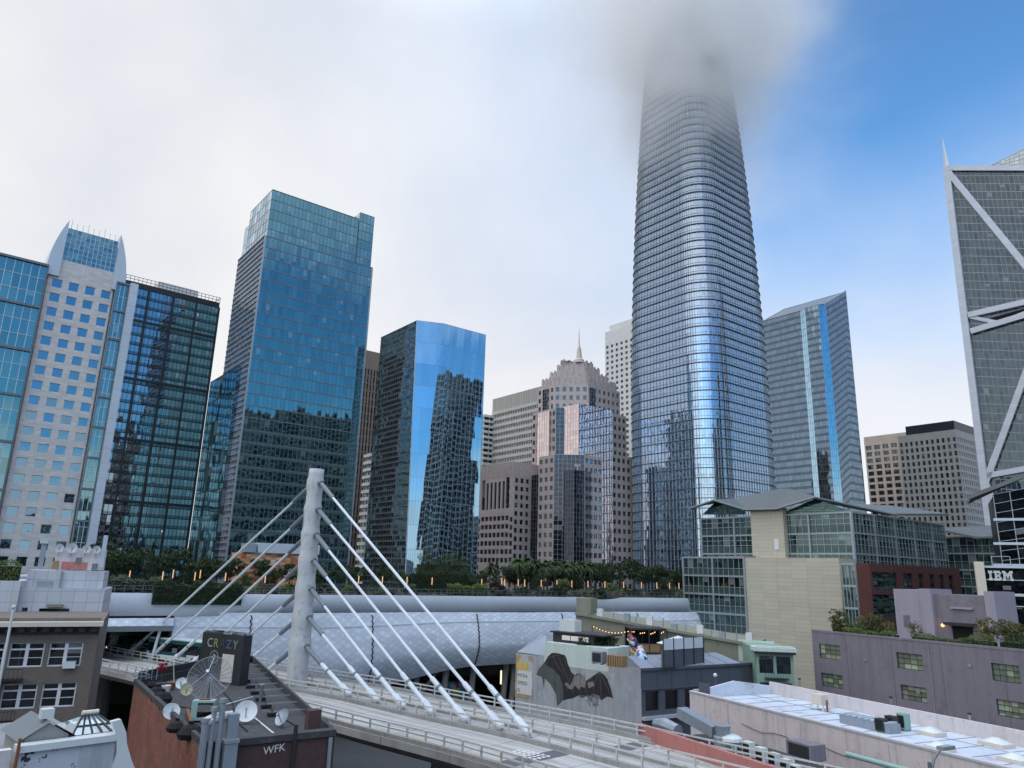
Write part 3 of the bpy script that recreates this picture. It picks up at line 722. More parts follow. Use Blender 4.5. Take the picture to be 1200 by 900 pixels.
bb = MB(); bb.poly([flat(EL_, z6 - .4), TL - Z * .4, TR - Z * .4, flat(ER_, z6 - .4), flat(c6, z6 - 2.2), flat(PB6, z6 - 2.2)]); bb.build('roof', M['roof_grey'], t6)
# podium of dark glass in front of its foot
K7, xy7, z7 = corner(529, 612, 236, 484, 562); K7 = V((xy7[1][0], xy7[1][1], 0))

# ---- 7 white balcony tower (a sliver)
K, xy, z_ = corner(567, 487, 440, 558, 580)
t = thing('apartment_tower', 'white banded tower sliver showing between the blue tower and the striped bank block', 'building', flat(K))
for f in foot_faces(xy, 0, z_): glazing(t, f, max(1, round(f.W / 4)), round(f.H / 3.3), M['g_dark'], M['whitestone'], vw=.5, vd=.3, hw=1.5, hd=1.1)
roofcap(t, xy, z_, M['whitestone'])
# and the thin white one beside the brown tower
K, xy, z_ = corner(438, 533, 330, 429, 452)
t = thing('apartment_tower', 'narrow white tower with stacked balconies squeezed beside the brown tower', 'building', flat(K))
for f in foot_faces(xy, 0, z_): glazing(t, f, max(1, round(f.W / 4)), round(f.H / 3.3), M['g_dark'], M['whitestone'], vw=.3, vd=.3, hw=1.4, hd=1.2)
roofcap(t, xy, z_, M['whitestone'])

# ---- 8 striped bank block
K, xy, z_ = corner(640, 451, 405, 577.5, 690)
t8 = thing('office_block', 'pale concrete block with horizontal window stripes and blank top band', 'building', flat(K))
for f in foot_faces(xy, 0, z_ - 9.5): glazing(t8, f, round(f.W / 1.6), round(f.H / 4.0), M['g_dark'], M['stripe_con'], vw=.45, vd=.35, hw=1.9, hd=.5)
bb = MB(); bb.prism(xy, z_ - 9.5, z_); bb.build('parapet_band', panels('bank_band', (.36, .35, .31), 1.6, 20, .5, .3, .7, .05, .05, .05), t8)

# ---- 10 white tower behind, fog paleness put into its stone colour
K, xy, z_ = corner(760, 370, 480, 709, 800)
t10 = thing('office_tower', 'white stone tower with small square windows rising behind the pink stepped tower', 'building', flat(K))
used = [0]
for i, f in enumerate(foot_faces(xy, 0, z_ - 10)):
    if i == 0:
        nb = round(f.W / 4.6); cwid = f.W / nb; rr = []
        for j in range(int((f.H - 5) / 4.1)):
            for k in range(nb):
                if f.H - 4 - j * 4.1 > 60: rr.append((cwid * k + 1.2, cwid * k + cwid - 1.2, f.H - 5 - j * 4.1, f.H - 2.9 - j * 4.1))
        punched(t10, f, rr, M['whitestone'], M['g_windark'], .5, None, used=used)
    else:
        bb = MB(); bb.poly([f.P(0, 0), f.P(1, 0), f.P(1, 1), f.P(0, 1)]); bb.build('wall', M['whitestone'], t10)
bb = MB(); bb.prism(xy, z_ - 10, z_ - 2); c_ = [V((*p, 0)) for p in xy]; m_ = sum(c_, V((0, 0, 0))) / 4
bb.prism([tuple((p + (m_ - p) * .12).xy) for p in c_], z_ - 2, z_ + 3); bb.build('parapet', M['whitestone'], t10)
# ---- 9 pink stepped tower (local axes: a = to the right and away, b = to the left and away)
K9 = lay(666, 600, 300); K9 = flat(K9)
t9 = thing('stepped_tower', 'pink stone stepped tower with dark glass corner bay and a spired crown', 'building', K9)
def q9(a, b, z=0.0): return K9 + eR * a + eL * b + Z * z
used9 = [0]
def tier(a0, b0, wa, wb_, ch, z0, z1, kindL, kindR, kindC, fh=3.9, bay=3.3, win=1.9, slots=None):
    """one block of the stepped mass: left face, chamfer, right face and plain backs; kinds: 'w' punched, 'd' dark glass, 'p' pale glass"""
    xy = [q9(a0, b0 + wb_), q9(a0, b0 + ch), q9(a0 + ch, b0), q9(a0 + wa, b0), q9(a0 + wa, b0 + wb_)]
    fcs = foot_faces([(p.x, p.y) for p in xy], z0, z1)
    for f, kd in zip(fcs[:3], (kindL, kindC, kindR)):
        if f.W < .3: continue
        if kd == 'w':
            nb = max(1, round(f.W / bay)); cw_ = f.W / nb; rr = []
            nf_ = int((f.H - 1.2) / fh)
            for j in range(nf_):
                for k in range(nb): rr.append((cw_ * (k + .5) - win / 2, cw_ * (k + .5) + win / 2, f.H - 1.4 - j * fh - 2.0, f.H - 1.4 - j * fh))
            rr = [r for r in rr if r[2] > .2]
            punched(t9, f, rr, M['pinkstone'], M['g_win'] if f is fcs[2] else M['g_windark'], .35, M['dark_metal'], .08, used=used9, cross=(2, 1), wname='stone_wall')
        else:
            glazing(t9, f, max(2, round(f.W / 1.7)), max(1, round(f.H / 1.95)), M['g_pinkdark'] if kd == 'd' else M['g_pinkpale'], M['alu'] if kd == 'd' else M['pinkstone'], vw=.09 if kd == 'd' else .05, vd=.08, hw=.07 if kd == 'd' else .04, hd=.06, name='glass_bay' if kd == 'd' else 'pale_glass_strip')
    bb = MB()
    for f in fcs[3:]: bb.poly([f.P(0, 0), f.P(1, 0), f.P(1, 1), f.P(0, 1)])
    bb.poly([p + Z * (z1 - .05) for p in xy]); bb.build('rear_wall', M['pinkstone'], t9)
    return xy
def zz9(px, py, a=0.0, b=0.0): return height_at(q9(a, b), py)
zA = zz9(666, 530); zB = height_at(q9(8, 8), 476); zC = height_at(q9(14, 14), 446)
# lowest block with the big dark corner bay
wl = reach(q9(0, 0, 26), eL, 629); wr9 = reach(q9(0, 0, 26), eR, 706)
tier(0, 0, wr9, wl, 9.0, 0, zA, 'w', 'w', 'd', bay=3.0)
# left return block, dark strip then windows out to the left edge
l0 = wl; wl2 = reach(q9(3, 0, 26), eL, 621)
tier(3.0, 0, 10, wl2, 0, 0, zA - 7, 'd', 'd', 'd')
wl3 = reach(q9(6, 0, 26), eL, 601)
tier(6.0, 1, 14, wl3 - 1, 0, 0, zA - 4, 'w', 'w', 'w', bay=3.0)
# right: pale strip, then windowed wing
wr2 = reach(q9(0, 2.5, 26), eR, 719); zP = height_at(q9(wr9 + 3, 3), 479)
tier(8.0, 2.5, wr2 - 8.0, 14, 0, 0, zP, 'p', 'p', 'p')
wr3 = reach(q9(0, 4.0, 26), eR, 747); zR = height_at(q9(wr3 - 6, 4), 535)
tier(14.0, 4.0, wr3 - 14.0, 16, 0, 0, zR, 'w', 'w', 'w', bay=3.2)
# second tier
tier(5.5, 5.5, reach(q9(0, 5.5, 60), eR, 735) - 5.5, reach(q9(5.5, 0, 60), eL, 622) - 5.5, 9.0, zA - 8, zB, 'w', 'w', 'd', bay=2.9, win=1.7)
tier(4.6, 18.0, 8, 8.0, 0, zA - 12, zB - 1.0, 'p', 'p', 'p')
tier(20.5, 4.7, 9, 8.0, 0, zA - 12, zB - 1.5, 'p', 'p', 'p')
# third tier
wa3 = reach(q9(0, 10, 80), eR, 727) - 10; wb3 = reach(q9(10, 0, 80), eL, 629) - 10
zD = height_at(q9(12, 12), 447)
tier(10, 10, wa3, wb3, 11, zB - 8, zD, 'w', 'w', 'w', bay=2.9, win=1.5)
for (a_, b_, e_) in ((10 + 11 + .4, 9.6, eR), (9.6, 10 + 11 + 3.9, eL)):
    p0 = q9(a_, b_); f = wall_face(p0 if e_ is eR else p0 + eL * 3.6, e_ if e_ is eR else -eL, 3.6, zB - 4, zD - 1.5); glazing(t9, f, 3, 9, M['g_pinkdark'], M['alu'], vw=.08, hw=.08, name='glass_bay')
# crown steps
def ring9(s_, z0, z1, name='crown_step'):
    a0, wa, wb_, ch = 10 + s_, wa3 - 2 * s_, wb3 - 2 * s_, 11 - s_ * .35
    xy = [q9(a0, a0 + wb_), q9(a0, a0 + ch), q9(a0 + ch, a0), q9(a0 + wa, a0), q9(a0 + wa, a0 + wb_)]
    b = MB(); b.prism([(p.x, p.y) for p in xy], z0, z1)
    n_ = len(xy)
    for i in range(3):                                       # scalloped parapet blocks along the edge
        p, q_ = xy[i], xy[(i + 1) % n_]; L_ = (q_ - p).length; k_ = max(2, round(L_ / 2.6)); e_ = (q_ - p).normalized(); nn_ = V((e_.y, -e_.x, 0))
        for j in range(k_):
            c_ = p + e_ * (L_ * (j + .5) / k_); b.box(c_ - e_ * .62 + Z * (z0 - .6) + nn_ * .0, e_ * 1.24, nn_ * .32, Z * (z1 - z0 + 1.3))
    b.build(name, M['pinkstone'], t9)
zE = height_at(q9(18, 18), 419)
ring9(1.2, zD - .02, zD + (zE - zD) * .26); ring9(3.9, zD + (zE - zD) * .26 - .02, zD + (zE - zD) * .52); ring9(6.6, zD + (zE - zD) * .52 - .02, zD + (zE - zD) * .78); ring9(8.8, zD + (zE - zD) * .78 - .02, zE)
cx9 = q9(10 + wa3 / 2, 10 + wb3 / 2)
zS = height_at(cx9, 386)
bb = MB(); bb.lathe(flat(cx9, zE - .5), [(2.6, 0), (2.4, 1.5), (1.5, 2.4), (1.0, (zS - zE) * .42), (.35, (zS - zE) * .55), (.12, zS - zE + .5)], 10); bb.build('spire', M['beige_plain'], t9)
# art deco block at its left foot
K, xy, z_ = corner(603, 541, 318, 561, 640)
td = thing('office_block', 'low pinkish stone block with tall dark slots near its top, beside the pink stepped tower', 'building', flat(K))
fs = foot_faces(xy, 0, z_); f = fs[0]; rr = []
nb = 9; cw_ = f.W / nb
for k in range(nb):
    wide = k in (1, 7)
    if k in (0, 8): 
        for j in range(12): rr.append((cw_ * k + .4, cw_ * k + cw_ - .4, f.H - 26 - j * 3.4, f.H - 24 - j * 3.4))
        continue
    rr.append((cw_ * k + (.1 if wide else .55), cw_ * k + cw_ - (.1 if wide else .55), f.H - 20, f.H - (6.5 if wide else 8 )))
    for j in range(6): rr.append((cw_ * k + .3, cw_ * k + cw_ - .3, f.H - 25.2 - j * 3.6, f.H - 23.2 - j * 3.6))
rr = [r for r in rr if r[2] > 1]
punched(td, f, rr, M['pinkstone'], M['g_windark'], .6, None, wname='stone_wall')
g = fs[1]; nb = max(3, round(g.W / 3.2)); cw_ = g.W / nb
punched(td, g, [(cw_ * k + .7, cw_ * k + cw_ - .7, g.H - 9 - j * 3.6, g.H - 7 - j * 3.6) for k in range(nb) for j in range(int((g.H - 10) / 3.6))], M['pinkstone'], M['g_windark'], .4, None, wname='stone_wall')
bb = MB()
for g in fs[2:]: bb.poly([g.P(0, 0), g.P(1, 0), g.P(1, 1), g.P(0, 1)])
bb.poly([(*p, z_) for p in xy]); bb.build('rear_wall', M['pinkstone'], td)
bb = MB()
for k in range(19): bb.bar(f.M(f.W * (k + .5) / 19, f.H - 6), f.M(f.W * (k + .5) / 19, f.H + .5), .5, .25, f.n)
bb.build('cornice', M['pinkstone'], td)

# ---- 11 the rounded giant
c11 = lay(823, 560, 322); c11 = flat(c11)
t11 = thing('skyscraper', 'rounded tapering glass skyscraper vanishing into low cloud', 'building', c11)
HALF, RC, FH, TOPZ = 25.0, 12.0, 4.05, 322.0
def scale11(z):
    x = max(0.0, (z - 85) / (TOPZ - 85)); return 1 - .46 * x ** 1.85
def ring11(z, grow=0.0):
    s_ = scale11(z); h_, r_ = HALF * s_ + grow, RC * s_ + grow
    pts = []
    cs = [(-1, -1), (1, -1), (1, 1), (-1, 1)]                 # counter-clockwise in (eR, eL')
    for k, (sx, sy) in enumerate(cs):
        for j in range(9):
            a = rad(180 + 90 * k + 90 * j / 8)
            pts.append((sx * (h_ - r_) + r_ * math.cos(a), sy * (h_ - r_) + r_ * math.sin(a)))
        nx_ = cs[(k + 1) % 4]
        for j in range(1, 14):                               # straight run
            a0 = (sx * (h_ - r_), sy * (h_ - r_)); a1 = (nx_[0] * (h_ - r_), nx_[1] * (h_ - r_))
            o_ = [(0, -r_), (r_, 0), (0, r_), (-r_, 0)][k]; t_ = j / 14
            pts.append((a0[0] + (a1[0] - a0[0]) * t_ + o_[0], a0[1] + (a1[1] - a0[1]) * t_ + o_[1]))
    th_ = rad(0)
    return [c11 + eR * p[0] + eL * p[1] + Z * z for p in pts]
nfl = int(TOPZ / FH)
g = MB(); fins = MB(); mul = MB(); low = MB()
rings = [ring11(i * FH) for i in range(nfl + 1)]
np_ = len(rings[0])
for i in range(nfl):
    for k in range(np_):
        k2 = (k + 1) % np_
        g.poly([rings[i][k], rings[i][k2], rings[i + 1][k2], rings[i + 1][k]], [(k * 2, i * 2), (k * 2 + 2, i * 2), (k * 2 + 2, i * 2 + 2), (k * 2, i * 2 + 2)])
    z_ = i * FH; o1, i1 = ring11(z_, .62), ring11(z_, -.05); o2, i2 = ring11(z_ + .28, .62), ring11(z_ + .28, -.05)
    for k in range(np_):
        k2 = (k + 1) % np_
        fins.poly([o1[k], o1[k2], o2[k2], o2[k]]); fins.poly([o2[k], o2[k2], i2[k2], i2[k]]); fins.poly([i1[k], i1[k2], o1[k2], o1[k]])
    # a slimmer rail at sill height
    o1, i1 = ring11(z_ + 1.35, .16), ring11(z_ + 1.35, -.05); o2 = ring11(z_ + 1.45, .16); i2 = ring11(z_ + 1.45, -.05)
    for k in range(np_):
        k2 = (k + 1) % np_
        fins.poly([o1[k], o1[k2], o2[k2], o2[k]]); fins.poly([o2[k], o2[k2], i2[k2], i2[k]])
def mulbar(a, b, na, wd):
    t_ = (b - a); s_ = t_.cross(na).normalized() * wd / 2
    p = [a - s_, a + s_, a + s_ + na * .28, a - s_ + na * .28]; q_ = [x + t_ for x in p]
    mul.poly([p[3], p[2], q_[2], q_[3]]); mul.poly([p[2], p[1], q_[1], q_[2]]); mul.poly([p[0], p[3], q_[3], q_[0]])
for i in range(nfl):
    for k in range(np_):
        a, b = rings[i][k], rings[i + 1][k]; na = (rings[i][(k + 1) % np_] - rings[i][k - 1]).cross(Z).normalized()
        mulbar(a, b, na, .19)
        k2 = (k + 1) % np_
        if (rings[i][k2] - a).length > 1.9: mulbar((a + rings[i][k2]) / 2, (b + rings[i + 1][k2]) / 2, na, .07)
go = g.build('glass_facade', M['g_sales'], t11, smooth=2)
mul.build('mullion_grid', M['alu'], go)
fins.build('sunshade_ring', surf('shade_metal', (.17, .20, .24), .4, .06, .1, metal=.5), t11)
low.prism([(p.x, p.y) for p in rings[-1]], TOPZ - 3, TOPZ - 2); low.build('roof', M['roof_grey'], t11)

# ---- 12 slanted-roof glass tower to its right
K12 = lay(965, 357, 385); z12 = K12.z; K12g = flat(K12)
w12L = reach(K12, eL, 891); w12R = reach(K12, eR, 994)
t12 = thing('glass_tower', 'blue grey glass tower with slanting roof beside the rounded skyscraper', 'building', K12g)
P12 = K12g + eR * w12R; z12b = height_at(P12, 341.5)
L12 = K12g + eL * w12L
spl = .34 * w12L
segs = [(L12, K12g + eL * spl * 1.05 + eR * 0), (K12g + eL * spl * 1.05, K12g + eL * (spl * .72) - eR * 2.2), (K12g + eL * (spl * .72) - eR * 2.2, K12g - eR * 2.2 + eL * 2), (K12g - eR * 2.2 + eL * 2, K12g + eR * 2.6), (K12g + eR * 2.6, P12), (P12, P12 + eL * w12L), (P12 + eL * w12L, L12)]
def zt12(p): return z12 + (z12b - z12) * max(0, (p - K12g).dot(eR)) / w12R
nf = round(z12 / 3.95)
for i, (a, b) in enumerate(segs):
    f = Face(a, b, flat(b, zt12(b)), flat(a, zt12(a)))
    bright = i in (1, 3, 4)
    glazing(t12, f, max(1, round(f.W / 1.5)), nf, M['g_blue'] if i in (1, 3) else M['g_east'], M['mid_metal'], vw=.05 if bright else .08, vd=.05, hw=.10 if bright else .18, hd=.1 if bright else .12, sub=i < 6)
bb = MB(); ring_ = [s[0] for s in segs]; bb.poly([flat(p, zt12(p) - .3) for p in ring_]); bb.build('roof', M['mid_metal'], t12)
bb = MB(); bb.bar(flat(L12, z12 + .1), flat(K12g, z12 + .1), .8, .5, Z); bb.bar(flat(K12g, z12 + .1), flat(P12, z12b + .1), .8, .5, Z); bb.build('roof_edge', M['alu'], t12)

# ---- 13 tan block and grey concrete block
K, xy, z_ = corner(1072, 505, 455, 1012, 1110)
t = thing('office_block', 'tan office block with dark square windows right of the slanted glass tower', 'building', flat(K)); used = [0]
fs = foot_faces(xy, 0, z_); f = fs[0]; nb = 6; cw_ = f.W / nb
rr = [(cw_ * k + .9, cw_ * k + cw_ - .9, f.H - 9 - j * 4.3, f.H - 6.2 - j * 4.3) for j in range(22) for k in range(nb)]
punched(t, f, [r for r in rr if r[2] > 1], M['tan'], M['g_windark'], .7, None, cross=(4, 1), used=used)
bb = MB()
for g in fs[1:]: bb.poly([g.P(0, 0), g.P(1, 0), g.P(1, 1), g.P(0, 1)])
bb.poly([(*p, z_) for p in xy]); bb.build('rear_wall', M['tan'], t)
K, xy, z_ = corner(1120, 503, 415, 1052, 1175)
t = thing('office_block', 'grey concrete block with dense rows of small windows and a black rooftop box', 'building', flat(K)); used = [0]
fs = foot_faces(xy, 0, z_)
for i, f in enumerate(fs):
    if i < 2:
        nb = round(f.W / 3.1); cw_ = f.W / nb
        rr = [(cw_ * k + .75, cw_ * k + cw_ - .75, f.H - 7 - j * 4.1, f.H - 4.4 - j * 4.1) for j in range(24) for k in range(nb)]
        punched(t, f, [r for r in rr if r[2] > 1], M['greycon'], M['g_windark'] if i == 0 else M['g_win'], .6, None, used=used)
    else:
        bb = MB(); bb.poly([f.P(0, 0), f.P(1, 0), f.P(1, 1), f.P(0, 1)]); bb.build('rear_wall', M['greycon'], t)
cc_ = [V((*p, 0)) for p in xy]; m_ = sum(cc_, V((0, 0, 0))) / 4
bb = MB(); bb.poly([(*p, z_ - .05) for p in xy]); bb.build('roof', M['roof_grey'], t)
bb = MB(); bb.prism([tuple((p + (m_ - p) * .16).xy) for p in cc_], z_ - .04, z_ + 6.5); bb.build('plant_box', M['black_steel'], t)
def uvm(f, p): d = p - f.bl; up = (f.tl - f.bl).normalized(); return d.dot(f.r), d.dot(up)
def px_uv(f, px, py): return uvm(f, on_plane(px, py, f.bl, f.n))
def px_rect(f, x0, y0, x1, y1):          # an upright rectangle on a facade from two opposite photo corners
    a, b = px_uv(f, x0, y0), px_uv(f, x1, y1); return (min(a[0], b[0]), max(a[0], b[0]), min(a[1], b[1]), max(a[1], b[1]))

# ---- 14 braced tower at the right edge
rn = -eL; n14 = V((rn.y, -rn.x, 0))
P14 = lay(1110, 197, 270); W14 = 64
t14 = thing('braced_tower', 'dark glass tower with white diagonal mega braces and a spike at its corner', 'building', flat(P14 + rn * 20))
def p14(px, py, d=0.0): return on_plane(px, py, P14 + n14 * d, n14)
bl = flat(p14(1163, 650)); tl = P14; far = P14 + rn * W14
br = flat(far) + rn * 2; tr = V((far.x, far.y, p14(1206, 197).z)); ztr = tr.z
# the top slopes: solve the height at the far end by the line through (1206,197)
q14 = p14(1206, 197); k14 = (q14 - P14).dot(rn); tr = far + Z * ((q14.z - P14.z) / k14 * W14)
f14 = Face(bl, br, tr, tl)
nf14 = 54
glazing(t14, f14, 40, nf14, M['g_frem'], surf('frame_metal', (.24, .27, .30), .4, .06, .5, metal=.3), vw=.14, vd=.10, hw=.30, hd=.10)
mega = panels('brace_panels', (.56, .60, .68), 50, 1.6, .25, .06, .4, .04, .05, .03)
bb = MB()
def beam(a, b, wd=2.2, dp=1.2): bb.bar(p14(*a, .05), p14(*b, .05), wd, dp, n14)
bb.bar(bl, P14 + Z * .5, 2.5, 1.4, n14); beam((1110, 198), (1206, 198), 2.0); bb.build('mega_column', mega, t14); bb = MB()
beam((1113, 203), (1206, 316)); bb.build('mega_brace', mega, t14); bb = MB()
beam((1206, 430), (1156, 566)); bb.build('mega_brace', mega, t14); bb = MB()
beam((1156, 566), (1172, 606)); bb.build('mega_brace', mega, t14); bb = MB()
beam((1156, 558), (1206, 549), 2.0); bb.build('belt_beam', mega, t14); bb = MB()
beam((1136, 370), (1206, 354), 2.2, 1.6); bb.build('belt_beam', mega, t14); bb = MB()
beam((1139, 389), (1206, 369), 2.2, 1.6); bb.build('belt_beam', mega, t14); bb = MB()
beam((1138, 372), (1172, 379), 1.4); beam((1172, 379), (1206, 366), 1.4); bb.build('belt_truss', mega, t14)
bb = MB(); a = [p14(1160, 373, .12), p14(1160, 379, .12), p14(1206, 367, .12), p14(1206, 360, .12)]; bb.poly(a); bb.build('belt_slot_shade', M['black'], t14)  # flat black sheet on the facade, standing in for the shade of a slot
bb = MB(); s0 = P14 + Z * .2; s1 = p14(1104.5, 163); bb.tube([s0, s0.lerp(s1, .5), s1], [1.0, .55, .15], 8); bb.build('spire', M['white_steel'], t14)
cr = Face(p14(1160, 197, -4), p14(1206, 197, -4), p14(1206, 172, -4), p14(1161, 194, -4)); glazing(t14, cr, 8, 4, M['g_clear'], M['alu'], vw=.15, vd=.15, hw=.15, hd=.15, name='crown_screen')
bb = MB(); dp14 = -n14 * 34
bb.poly([br, br + dp14, tr + dp14, tr]); bb.poly([br + dp14, bl + dp14, tl + dp14, tr + dp14]); bb.poly([bl + dp14, bl, tl, tl + dp14]); bb.poly([tl - Z * .5, tr - Z * .5, tr + dp14 - Z * .5, tl + dp14 - Z * .5])
bb.build('rear_wall', M['g_frem'], t14)

# ---- 15 green glass complex with folded grey roof
K15 = lay(997, 600, 140); zE15 = K15.z
nL = V((-eL.y, eL.x, 0)) * -1; nL = V(((-eL).y, -(-eL).x, 0)); nR = V((eR.y, -eR.x, 0))
w15L = reach(K15, eL, 822); w15R = reach(K15, eR, 1106)
t15 = thing('glass_office', 'green glass office building with a folded grey roof and a beige stair core', 'building', flat(K15))
fl15 = wall_face(K15 + eL * w15L, -eL, w15L, 0, zE15); fr15 = wall_face(K15, eR, w15R, 0, zE15)
FL15 = 3.75; n15 = round(zE15 / FL15)
for f, nb in ((fl15, round(w15L / 1.45)), (fr15, round(w15R / 1.45))):
    glazing(t15, f, nb, n15 * 1, M['g_green'], M['alu'], vw=.10, vd=.12, hw=.34, hd=.25)
    b2 = MB()
    for j in range(n15): 
        for q_ in (.45, .72): b2.bar(f.P(0, (j + q_) / n15), f.P(1, (j + q_) / n15), .10, .10, f.n)
    for i in range(0, nb + 1, 6): b2.bar(f.P(i / nb, 0, .01), f.P(i / nb, 1, .01), .35, .3, f.n)
    b2.build('transom', M['alu'], t15)
pB15 = K15 + eL * w15L + eR * w15R
bb = MB(); bb.box(flat(K15) + eL * .05 + eR * .05, eL * (w15L - .1), eR * (w15R - .1), Z * (zE15 - .2)); bb.build('rear_wall', M['mid_metal'], t15)
def pl15(px, py, d): return on_plane(px, py, K15 + nL * d, nL)
def pr15(px, py, d): return on_plane(px, py, K15 + nR * d, nR)
def plate(th, pts, mat, name='roof_plate', t=.45):
    b = MB(); pts = [V(p) for p in pts]; c = (pts[1] - pts[0]).cross(pts[2] - pts[0])
    if c.z < 0: pts = pts[::-1]
    b.poly(pts); b.poly([p - Z * t for p in pts][::-1]); n_ = len(pts)
    for i in range(n_): a, q_ = pts[i], pts[(i + 1) % n_]; b.poly([a - Z * t, q_ - Z * t, q_, a])
    return b.build(name, mat, th)
rm = surf('zinc_roof', (.135, .145, .145), .5, .1, .3, metal=.2)
tip, pk1, va, vb, pk2 = pl15(808, 595, 2.5), pl15(837, 585, 2.5), pl15(873.6, 596, 2.5), pl15(911, 595, 2.5), pl15(954, 581.5, 2.5)
bk1, bk2, bk3 = pl15(862, 584, -16), pl15(914, 572.5, -16), pl15(927, 572.8, -16)
eE = pr15(1052, 603, 2.5); eF = pr15(1112, 602, 2.5)
plate(t15, [tip, pk1, bk1, pl15(826, 590, -14)], rm); plate(t15, [pk1, va, bk1], rm); plate(t15, [va, vb, bk2, bk1], rm); plate(t15, [vb, pk2, bk3, bk2], rm)
plate(t15, [pk2, eE, eE + eL * 14 + Z * 3.2, bk3], rm)
plate(t15, [eE + eL * 2 + Z * .3, eF, eF + eL * 12 + Z * 2.4, eE + eL * 12 + Z * 3], rm)
bb = MB()
for a, b in ((tip, pk1), (pk1, va), (va, vb), (vb, pk2), (pk2, eE)): bb.bar(a + nL * .05 - Z * .3, b + nL * .05 - Z * .3, .55, .25, Z)
bb.build('eave_edge', M['alu'], t15)
bb = MB(); ga = lambda *pts: bb.poly([pl15(x, y, .03) for x, y in pts], [(x / 3, -y / 3) for x, y in pts])
ga((823, 603), (873, 603), (873, 598), (839, 587.5)); bb.build('gable_glass', M['g_green'], t15); bb = MB(); ga((913, 603), (997, 603), (995, 598), (955, 584.5)); bb.build('gable_glass', M['g_green'], t15)
z651 = pl15(900, 660, 1).z
bb = MB(); a = pl15(879, 597, 1.4); b = pl15(917, 597, 1.4); bb.box(flat(a, z651), flat(b) - flat(a), -nL * 1.6, Z * (a.z - z651)); bb.build('stair_core', M['beige'], t15)
bb = MB(); a = pl15(908, 644, 1.45); bb.box(a, -eL * 1.0, nL * .06, Z * 2.1); bb.build('service_door', M['bus_white'], t15)
# lower blocks in front
D15 = 5.5
La, Lb, Lc = pl15(801, 656, D15), pl15(872, 653.5, D15), pl15(983, 655, D15)
zl15 = Lb.z
fg = Face(flat(La), flat(Lb), flat(Lb, zl15), flat(La, zl15)); nl15 = round(zl15 / FL15)
glazing(t15, fg, 12, nl15, M['g_green'], M['alu'], vw=.10, vd=.12, hw=.36, hd=.3, name='podium_glass')
b2 = MB()
for i in (0, 6, 12): b2.bar(fg.P(i / 12, 0, .01), fg.P(i / 12, 1, .01), .35, .3, fg.n)
for j in range(nl15): b2.bar(fg.P(0, (j + .42) / nl15), fg.P(1, (j + .42) / nl15), .1, .1, fg.n)
b2.build('transom', M['alu'], t15)
bb = MB(); bb.box(flat(La) - nL * D15, Lb - La, nL * (D15 - .05), Z * (zl15 - .05)); bb.build('podium_roof', M['roof_grey'], t15)
sd = flat(Lc); wsd = reach(Lc, eR, 991)
bb = MB(); bb.box(flat(Lb), flat(Lc) - flat(Lb), eR * max(wsd, 1) if False else -nL * (D15 - .1), Z * zl15); bb.build('beige_block', M['beige'], t15)
bb = MB(); bb.box(flat(Lc) + nL * -.0, -eL * .02, -nL * (D15 - .1), Z * (zl15 - .02)); bb.build('block_side', M['beige'], t15)
# glazed strip and maroon brick block
bk = lay(1019, 660, 124); zbk = bk.z
wbl = reach(bk, eL, 1003); wbr = reach(bk, eR, 1124)
tb = thing('brick_annex', 'maroon brick block with green glazed openings in front of the green glass office', 'building', flat(bk))
f = wall_face(bk, eR, wbr, 0, zbk); rr = []
for (x0, y0, x1, y1) in ((1022, 670, 1053, 692), (1058, 672, 1071, 692), (1076, 674, 1084, 693), (1089, 675, 1097, 694), (1101, 677, 1108, 695), (1112, 678, 1119, 696), (1022, 696, 1053, 722), (1058, 698, 1071, 722)):
    rr.append(px_rect(f, x0, y0, x1, y1))
r0 = rr[0][2:]; rr = [(a, b, *(r0 if i < 6 else (r0[0] - 4.4, r0[0] - .7))) for i, (a, b, c, d) in enumerate(rr)]
punched(tb, f, rr, M['maroon'], M['g_green'], .35, M['dark_metal'], .1, cross=(4, 2), wname='brick_wall')
f2 = wall_face(bk + eL * wbl, -eL, wbl, 0, zbk)
bb = MB(); bb.poly([f2.P(0, 0), f2.P(1, 0), f2.P(1, 1), f2.P(0, 1)]); bb.box(flat(bk) + eL * .8 + eR * .05, eL * (wbl - .85), eR * (wbr - .1), Z * (zbk - .1)); bb.poly([flat(bk, zbk), flat(bk + eR * wbr, zbk), flat(bk + eR * wbr + eL * .8, zbk), flat(bk + eL * .8, zbk)])
bb.build('side_wall', M['maroon'], tb)
g0 = bk + eL * (wbl + .2); wg = reach(g0, eL, 986); zg = height_at(g0, 661)
f3 = wall_face(g0 + eL * wg, -eL, wg, 0, zg); glazing(t15, f3, 4, round(zg / 3.75), M['g_green'], M['alu'], vw=.10, vd=.1, hw=.36, hd=.2, name='link_glass')
# wing behind
w0 = lay(1168, 629, 165); Ww = -reach(w0, -eL, 1099) * -1
wl0 = w0 + eL * reach(w0, eL, 1099)
tw = thing('glass_office', 'lower green glass wing with a grey pitched roof behind the beige sign pylon', 'building', flat(w0))
f = wall_face(wl0, -eL, (w0 - wl0).length + 12, 0, w0.z); nfw = round(w0.z / 3.75)
glazing(tw, f, round(f.W / 1.5), nfw, M['g_green'], M['alu'], vw=.10, vd=.1, hw=.34, hd=.25)
b2 = MB()
for j in range(nfw): b2.bar(f.P(0, (j + .5) / nfw), f.P(1, (j + .5) / nfw), .1, .1, f.n)
b2.build('transom', M['alu'], tw)
plate(tw, [wl0 + nL * 2 + Z * 2.2, f.P(.36, 1, 2.2), f.P(1, 1, 2.2), f.P(1, 1, -14) + Z * 3.4, f.P(.5, 1, -14) + Z * 3.6], rm)
bb = MB(); bb.box(flat(wl0) - nL * .1, -eL * f.W, -nL * 14, Z * (w0.z - .2)); bb.build('rear_wall', M['mid_metal'], tw)

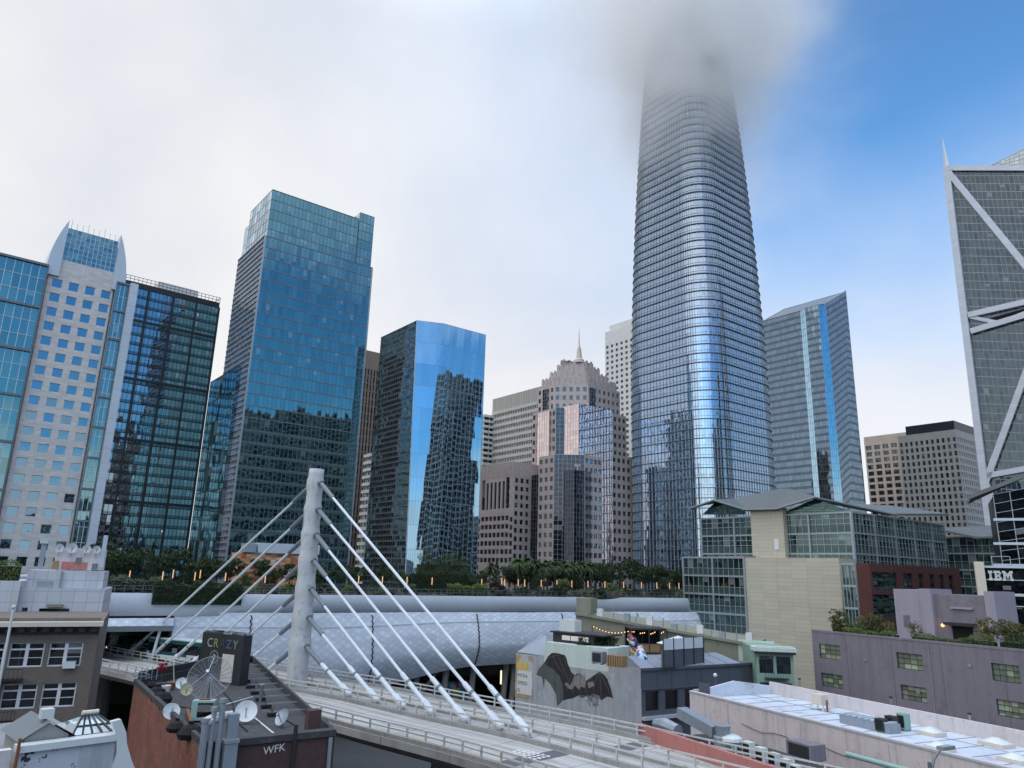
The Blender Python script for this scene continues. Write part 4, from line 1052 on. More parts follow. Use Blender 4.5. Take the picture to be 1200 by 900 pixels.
# ---- 16 sign building at the right edge (IBM letters)
eI = head(-60); rI = -eI; nI = V((rI.y, -rI.x, 0))
I0 = lay(1163, 575, 112); ti = thing('glass_office', 'black glass office block carrying white IBM letters beside a beige pylon', 'building', flat(I0))
def pi_(px, py, d=0.0): return on_plane(px, py, I0 + nI * d, nI)
zi = I0.z
fI = Face(flat(I0), flat(I0) + rI * 26, flat(I0 + rI * 26, zi + 4.5), flat(I0, zi - .6)); 
glazing(ti, fI, 12, 28, M['g_ibm'], M['alu'], vw=.10, vd=.1, hw=.07, hd=.08)
b2 = MB()
for y_ in (609, 637, 662): a = pi_(1164, y_, .02); b2.bar(a, a + rI * 25, .38, .35, nI)
b2.build('floor_band', M['alu_pale'], ti)
e0, e1 = pi_(1137, 579.5, 2.2), pi_(1206, 552.5, 2.2)
plate(ti, [e0, e1, e1 - nI * 16 + Z * 1.2, e0 - nI * 14 + Z * .4], rm, 'roof_plate', .6)
s0 = pi_(1151, 663, 2.6); zt_ = s0.z
bb = MB(); bb.box(flat(s0), rI * 28, -nI * 2.5, Z * zt_); bb.build('sign_podium', M['g_ibm'], ti)
b2 = MB()
for y_, w2 in ((664, .3), (696, .38), (709, .12), (679, .1)):
    a = pi_(1152, y_, 2.65); b2.bar(a, a + rI * 27, w2, .2, nI)
b2.build('sign_band', M['alu_pale'], ti)
bb = MB(); a = pi_(1141.5, 658, 3.2); b = pi_(1152.5, 658, 3.2); bb.box(flat(a), flat(b) - flat(a), -nI * 3, Z * a.z); bb.build('pylon', M['beige_plain'], ti)
bb = MB(); a = pi_(1163, 662, 2.0); b = pi_(1182, 655, 2.0)
for q_ in (a, a + rI * 2.3, ): bb.bar(flat(q_, zt_), flat(q_, zt_ + 1.4), .1, .1, nI)
bb.bar(flat(a, zt_ + 1.4), flat(a + rI * 2.3, zt_ + 1.4), .1, .1, nI); bb.build('roof_railing', M['alu'], ti)
bb = MB(); bb.box(flat(I0) - nI * .1, rI * 26, -nI * 14, Z * (zi - .8)); bb.build('rear_wall', M['black_steel'], ti)
# striped letters, eight bars each
ROWS = {'I': ['1111', '1111', '0110', '0110', '0110', '0110', '1111', '1111'],
        'B': ['1111110', '1111111', '0110011', '0111110', '0111110', '0110011', '1111111', '1111110'],
        'M': ['1110000111', '1111001111', '0111111110', '0111111110', '0110110110', '0110110110', '1110000111', '1110000111']}
la = pi_(1159, 680, 2.75); lh = pi_(1159, 668.5, 2.75).z - la.z; lw = (pi_(1188, 680, 2.75) - la).dot(rI)
adv = {'I': 0, 'B': 5, 'M': 13}; cwid = lw / 23.0; rh = lh / 8
for ch, rows in ROWS.items():
    b = MB()
    for j, row in enumerate(rows):
        i = 0
        while i < len(row):
            if row[i] == '0': i += 1; continue
            k = i
            while k < len(row) and row[k] == '1': k += 1
            b.box(la + rI * ((adv[ch] + i) * cwid) + Z * ((7 - j) * rh), rI * ((k - i) * cwid), nI * .12, Z * (rh * .8)); i = k
    b.build('sign_letter', M['bus_white'], ti)

# ---- 17 purple building, its garden and penthouse
ZP = 19.4
A_, B_ = on_z(951, 738, ZP), on_z(1212, 762.8, ZP); rP = (B_ - A_).normalized(); nP = V((rP.y, -rP.x, 0)); wP = (B_ - A_).length + 14
tp = thing('warehouse', 'plain purple stucco building with steel factory windows and a planted roof', 'building', flat(A_ + rP * 15))
fP = wall_face(A_, rP, wP, 0, ZP); rr = []
for i, (x0, y0, x1, y1) in enumerate(((959.5, 752.5, 985.5, 776), (962, 787, 988.5, 808), (1050, 764.5, 1082.5, 785.5), (1055, 802, 1087, 824), (1161, 778, 1197, 801), (1167, 820, 1203, 845))):
    rr.append(px_rect(fP, x0, y0, x1, y1))
top_ = sum(r[3] for r in rr[::2]) / 3; bot_ = sum(r[2] for r in rr[::2]) / 3; t2_ = sum(r[3] for r in rr[1::2]) / 3; b2_ = sum(r[2] for r in rr[1::2]) / 3
rr = [(r[0], r[1], *((bot_, top_) if i % 2 == 0 else (b2_, t2_))) for i, r in enumerate(rr)]
w_ = rr[5][0] - rr[4][0]; rr.append((rr[4][0] + 9, rr[4][1] + 9, bot_, top_)); 
punched(tp, fP, rr, M['purple'], M['g_factory'], .25, M['dark_metal'], .07, cross=(4, 3), mid=.07, wname='stucco_wall')
bb = MB(); bb.box(flat(A_) - nP * 40, rP * wP, nP * 39.7, Z * (ZP - .9)); bb.build('roof', M['roof_grey'], tp)
bb = MB(); bb.bar(fP.M(0, ZP - .08, -.4), fP.M(wP, ZP - .08, -.4), .25, .45, fP.n); bb.bar(fP.M(0, 9.2), fP.M(wP, 9.2), .12, .06, fP.n); bb.build('coping', M['purple'], tp)
for u_ in (5.2, 11.5, 17.6, 24.4, 31.0): bb = MB(); bb.bar(fP.M(u_, .5, .001), fP.M(u_, ZP - .4, .001), .05, .012, fP.n); bb.build('control_joint', M['slate_wall'], tp)
for u_, v_ in ((7.6, ZP - 3.2), (20.6, ZP - 2.4), (14.2, ZP - 6.1)): bb = MB(); bb.box(fP.M(u_, v_, .002), rP * .4, fP.n * .09, Z * .3); bb.build('wall_vent', M['galv'], tp)
bb = MB(); bb.tube([fP.M(16.2, 1, .06), fP.M(16.2, ZP - .6, .06)], .05, 6); bb.build('downpipe', M['purple_lt'], tp)
# penthouse
zp0 = ZP - .9
Q = on_z(1052, 744, zp0 + .5); Q2 = on_plane(1084, 744, Q, nP)
qh = height_at(Q, 690) - zp0
th_ = thing('penthouse', 'lilac stucco rooftop stair house with a dark canopied doorway between two lit lamps', 'penthouse', flat(Q, zp0))
bb = MB(); c_ = flat(Q, zp0); aQ = (flat(Q2) - flat(Q)); aQ = rP * max(3.0, aQ.length)
bb.box(c_, aQ, -nP * 6, Z * qh); bb.build('block', M['purple_lt'], th_)
c2 = c_ + aQ
bb = MB(); bb.box(c2 + nP * .35, rP * 1.6, -nP * 5, Z * (qh + .15)); bb.build('pilaster', M['purple_lt'], th_)
Wd = 7.2
bb = MB(); bb.box(c2 + rP * 1.55 - nP * .3, rP * Wd, -nP * 5, Z * (qh * .93)); bb.build('entry_block', M['purple'], th_)
bb = MB(); bb.box(c2 + rP * (Wd + 1.1) + nP * .2, rP * 1.2, -nP * 5, Z * (qh + .1)); bb.build('pilaster', M['purple_lt'], th_)
bb = MB(); bb.box(c2 + rP * 3.6 - nP * .28, rP * 2.6, nP * .06, Z * 2.3); bb.build('door', M['black'], th_)
bb = MB(); bb.box(c2 + rP * 3.2 - nP * .25 + Z * 2.35, rP * 3.6, nP * 1.3, Z * .35); bb.build('canopy', M['dark_metal'], th_)
bb = MB(); bb.bar(c2 + rP * 3.8 - nP * .28 + Z * (qh * .68), c2 + rP * 6.6 - nP * .28 + Z * (qh * .68), .25, .3, nP); bb.build('light_shelf', M['purple_lt'], th_)
for d_ in (2.5, 7.6):
    bb = MB(); bb.lathe(c2 + rP * d_ - nP * .05 + Z * 2.0, [(.02, 0), (.2, .1), (.22, .3), (.1, .42), (.0, .45)], 10); bb.build('wall_lamp', M['bulb_glow'], th_)
bb = MB(); bb.box(c_ + rP * 1.1 + nP * .003 + Z * 1.6, rP * .9, nP * .05, Z * 1.6); bb.build('louvre', M['mid_metal'], th_)
bb = MB(); bb.box(c2 + rP * (Wd + 2.3) - nP * 1.0, rP * 30, -nP * .3, Z * 2.6); bb.build('garden_wall', M['purple'], th_)
bb = MB(); bb.cbox(c2 + rP * (Wd + 5.4) - nP * .6, rP, .7, .3, .9); bb.build('meter_box', M['alu_pale'], th_)
# ------------------------------------------------------------------ foliage
rng = np.random.default_rng(5)
def leaf_mesh(name, centers, size, mat, flat_=.5, tri=False):
    n = len(centers); C = np.asarray(centers, float)
    d = rng.normal(size=(n, 3)); d /= np.linalg.norm(d, axis=1)[:, None]
    e = rng.normal(size=(n, 3)); e -= d * (d * e).sum(1)[:, None]; e /= np.linalg.norm(e, axis=1)[:, None]
    s = size * rng.uniform(.6, 1.35, n)[:, None]
    V4 = np.stack([C - d * s, C + e * s * flat_, C + d * s, C - e * s * flat_], 1).reshape(-1, 3)
    me = bpy.data.meshes.new(name); me.from_pydata(V4.tolist(), [], np.arange(n * 4).reshape(-1, 4).tolist()); me.materials.append(mat); return me
def clumpy(n, rx, ry, rz, k=16, zc=0.0, bias=.35):
    """points in an uneven crown: k clumps scattered through an ellipsoid"""
    out_ = []
    cs = []
    while len(cs) < k:
        p = rng.uniform(-1, 1, 3)
        if .15 < np.linalg.norm(p) < 1: cs.append(p * np.array([rx, ry, rz]) * .82)
    for i, c in enumerate(cs):
        m = n // k; r = rng.uniform(.24, .46)
        q_ = rng.normal(size=(m, 3)); q_ /= np.linalg.norm(q_, axis=1)[:, None]
        q_ *= (rng.uniform(.35, 1, m) ** .5)[:, None]
        out_.append(c + q_ * r * np.array([rx, ry, rz * .8]))
    o = np.concatenate(out_); o[:, 2] += zc; return o
def mesh_obj(name, me, parent, loc=(0, 0, 0)):
    o = bpy.data.objects.new(name, me); col.objects.link(o); o.parent = parent; o.location = loc; ORG[o] = (ORG[parent] if parent else V((0, 0, 0))) + V(loc); return o
def make_tree(label, h, r, mat, kind_='round', n=2600, name='tree', group='park trees'):
    t = thing(name, label, 'tree', (0, 0, -500), group)
    tr = MB(); tr.tube([V((0, 0, -500)), V((.08, .05, -500 + h * .35)), V((-.05, .1, -500 + h * .75))], [.16, .12, .05], 7)
    for k in range(5):
        a = k * 1.3; z0 = h * (.35 + .07 * k); tr.tube([V((.05, .05, -500 + z0)), V((math.cos(a) * r * .6, math.sin(a) * r * .6, -500 + z0 + h * .2))], [.07, .02], 5)
    tr.build('trunk', M['bark'], t)
    if kind_ == 'round': pts = clumpy(n, r, r, h * .38, 18, h * .62)
    elif kind_ == 'cone':
        z_ = rng.uniform(0, 1, n) ** 1.3; a = rng.uniform(0, 6.283, n); rr = r * (1 - z_) * (.45 + .55 * rng.uniform(0, 1, n) ** .5) * (1 + .25 * np.sin(z_ * 40 + a))
        pts = np.stack([rr * np.cos(a), rr * np.sin(a), h * .12 + z_ * h * .9], 1)
    mesh_obj('crown', leaf_mesh('crown', pts, .17 if kind_ == 'round' else .15, mat), t)
    return t
def make_shrub(label, rx, rz, mat, n=1100, name='shrub', group='park shrubs', leafsize=.13):
    t = thing(name, label, 'shrub', (0, 0, -500), group)
    st = MB(); st.tube([V((0, 0, -500)), V((0, 0, -500 + rz))], [.06, .02], 5); st.build('stem', M['bark'], t)
    mesh_obj('foliage', leaf_mesh('foliage', clumpy(n, rx, rx, rz * .55, 12, rz * .5), leafsize, mat), t)
    return t
def hedge(label, p, q, w_, h_, mat, dens=70, name='hedge', group=None, cat='hedge', size=.11, base=None):
    p, q = V(p), V(q); e = q - p; L = e.length; e.normalize(); n_ = V((e.y, -e.x, 0))
    N_ = int(dens * (L * h_ * 2 + L * w_)); u = rng.uniform(0, 1, N_); v = rng.uniform(-.5, .5, N_); z_ = rng.uniform(0, 1, N_)
    face_ = rng.integers(0, 3, N_); j = rng.normal(0, .09, N_)
    v = np.where(face_ == 0, .5 + j, np.where(face_ == 1, v, v)); z_ = np.where(face_ == 1, 1 + j * .8, z_)
    bump = 1 + .12 * np.sin(u * L * 1.1) + .08 * np.sin(u * L * 3.3 + 1)
    P = np.array(p)[None] + np.outer(u * L, np.array(e)) + np.outer(v * w_, np.array(n_)) + np.outer(z_ * h_ * bump, (0, 0, 1))
    mid = (p + q) / 2
    me = leaf_mesh(name, P - np.array(mid)[None], size, mat); o = bpy.data.objects.new(name, me); col.objects.link(o); o.location = mid; ORG[o] = mid
    tag(o, label, cat, group)
    b = MB(); b.box(p - n_ * w_ * .36, e * L, n_ * w_ * .72, Z * h_ * .86); b.build('shade_core', surf('hedge_inside', (.012, .018, .010), .95), o)  # near-black core box, its colour standing in for shade between the leaves
    return o
def place(o, p, rz=None, s=1.0, label=None, first=[]):
    if o in first: return dup(o, p, rz if rz is not None else random.uniform(0, 6.28), s, label)
    first.append(o); o.location = p; o.rotation_euler = (0, 0, rz or 0); o.scale = (s, s, s); ORG[o] = V(p)
    if label: o['label'] = label
    return o

# ------------------------------------------------------------------ transit centre with roof park
ZPK = 21.5
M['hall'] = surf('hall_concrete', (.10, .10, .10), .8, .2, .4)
T0, T1 = V((-61, 108, 0)), V((38, 164, 0)); eT = (T1 - T0).normalized(); nT = V((eT.y, -eT.x, 0)); LT = (T1 - T0).length
def tp_(s, d, z): return T0 + eT * s + nT * d + Z * z
tt = thing('transit_center', 'white perforated wavy transit hall with a garden on its roof behind the bridge', 'building', tp_(50, -10, 0))
def s_at(px, z, d=0.0):
    a, b = -60, 200
    for _ in range(50):
        c = (a + b) / 2
        if proj(tp_(c, d, z))[0] < px: a = c
        else: b = c
    return a
sP0, sP1 = s_at(95, 15), s_at(200, 15)
def und(s): return 1.3 * math.sin((s - 20) / 42 * 2 * math.pi) + .5 * math.sin(s / 17)
def zbot(s):
    t_ = min(1, max(0, (s - 34) / 30)); return 6.3 + 3.0 * (t_ * t_ * (3 - 2 * t_)) + .5 * math.sin(s / 9)
def prof(s, t):
    b_ = .22 + .78 * min(1, max(0, (s - sP1) / 30))
    zz_ = 18.75 + (zbot(s) - 18.75) * t
    return (1.0 + und(s) * .6 + 2.5 * math.sin(math.pi * min(1, .12 + .62 * t)) - 1.1 * max(0, t - .62) ** 1.2 * 3) * b_ + .1, zz_
S = [sP1 + i * (150 - sP1) / 150 for i in range(151)]
g = MB(); NT_ = 22
for i in range(150):
    for j in range(NT_):
        ps = []
        for (s, t) in ((S[i], (j + 1) / NT_), (S[i + 1], (j + 1) / NT_), (S[i + 1], j / NT_), (S[i], j / NT_)):
            d, z_ = prof(s, t); ps.append((tp_(s, d, z_), (s, -t * 13)))
        g.poly([p[0] for p in ps], [p[1] for p in ps])
# short strip over the portal
for i in range(12):
    s0_, s1_ = -40 + (sP1 + 40) * i / 12, -40 + (sP1 + 40) * (i + 1) / 12
    g.poly([tp_(s0_, 1.2, 16.9), tp_(s1_, 1.2, 16.9), tp_(s1_, .6, 18.0), tp_(s0_, .6, 18.0)], [(s0_, -1.2), (s1_, -1.2), (s1_, 0), (s0_, 0)])
aw = g.build('awning', M['pearl'], tt, smooth=2)
# zigzag joints in the awning
for px in (436, 560, 661, 293, 752):
    s_ = s_at(px, 14, 3); b = MB(); prev = None
    for j in range(27):
        t = .03 + j * .036; d, z_ = prof(s_, t); p = tp_(s_ + (.13 if j % 2 else -.13), d + .06, z_)
        if prev is not None: b.bar(prev, p, .17, .05, nT)
        prev = p
    b.build('joint', M['black'], aw)
# a pale raised strip high on the awning
b = MB(); prev = None
for i in range(90):
    s_ = sP1 + 1 + i * (140 - sP1) / 90; d, z_ = prof(s_, .17); p = tp_(s_, d + .05, z_)
    if prev is not None: b.bar(prev, p, .12, .05, nT)
    prev = p
b.build('rib', M['white_steel'], aw)
# smooth pale band under the park railing, with dark slots where it lifts off the awning
pb = MB(); SLOTS = [(s_at(358, 19), 7), (s_at(612, 19), 6.5), (s_at(784, 19), 7)]
SB = [-45 + i * 195 / 130 for i in range(131)]
def band(s):
    lift = sum(math.exp(-((s - c) / w_) ** 2) for c, w_ in SLOTS)
    return 18.3 + lift * .5
for i in range(130):
    a, b_ = SB[i], SB[i + 1]
    q = lambda s, k: tp_(s, (.9 + und(s) * .3 if k else .2 + und(s) * .3), band(s) if k else ZPK)
    pb.poly([q(a, 1), q(b_, 1), q(b_, 0), q(a, 0)]); pb.poly([tp_(a, -1.5, band(a)), tp_(b_, -1.5, band(b_)), q(b_, 1), q(a, 1)])
pb.build('parapet_band', surf('band_panels', (.56, .61, .68), .5, .07, .15), tt, smooth=2)
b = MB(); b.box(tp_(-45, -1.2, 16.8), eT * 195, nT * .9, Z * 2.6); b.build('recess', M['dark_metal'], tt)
# roof deck, hall behind, portal, columns
bx = MB(); bx.box(tp_(-45, -48, ZPK - .6), eT * 200, nT * 47.8, Z * .6); bx.build('park_slab', M['soil'], tt)
bx = MB(); bx.box(tp_(-45, -40, 17), eT * 200, nT * 39, Z * 1.2); bx.box(tp_(-45, -44, 0), eT * 200, nT * 4, Z * 20); bx.box(tp_(sP1 + .5, -12, 6), eT * (150 - sP1), nT * .5, Z * 12); bx.build('hall_wall', M['hall'], tt)
bx = MB(); bx.box(tp_(-45, -38, 11.4), eT * 200, nT * 38.5, Z * .5); bx.build('bus_floor', M['asphalt'], tt)
bx = MB(); bx.box(tp_(-45, -.2, 16.2), eT * (sP1 + 45), nT * 1.6, Z * .75); bx.build('portal_lintel', M['mid_metal'], tt)
for s_ in (sP1 - 2.4, sP0 - 3):
    c_ = MB(); c_.tube([tp_(s_, .4, 11), tp_(s_ + .8, .6, 16.6)], .22, 8); c_.build('portal_column', M['white_steel'], tt)
bx = MB(); bx.box(tp_(sP1 - .3, -10, 11.8), eT * .6, nT * 10.5, Z * 5); bx.build('portal_jamb', M['dark_metal'], tt)
for px in (395, 432, 486, 520, 552, 590, 600):
    s_ = s_at(px, 7, -2); c_ = MB(); c_.tube([tp_(s_, -2.5, 0), tp_(s_, -1.0, 9.5)], .55, 10); c_.build('column', M['concrete'], tt)
c_ = MB(); s_ = s_at(490, 7, -2); c_.tube([tp_(s_ - 2, -1.6, 2), tp_(s_ + 3.4, -1.6, 8.6)], .3, 8); c_.build('raking_strut', M['concrete'], tt)
for px, z0, z1 in ((587, 5.6, 8.0), (606, 3.6, 7.2)):
    s_ = s_at(px, 6, -3); c_ = MB(); c_.tube([tp_(s_, -3, z0), tp_(s_, -3, z1)], .16, 8); c_.build('light_tube', M['tube_glow'], tt)
bx = MB(); s_ = s_at(468, 5, -6); bx.box(tp_(s_, -6, 2.5), eT * 15, nT * .2, Z * 3.6); bx.build('art_wall', M['graffiti'], tt)
bx = MB(); s_ = s_at(392, 5, -6); bx.box(tp_(s_, -6, 3.0), eT * 8, nT * .2, Z * 3.2); bx.build('banner_wall', M['poster'], tt)
# railing along the park
b = MB()
for z_ in (ZPK + .55, ZPK + 1.05): b.bar(tp_(-45, -.1, z_), tp_(140, -.1, z_), .06, .06, nT)
for i in range(150): p = tp_(-45 + i * 1.24, -.1, ZPK); b.bar(p, p + Z * 1.05, .08, .06, nT)
b.build('railing', M['mid_metal'], tt)
# ---- the park: trees, shrubs, hedges, palms, glowing lamps, mosaic pavilion
def pk(px, back, z=ZPK): s_ = s_at(px, ZPK, -back); return tp_(s_, -back, z)
tA = make_tree('dense dark green tree in the roof park above the white hall', 6.5, 2.6, M['leaf_dark'])
tB = make_tree('mid green round tree in the roof park above the white hall', 5.4, 2.4, M['leaf_mid'])
tC = make_tree('narrow dark conifer in the roof park above the white hall', 7.5, 1.7, M['leaf_dark'], 'cone', 2200, 'conifer_tree')
tD = make_tree('pale yellow green small tree in the roof park above the white hall', 3.6, 1.7, M['leaf_light'], n=1500)
sA = make_shrub('low dark green shrub along the roof park edge', 1.5, 1.7, M['leaf_dark'])
sB = make_shrub('low fresh green shrub along the roof park edge', 1.4, 1.4, M['leaf_light'])
sC = make_shrub('low grey green shrub along the roof park edge', 1.6, 1.5, M['leaf_grey'])
sD = make_shrub('dark purple shrub at the roof park edge by the bright clipped hedge', 1.9, 2.4, M['leaf_purple'], 1500)
for px, bk_, o, s_ in ((128, 9, tA, 1.1), (150, 13, tA, 1.25), (172, 10, tC, 1.0), (196, 12, tA, 1.2), (216, 15, tC, .95), (233, 11, tB, 1.0), (252, 16, tA, .9), (268, 12, tA, .85),
                       (318, 13, tB, .75), (338, 13, tA, .85), (356, 9, tC, .75), (372, 12, tB, .85), (398, 10, tA, .9), (420, 14, tA, .8), (438, 9, tC, .7), (452, 13, tA, .9), (470, 16, tB, .8), (492, 20, tC, .8),
                       (514, 19, tC, .9), (537, 21, tC, 1.25), (552, 15, tB, .8), (567, 12, tA, .85), (581, 10, tC, .85), (596, 15, tA, 1.0), (612, 11, tA, .9), (627, 8, tC, .8), (634, 15, tB, .9),
                       (655, 13, tA, .95), (672, 10, tB, .85), (688, 14, tA, 1.1), (704, 10, tA, 1.1), (716, 16, tA, 1.2), (727, 11, tC, .9), (743, 13, tA, 1.3), (757, 9, tA, 1.2), (770, 13, tA, 1.15), (786, 10, tA, 1.1), (800, 12, tB, 1.1), (812, 10, tA, 1.2),
                       (108, 12, tA, 1.2), (660, 5, tD, 1.0), (648, 18, tA, 1.1), (603, 19, tB, 1.1), (716, 6, tD, .8), (140, 5, tD, .8), (304, 18, tA, .9), (286, 10, tB, .6), (482, 8, tD, .6), (779, 6, tB, .8), (185, 6, tD, .7)):
    place(o, pk(px, bk_), s=s_ * random.uniform(.92, 1.1))
for i, px in enumerate(range(112, 812, 13)):
    o = (sA, sC, sA, sB, sA, sC)[(i * 7 + (i * i) % 5) % 6]
    if 530 < px < 570: continue
    place(o, pk(px + random.uniform(-4, 4), random.uniform(1.4, 4)), s=random.uniform(.7, 1.15))
place(sD, pk(581, 2.4), 0, 1.1); place(sA, pk(655, 1.0), s=1.4); place(sA, pk(700, 1.0), s=1.3)
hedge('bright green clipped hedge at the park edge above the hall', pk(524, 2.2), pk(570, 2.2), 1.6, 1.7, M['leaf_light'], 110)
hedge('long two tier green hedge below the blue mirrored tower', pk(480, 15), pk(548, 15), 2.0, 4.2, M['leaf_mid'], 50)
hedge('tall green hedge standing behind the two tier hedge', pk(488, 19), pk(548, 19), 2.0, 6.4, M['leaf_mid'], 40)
hedge('dark trailing plants spilling over the white parapet left of the mast', tp_(s_at(178, 21), .75, 19.9), tp_(s_at(282, 21), .75, 19.9), 1.0, 2.9, M['leaf_dark'], 110, name='trailing_plants', cat='plants')
hedge('grey green bush mass at the park edge over the bus portal', pk(126, 2), pk(182, 2), 2.5, 1.9, M['leaf_grey'], 80)
# palms
palm = thing('palm_tree', 'feathery palm in the grove below the pink stepped tower', 'palm tree', (0, 0, -500), 'palms in the roof park')
tr = MB(); tr.tube([V((0, 0, -500)), V((.1, 0, -497)), V((.05, .1, -493.4))], [.2, .17, .15], 8); tr.build('trunk', M['bark'], palm)
b = MB()
for k in range(46):
    a = rng.uniform(0, 6.283); el = rng.uniform(-.75, 1.2); L = rng.uniform(1.7, 2.3); d = V((math.cos(a), math.sin(a), 0)); o_ = V((0, 0, -493.4)); prev = o_
    sd_ = d.cross(Z); wprev = .04
    for j in range(1, 7):
        q_ = j / 6; p = o_ + d * (L * q_ * math.cos(el * .8)) + Z * (L * (q_ * math.sin(el) - .55 * q_ * q_)); wd = .26 * math.sin(math.pi * min(.97, q_ * .85 + .15)) + .02
        for sg in (-1, 1):
            b.poly([prev, p, p + sd_ * sg * wd - Z * wd * .5 - d * .06, prev + sd_ * sg * wprev - Z * wprev * .5 - d * .06])
        prev = p; wprev = wd
b.build('crown', M['leaf_mid'], palm)
for px, bk_, s_ in ((606, 9, 1.0), (617, 12, 1.05), (628, 9, .98), (641, 11, 1.0), (650, 9, .95), (660, 12, 1.0), (671, 10, .96), (682, 12, 1.0), (692, 10, .95), (574, 10, .85), (637, 8, .9), (664, 8, .88)): place(palm, pk(px, bk_), s=s_)
# lamps
lamp = thing('park_lamp', 'slim post lamp glowing orange in the roof park planting', 'lamp', (0, 0, -500), 'orange park lamps')
b = MB(); b.tube([V((0, 0, -500)), V((0, 0, -498.2))], .07, 6); b.build('post', M['dark_metal'], lamp)
b = MB(); b.tube([V((0, 0, -498.2)), V((0, 0, -496.9))], .088, 8); b.build('lamp_tube', M['lamp_glow'], lamp)
for px, bk_, z_ in ((149, 5, 0), (188, 5, 0), (200, 6, .3), (226, 5, 0), (232, 8, .3), (262, 5, 0), (309, 5, -.2), (419, 4, 0), (447, 4, 0), (476, 4, 0), (505.5, 4, 0), (564, 4, -.1), (587.5, 6, .2), (591, 4, 0), (607, 5, 0), (614.5, 4, 0), (634, 4, 0), (652.5, 4, 0), (670, 4, 0), (689, 4, 0), (709, 4, 0), (731, 4, 0), (752, 4, 0), (770, 4, 0), (785, 4, 0), (796, 5, 0)):
    q_ = pk(px, bk_, ZPK + z_); place(lamp, q_, 0)
# pavilion
tv_ = thing('pavilion', 'orange mosaic roof pavilion with a pale canopy left of the bridge mast', 'pavilion', pk(310, 22))
b = MB(); p = pk(276, 20); q = pk(352, 20); zt_ = height_at(p, 647); b.box(p, q - p, -nT * 9, Z * (zt_ - ZPK)); b.build('wall', M['mosaic'], tv_)
b = MB(); p = pk(297, 19.5); zc_ = height_at(p, 636) ; b.box(flat(p, zt_ + .02), eT * 11.5, -nT * 9, Z * (zc_ - zt_)); b.build('canopy', M['alu_pale'], tv_)
b = MB(); p = pk(280, 19.5); b.box(flat(p, zt_ + .02), eT * 2.2, -nT * 3, Z * 1.6); b.build('service_box', M['galv'], tv_)

# ------------------------------------------------------------------ cable-stayed bus bridge
ZD = 12.0
axp = [V((-96, 133, 0)), V((-78, 121.5, 0))] + [flat(on_z(x, y, ZD)) for x, y in ((155, 769), (230, 783), (345, 806), (410, 817), (500, 838), (624, 864), (760, 899), (900, 936))]
axp.append(axp[-1] + (axp[-1] - axp[-2]) * 2.0); axp.append(axp[-1] + (axp[-1] - axp[-2]))
axp[0] = axp[2] + (axp[2] - axp[3]).normalized() * 24 + V((0, 4, 0)); axp[1] = (axp[0] + axp[2]) / 2 + V((-.6, -.5, 0))
AX = []
for i in range(1, len(axp) - 2):                                  # smooth curve through the points
    p0, p1, p2, p3 = axp[i - 1], axp[i], axp[i + 1], axp[i + 2]
    for k in range(12):
        t = k / 12; AX.append(.5 * ((2 * p1) + (p2 - p0) * t + (2 * p0 - 5 * p1 + 4 * p2 - p3) * t * t + (3 * p1 - p0 - 3 * p2 + p3) * t ** 3))
for _ in range(30): AX = [AX[0]] + [(AX[i - 1] + AX[i] * 2 + AX[i + 1]) / 4 for i in range(1, len(AX) - 1)] + [AX[-1]]
TAN = [(AX[min(i + 1, len(AX) - 1)] - AX[max(i - 1, 0)]).normalized() for i in range(len(AX))]
NRM = [V((t.y, -t.x, 0)) * -1 for t in TAN]                        # + is the far side
if NRM[0].y < 0: NRM = [-n_ for n_ in NRM]
def dk(i, o, z=ZD): return AX[i] + NRM[i] * o + Z * z
mast_i = min(range(len(AX)), key=lambda i: (AX[i] - axp[4]).length)
tbr = thing('cable_stayed_bridge', 'pale cable stayed bus bridge with a single round concrete mast', 'bridge', flat(AX[mast_i]))
NEAR, FAR = -9.6, 7.4
b = MB(); acc = 0
for i in range(len(AX) - 1):
    L = (AX[i + 1] - AX[i]).length
    for (o0, z0), (o1, z1) in (((NEAR, ZD), (FAR, ZD)), ((FAR, ZD), (FAR, ZD - .5)), ((FAR, ZD - .5), (FAR - 2.5, ZD - 1.8)), ((FAR - 2.5, ZD - 1.8), (NEAR + 2.5, ZD - 1.8)), ((NEAR + 2.5, ZD - 1.8), (NEAR, ZD - .6)), ((NEAR, ZD - .6), (NEAR, ZD))):
        b.poly([dk(i, o0, z0), dk(i + 1, o0, z0), dk(i + 1, o1, z1), dk(i, o1, z1)], [(acc, o0), (acc + L, o0), (acc + L, o1), (acc, o1)])
    acc += L
b.build('deck', M['deck_road'], tbr)
b = MB()
for o0 in (NEAR + .1, -1.9, 1.3, FAR - .5):
    for i in range(len(AX) - 1):
        a_, c_ = dk(i, o0, ZD), dk(i + 1, o0, ZD); s_ = NRM[i] * .4
        b.poly([a_, c_, c_ + Z * .35, a_ + Z * .35]); b.poly([a_ + s_, a_ + s_ + Z * .35, c_ + s_ + Z * .35, c_ + s_]); b.poly([a_ + Z * .35, c_ + Z * .35, c_ + s_ + Z * .35, a_ + s_ + Z * .35])
b.build('kerb', M['concrete'], tbr)
rail_defs = ((NEAR + .3, (.75, 1.15), 'near'), (-1.7, (.75, 1.15), 'm'), (1.5, (.75, 1.15), 'm'), (FAR - .3, (.75, 1.15), 'far'))
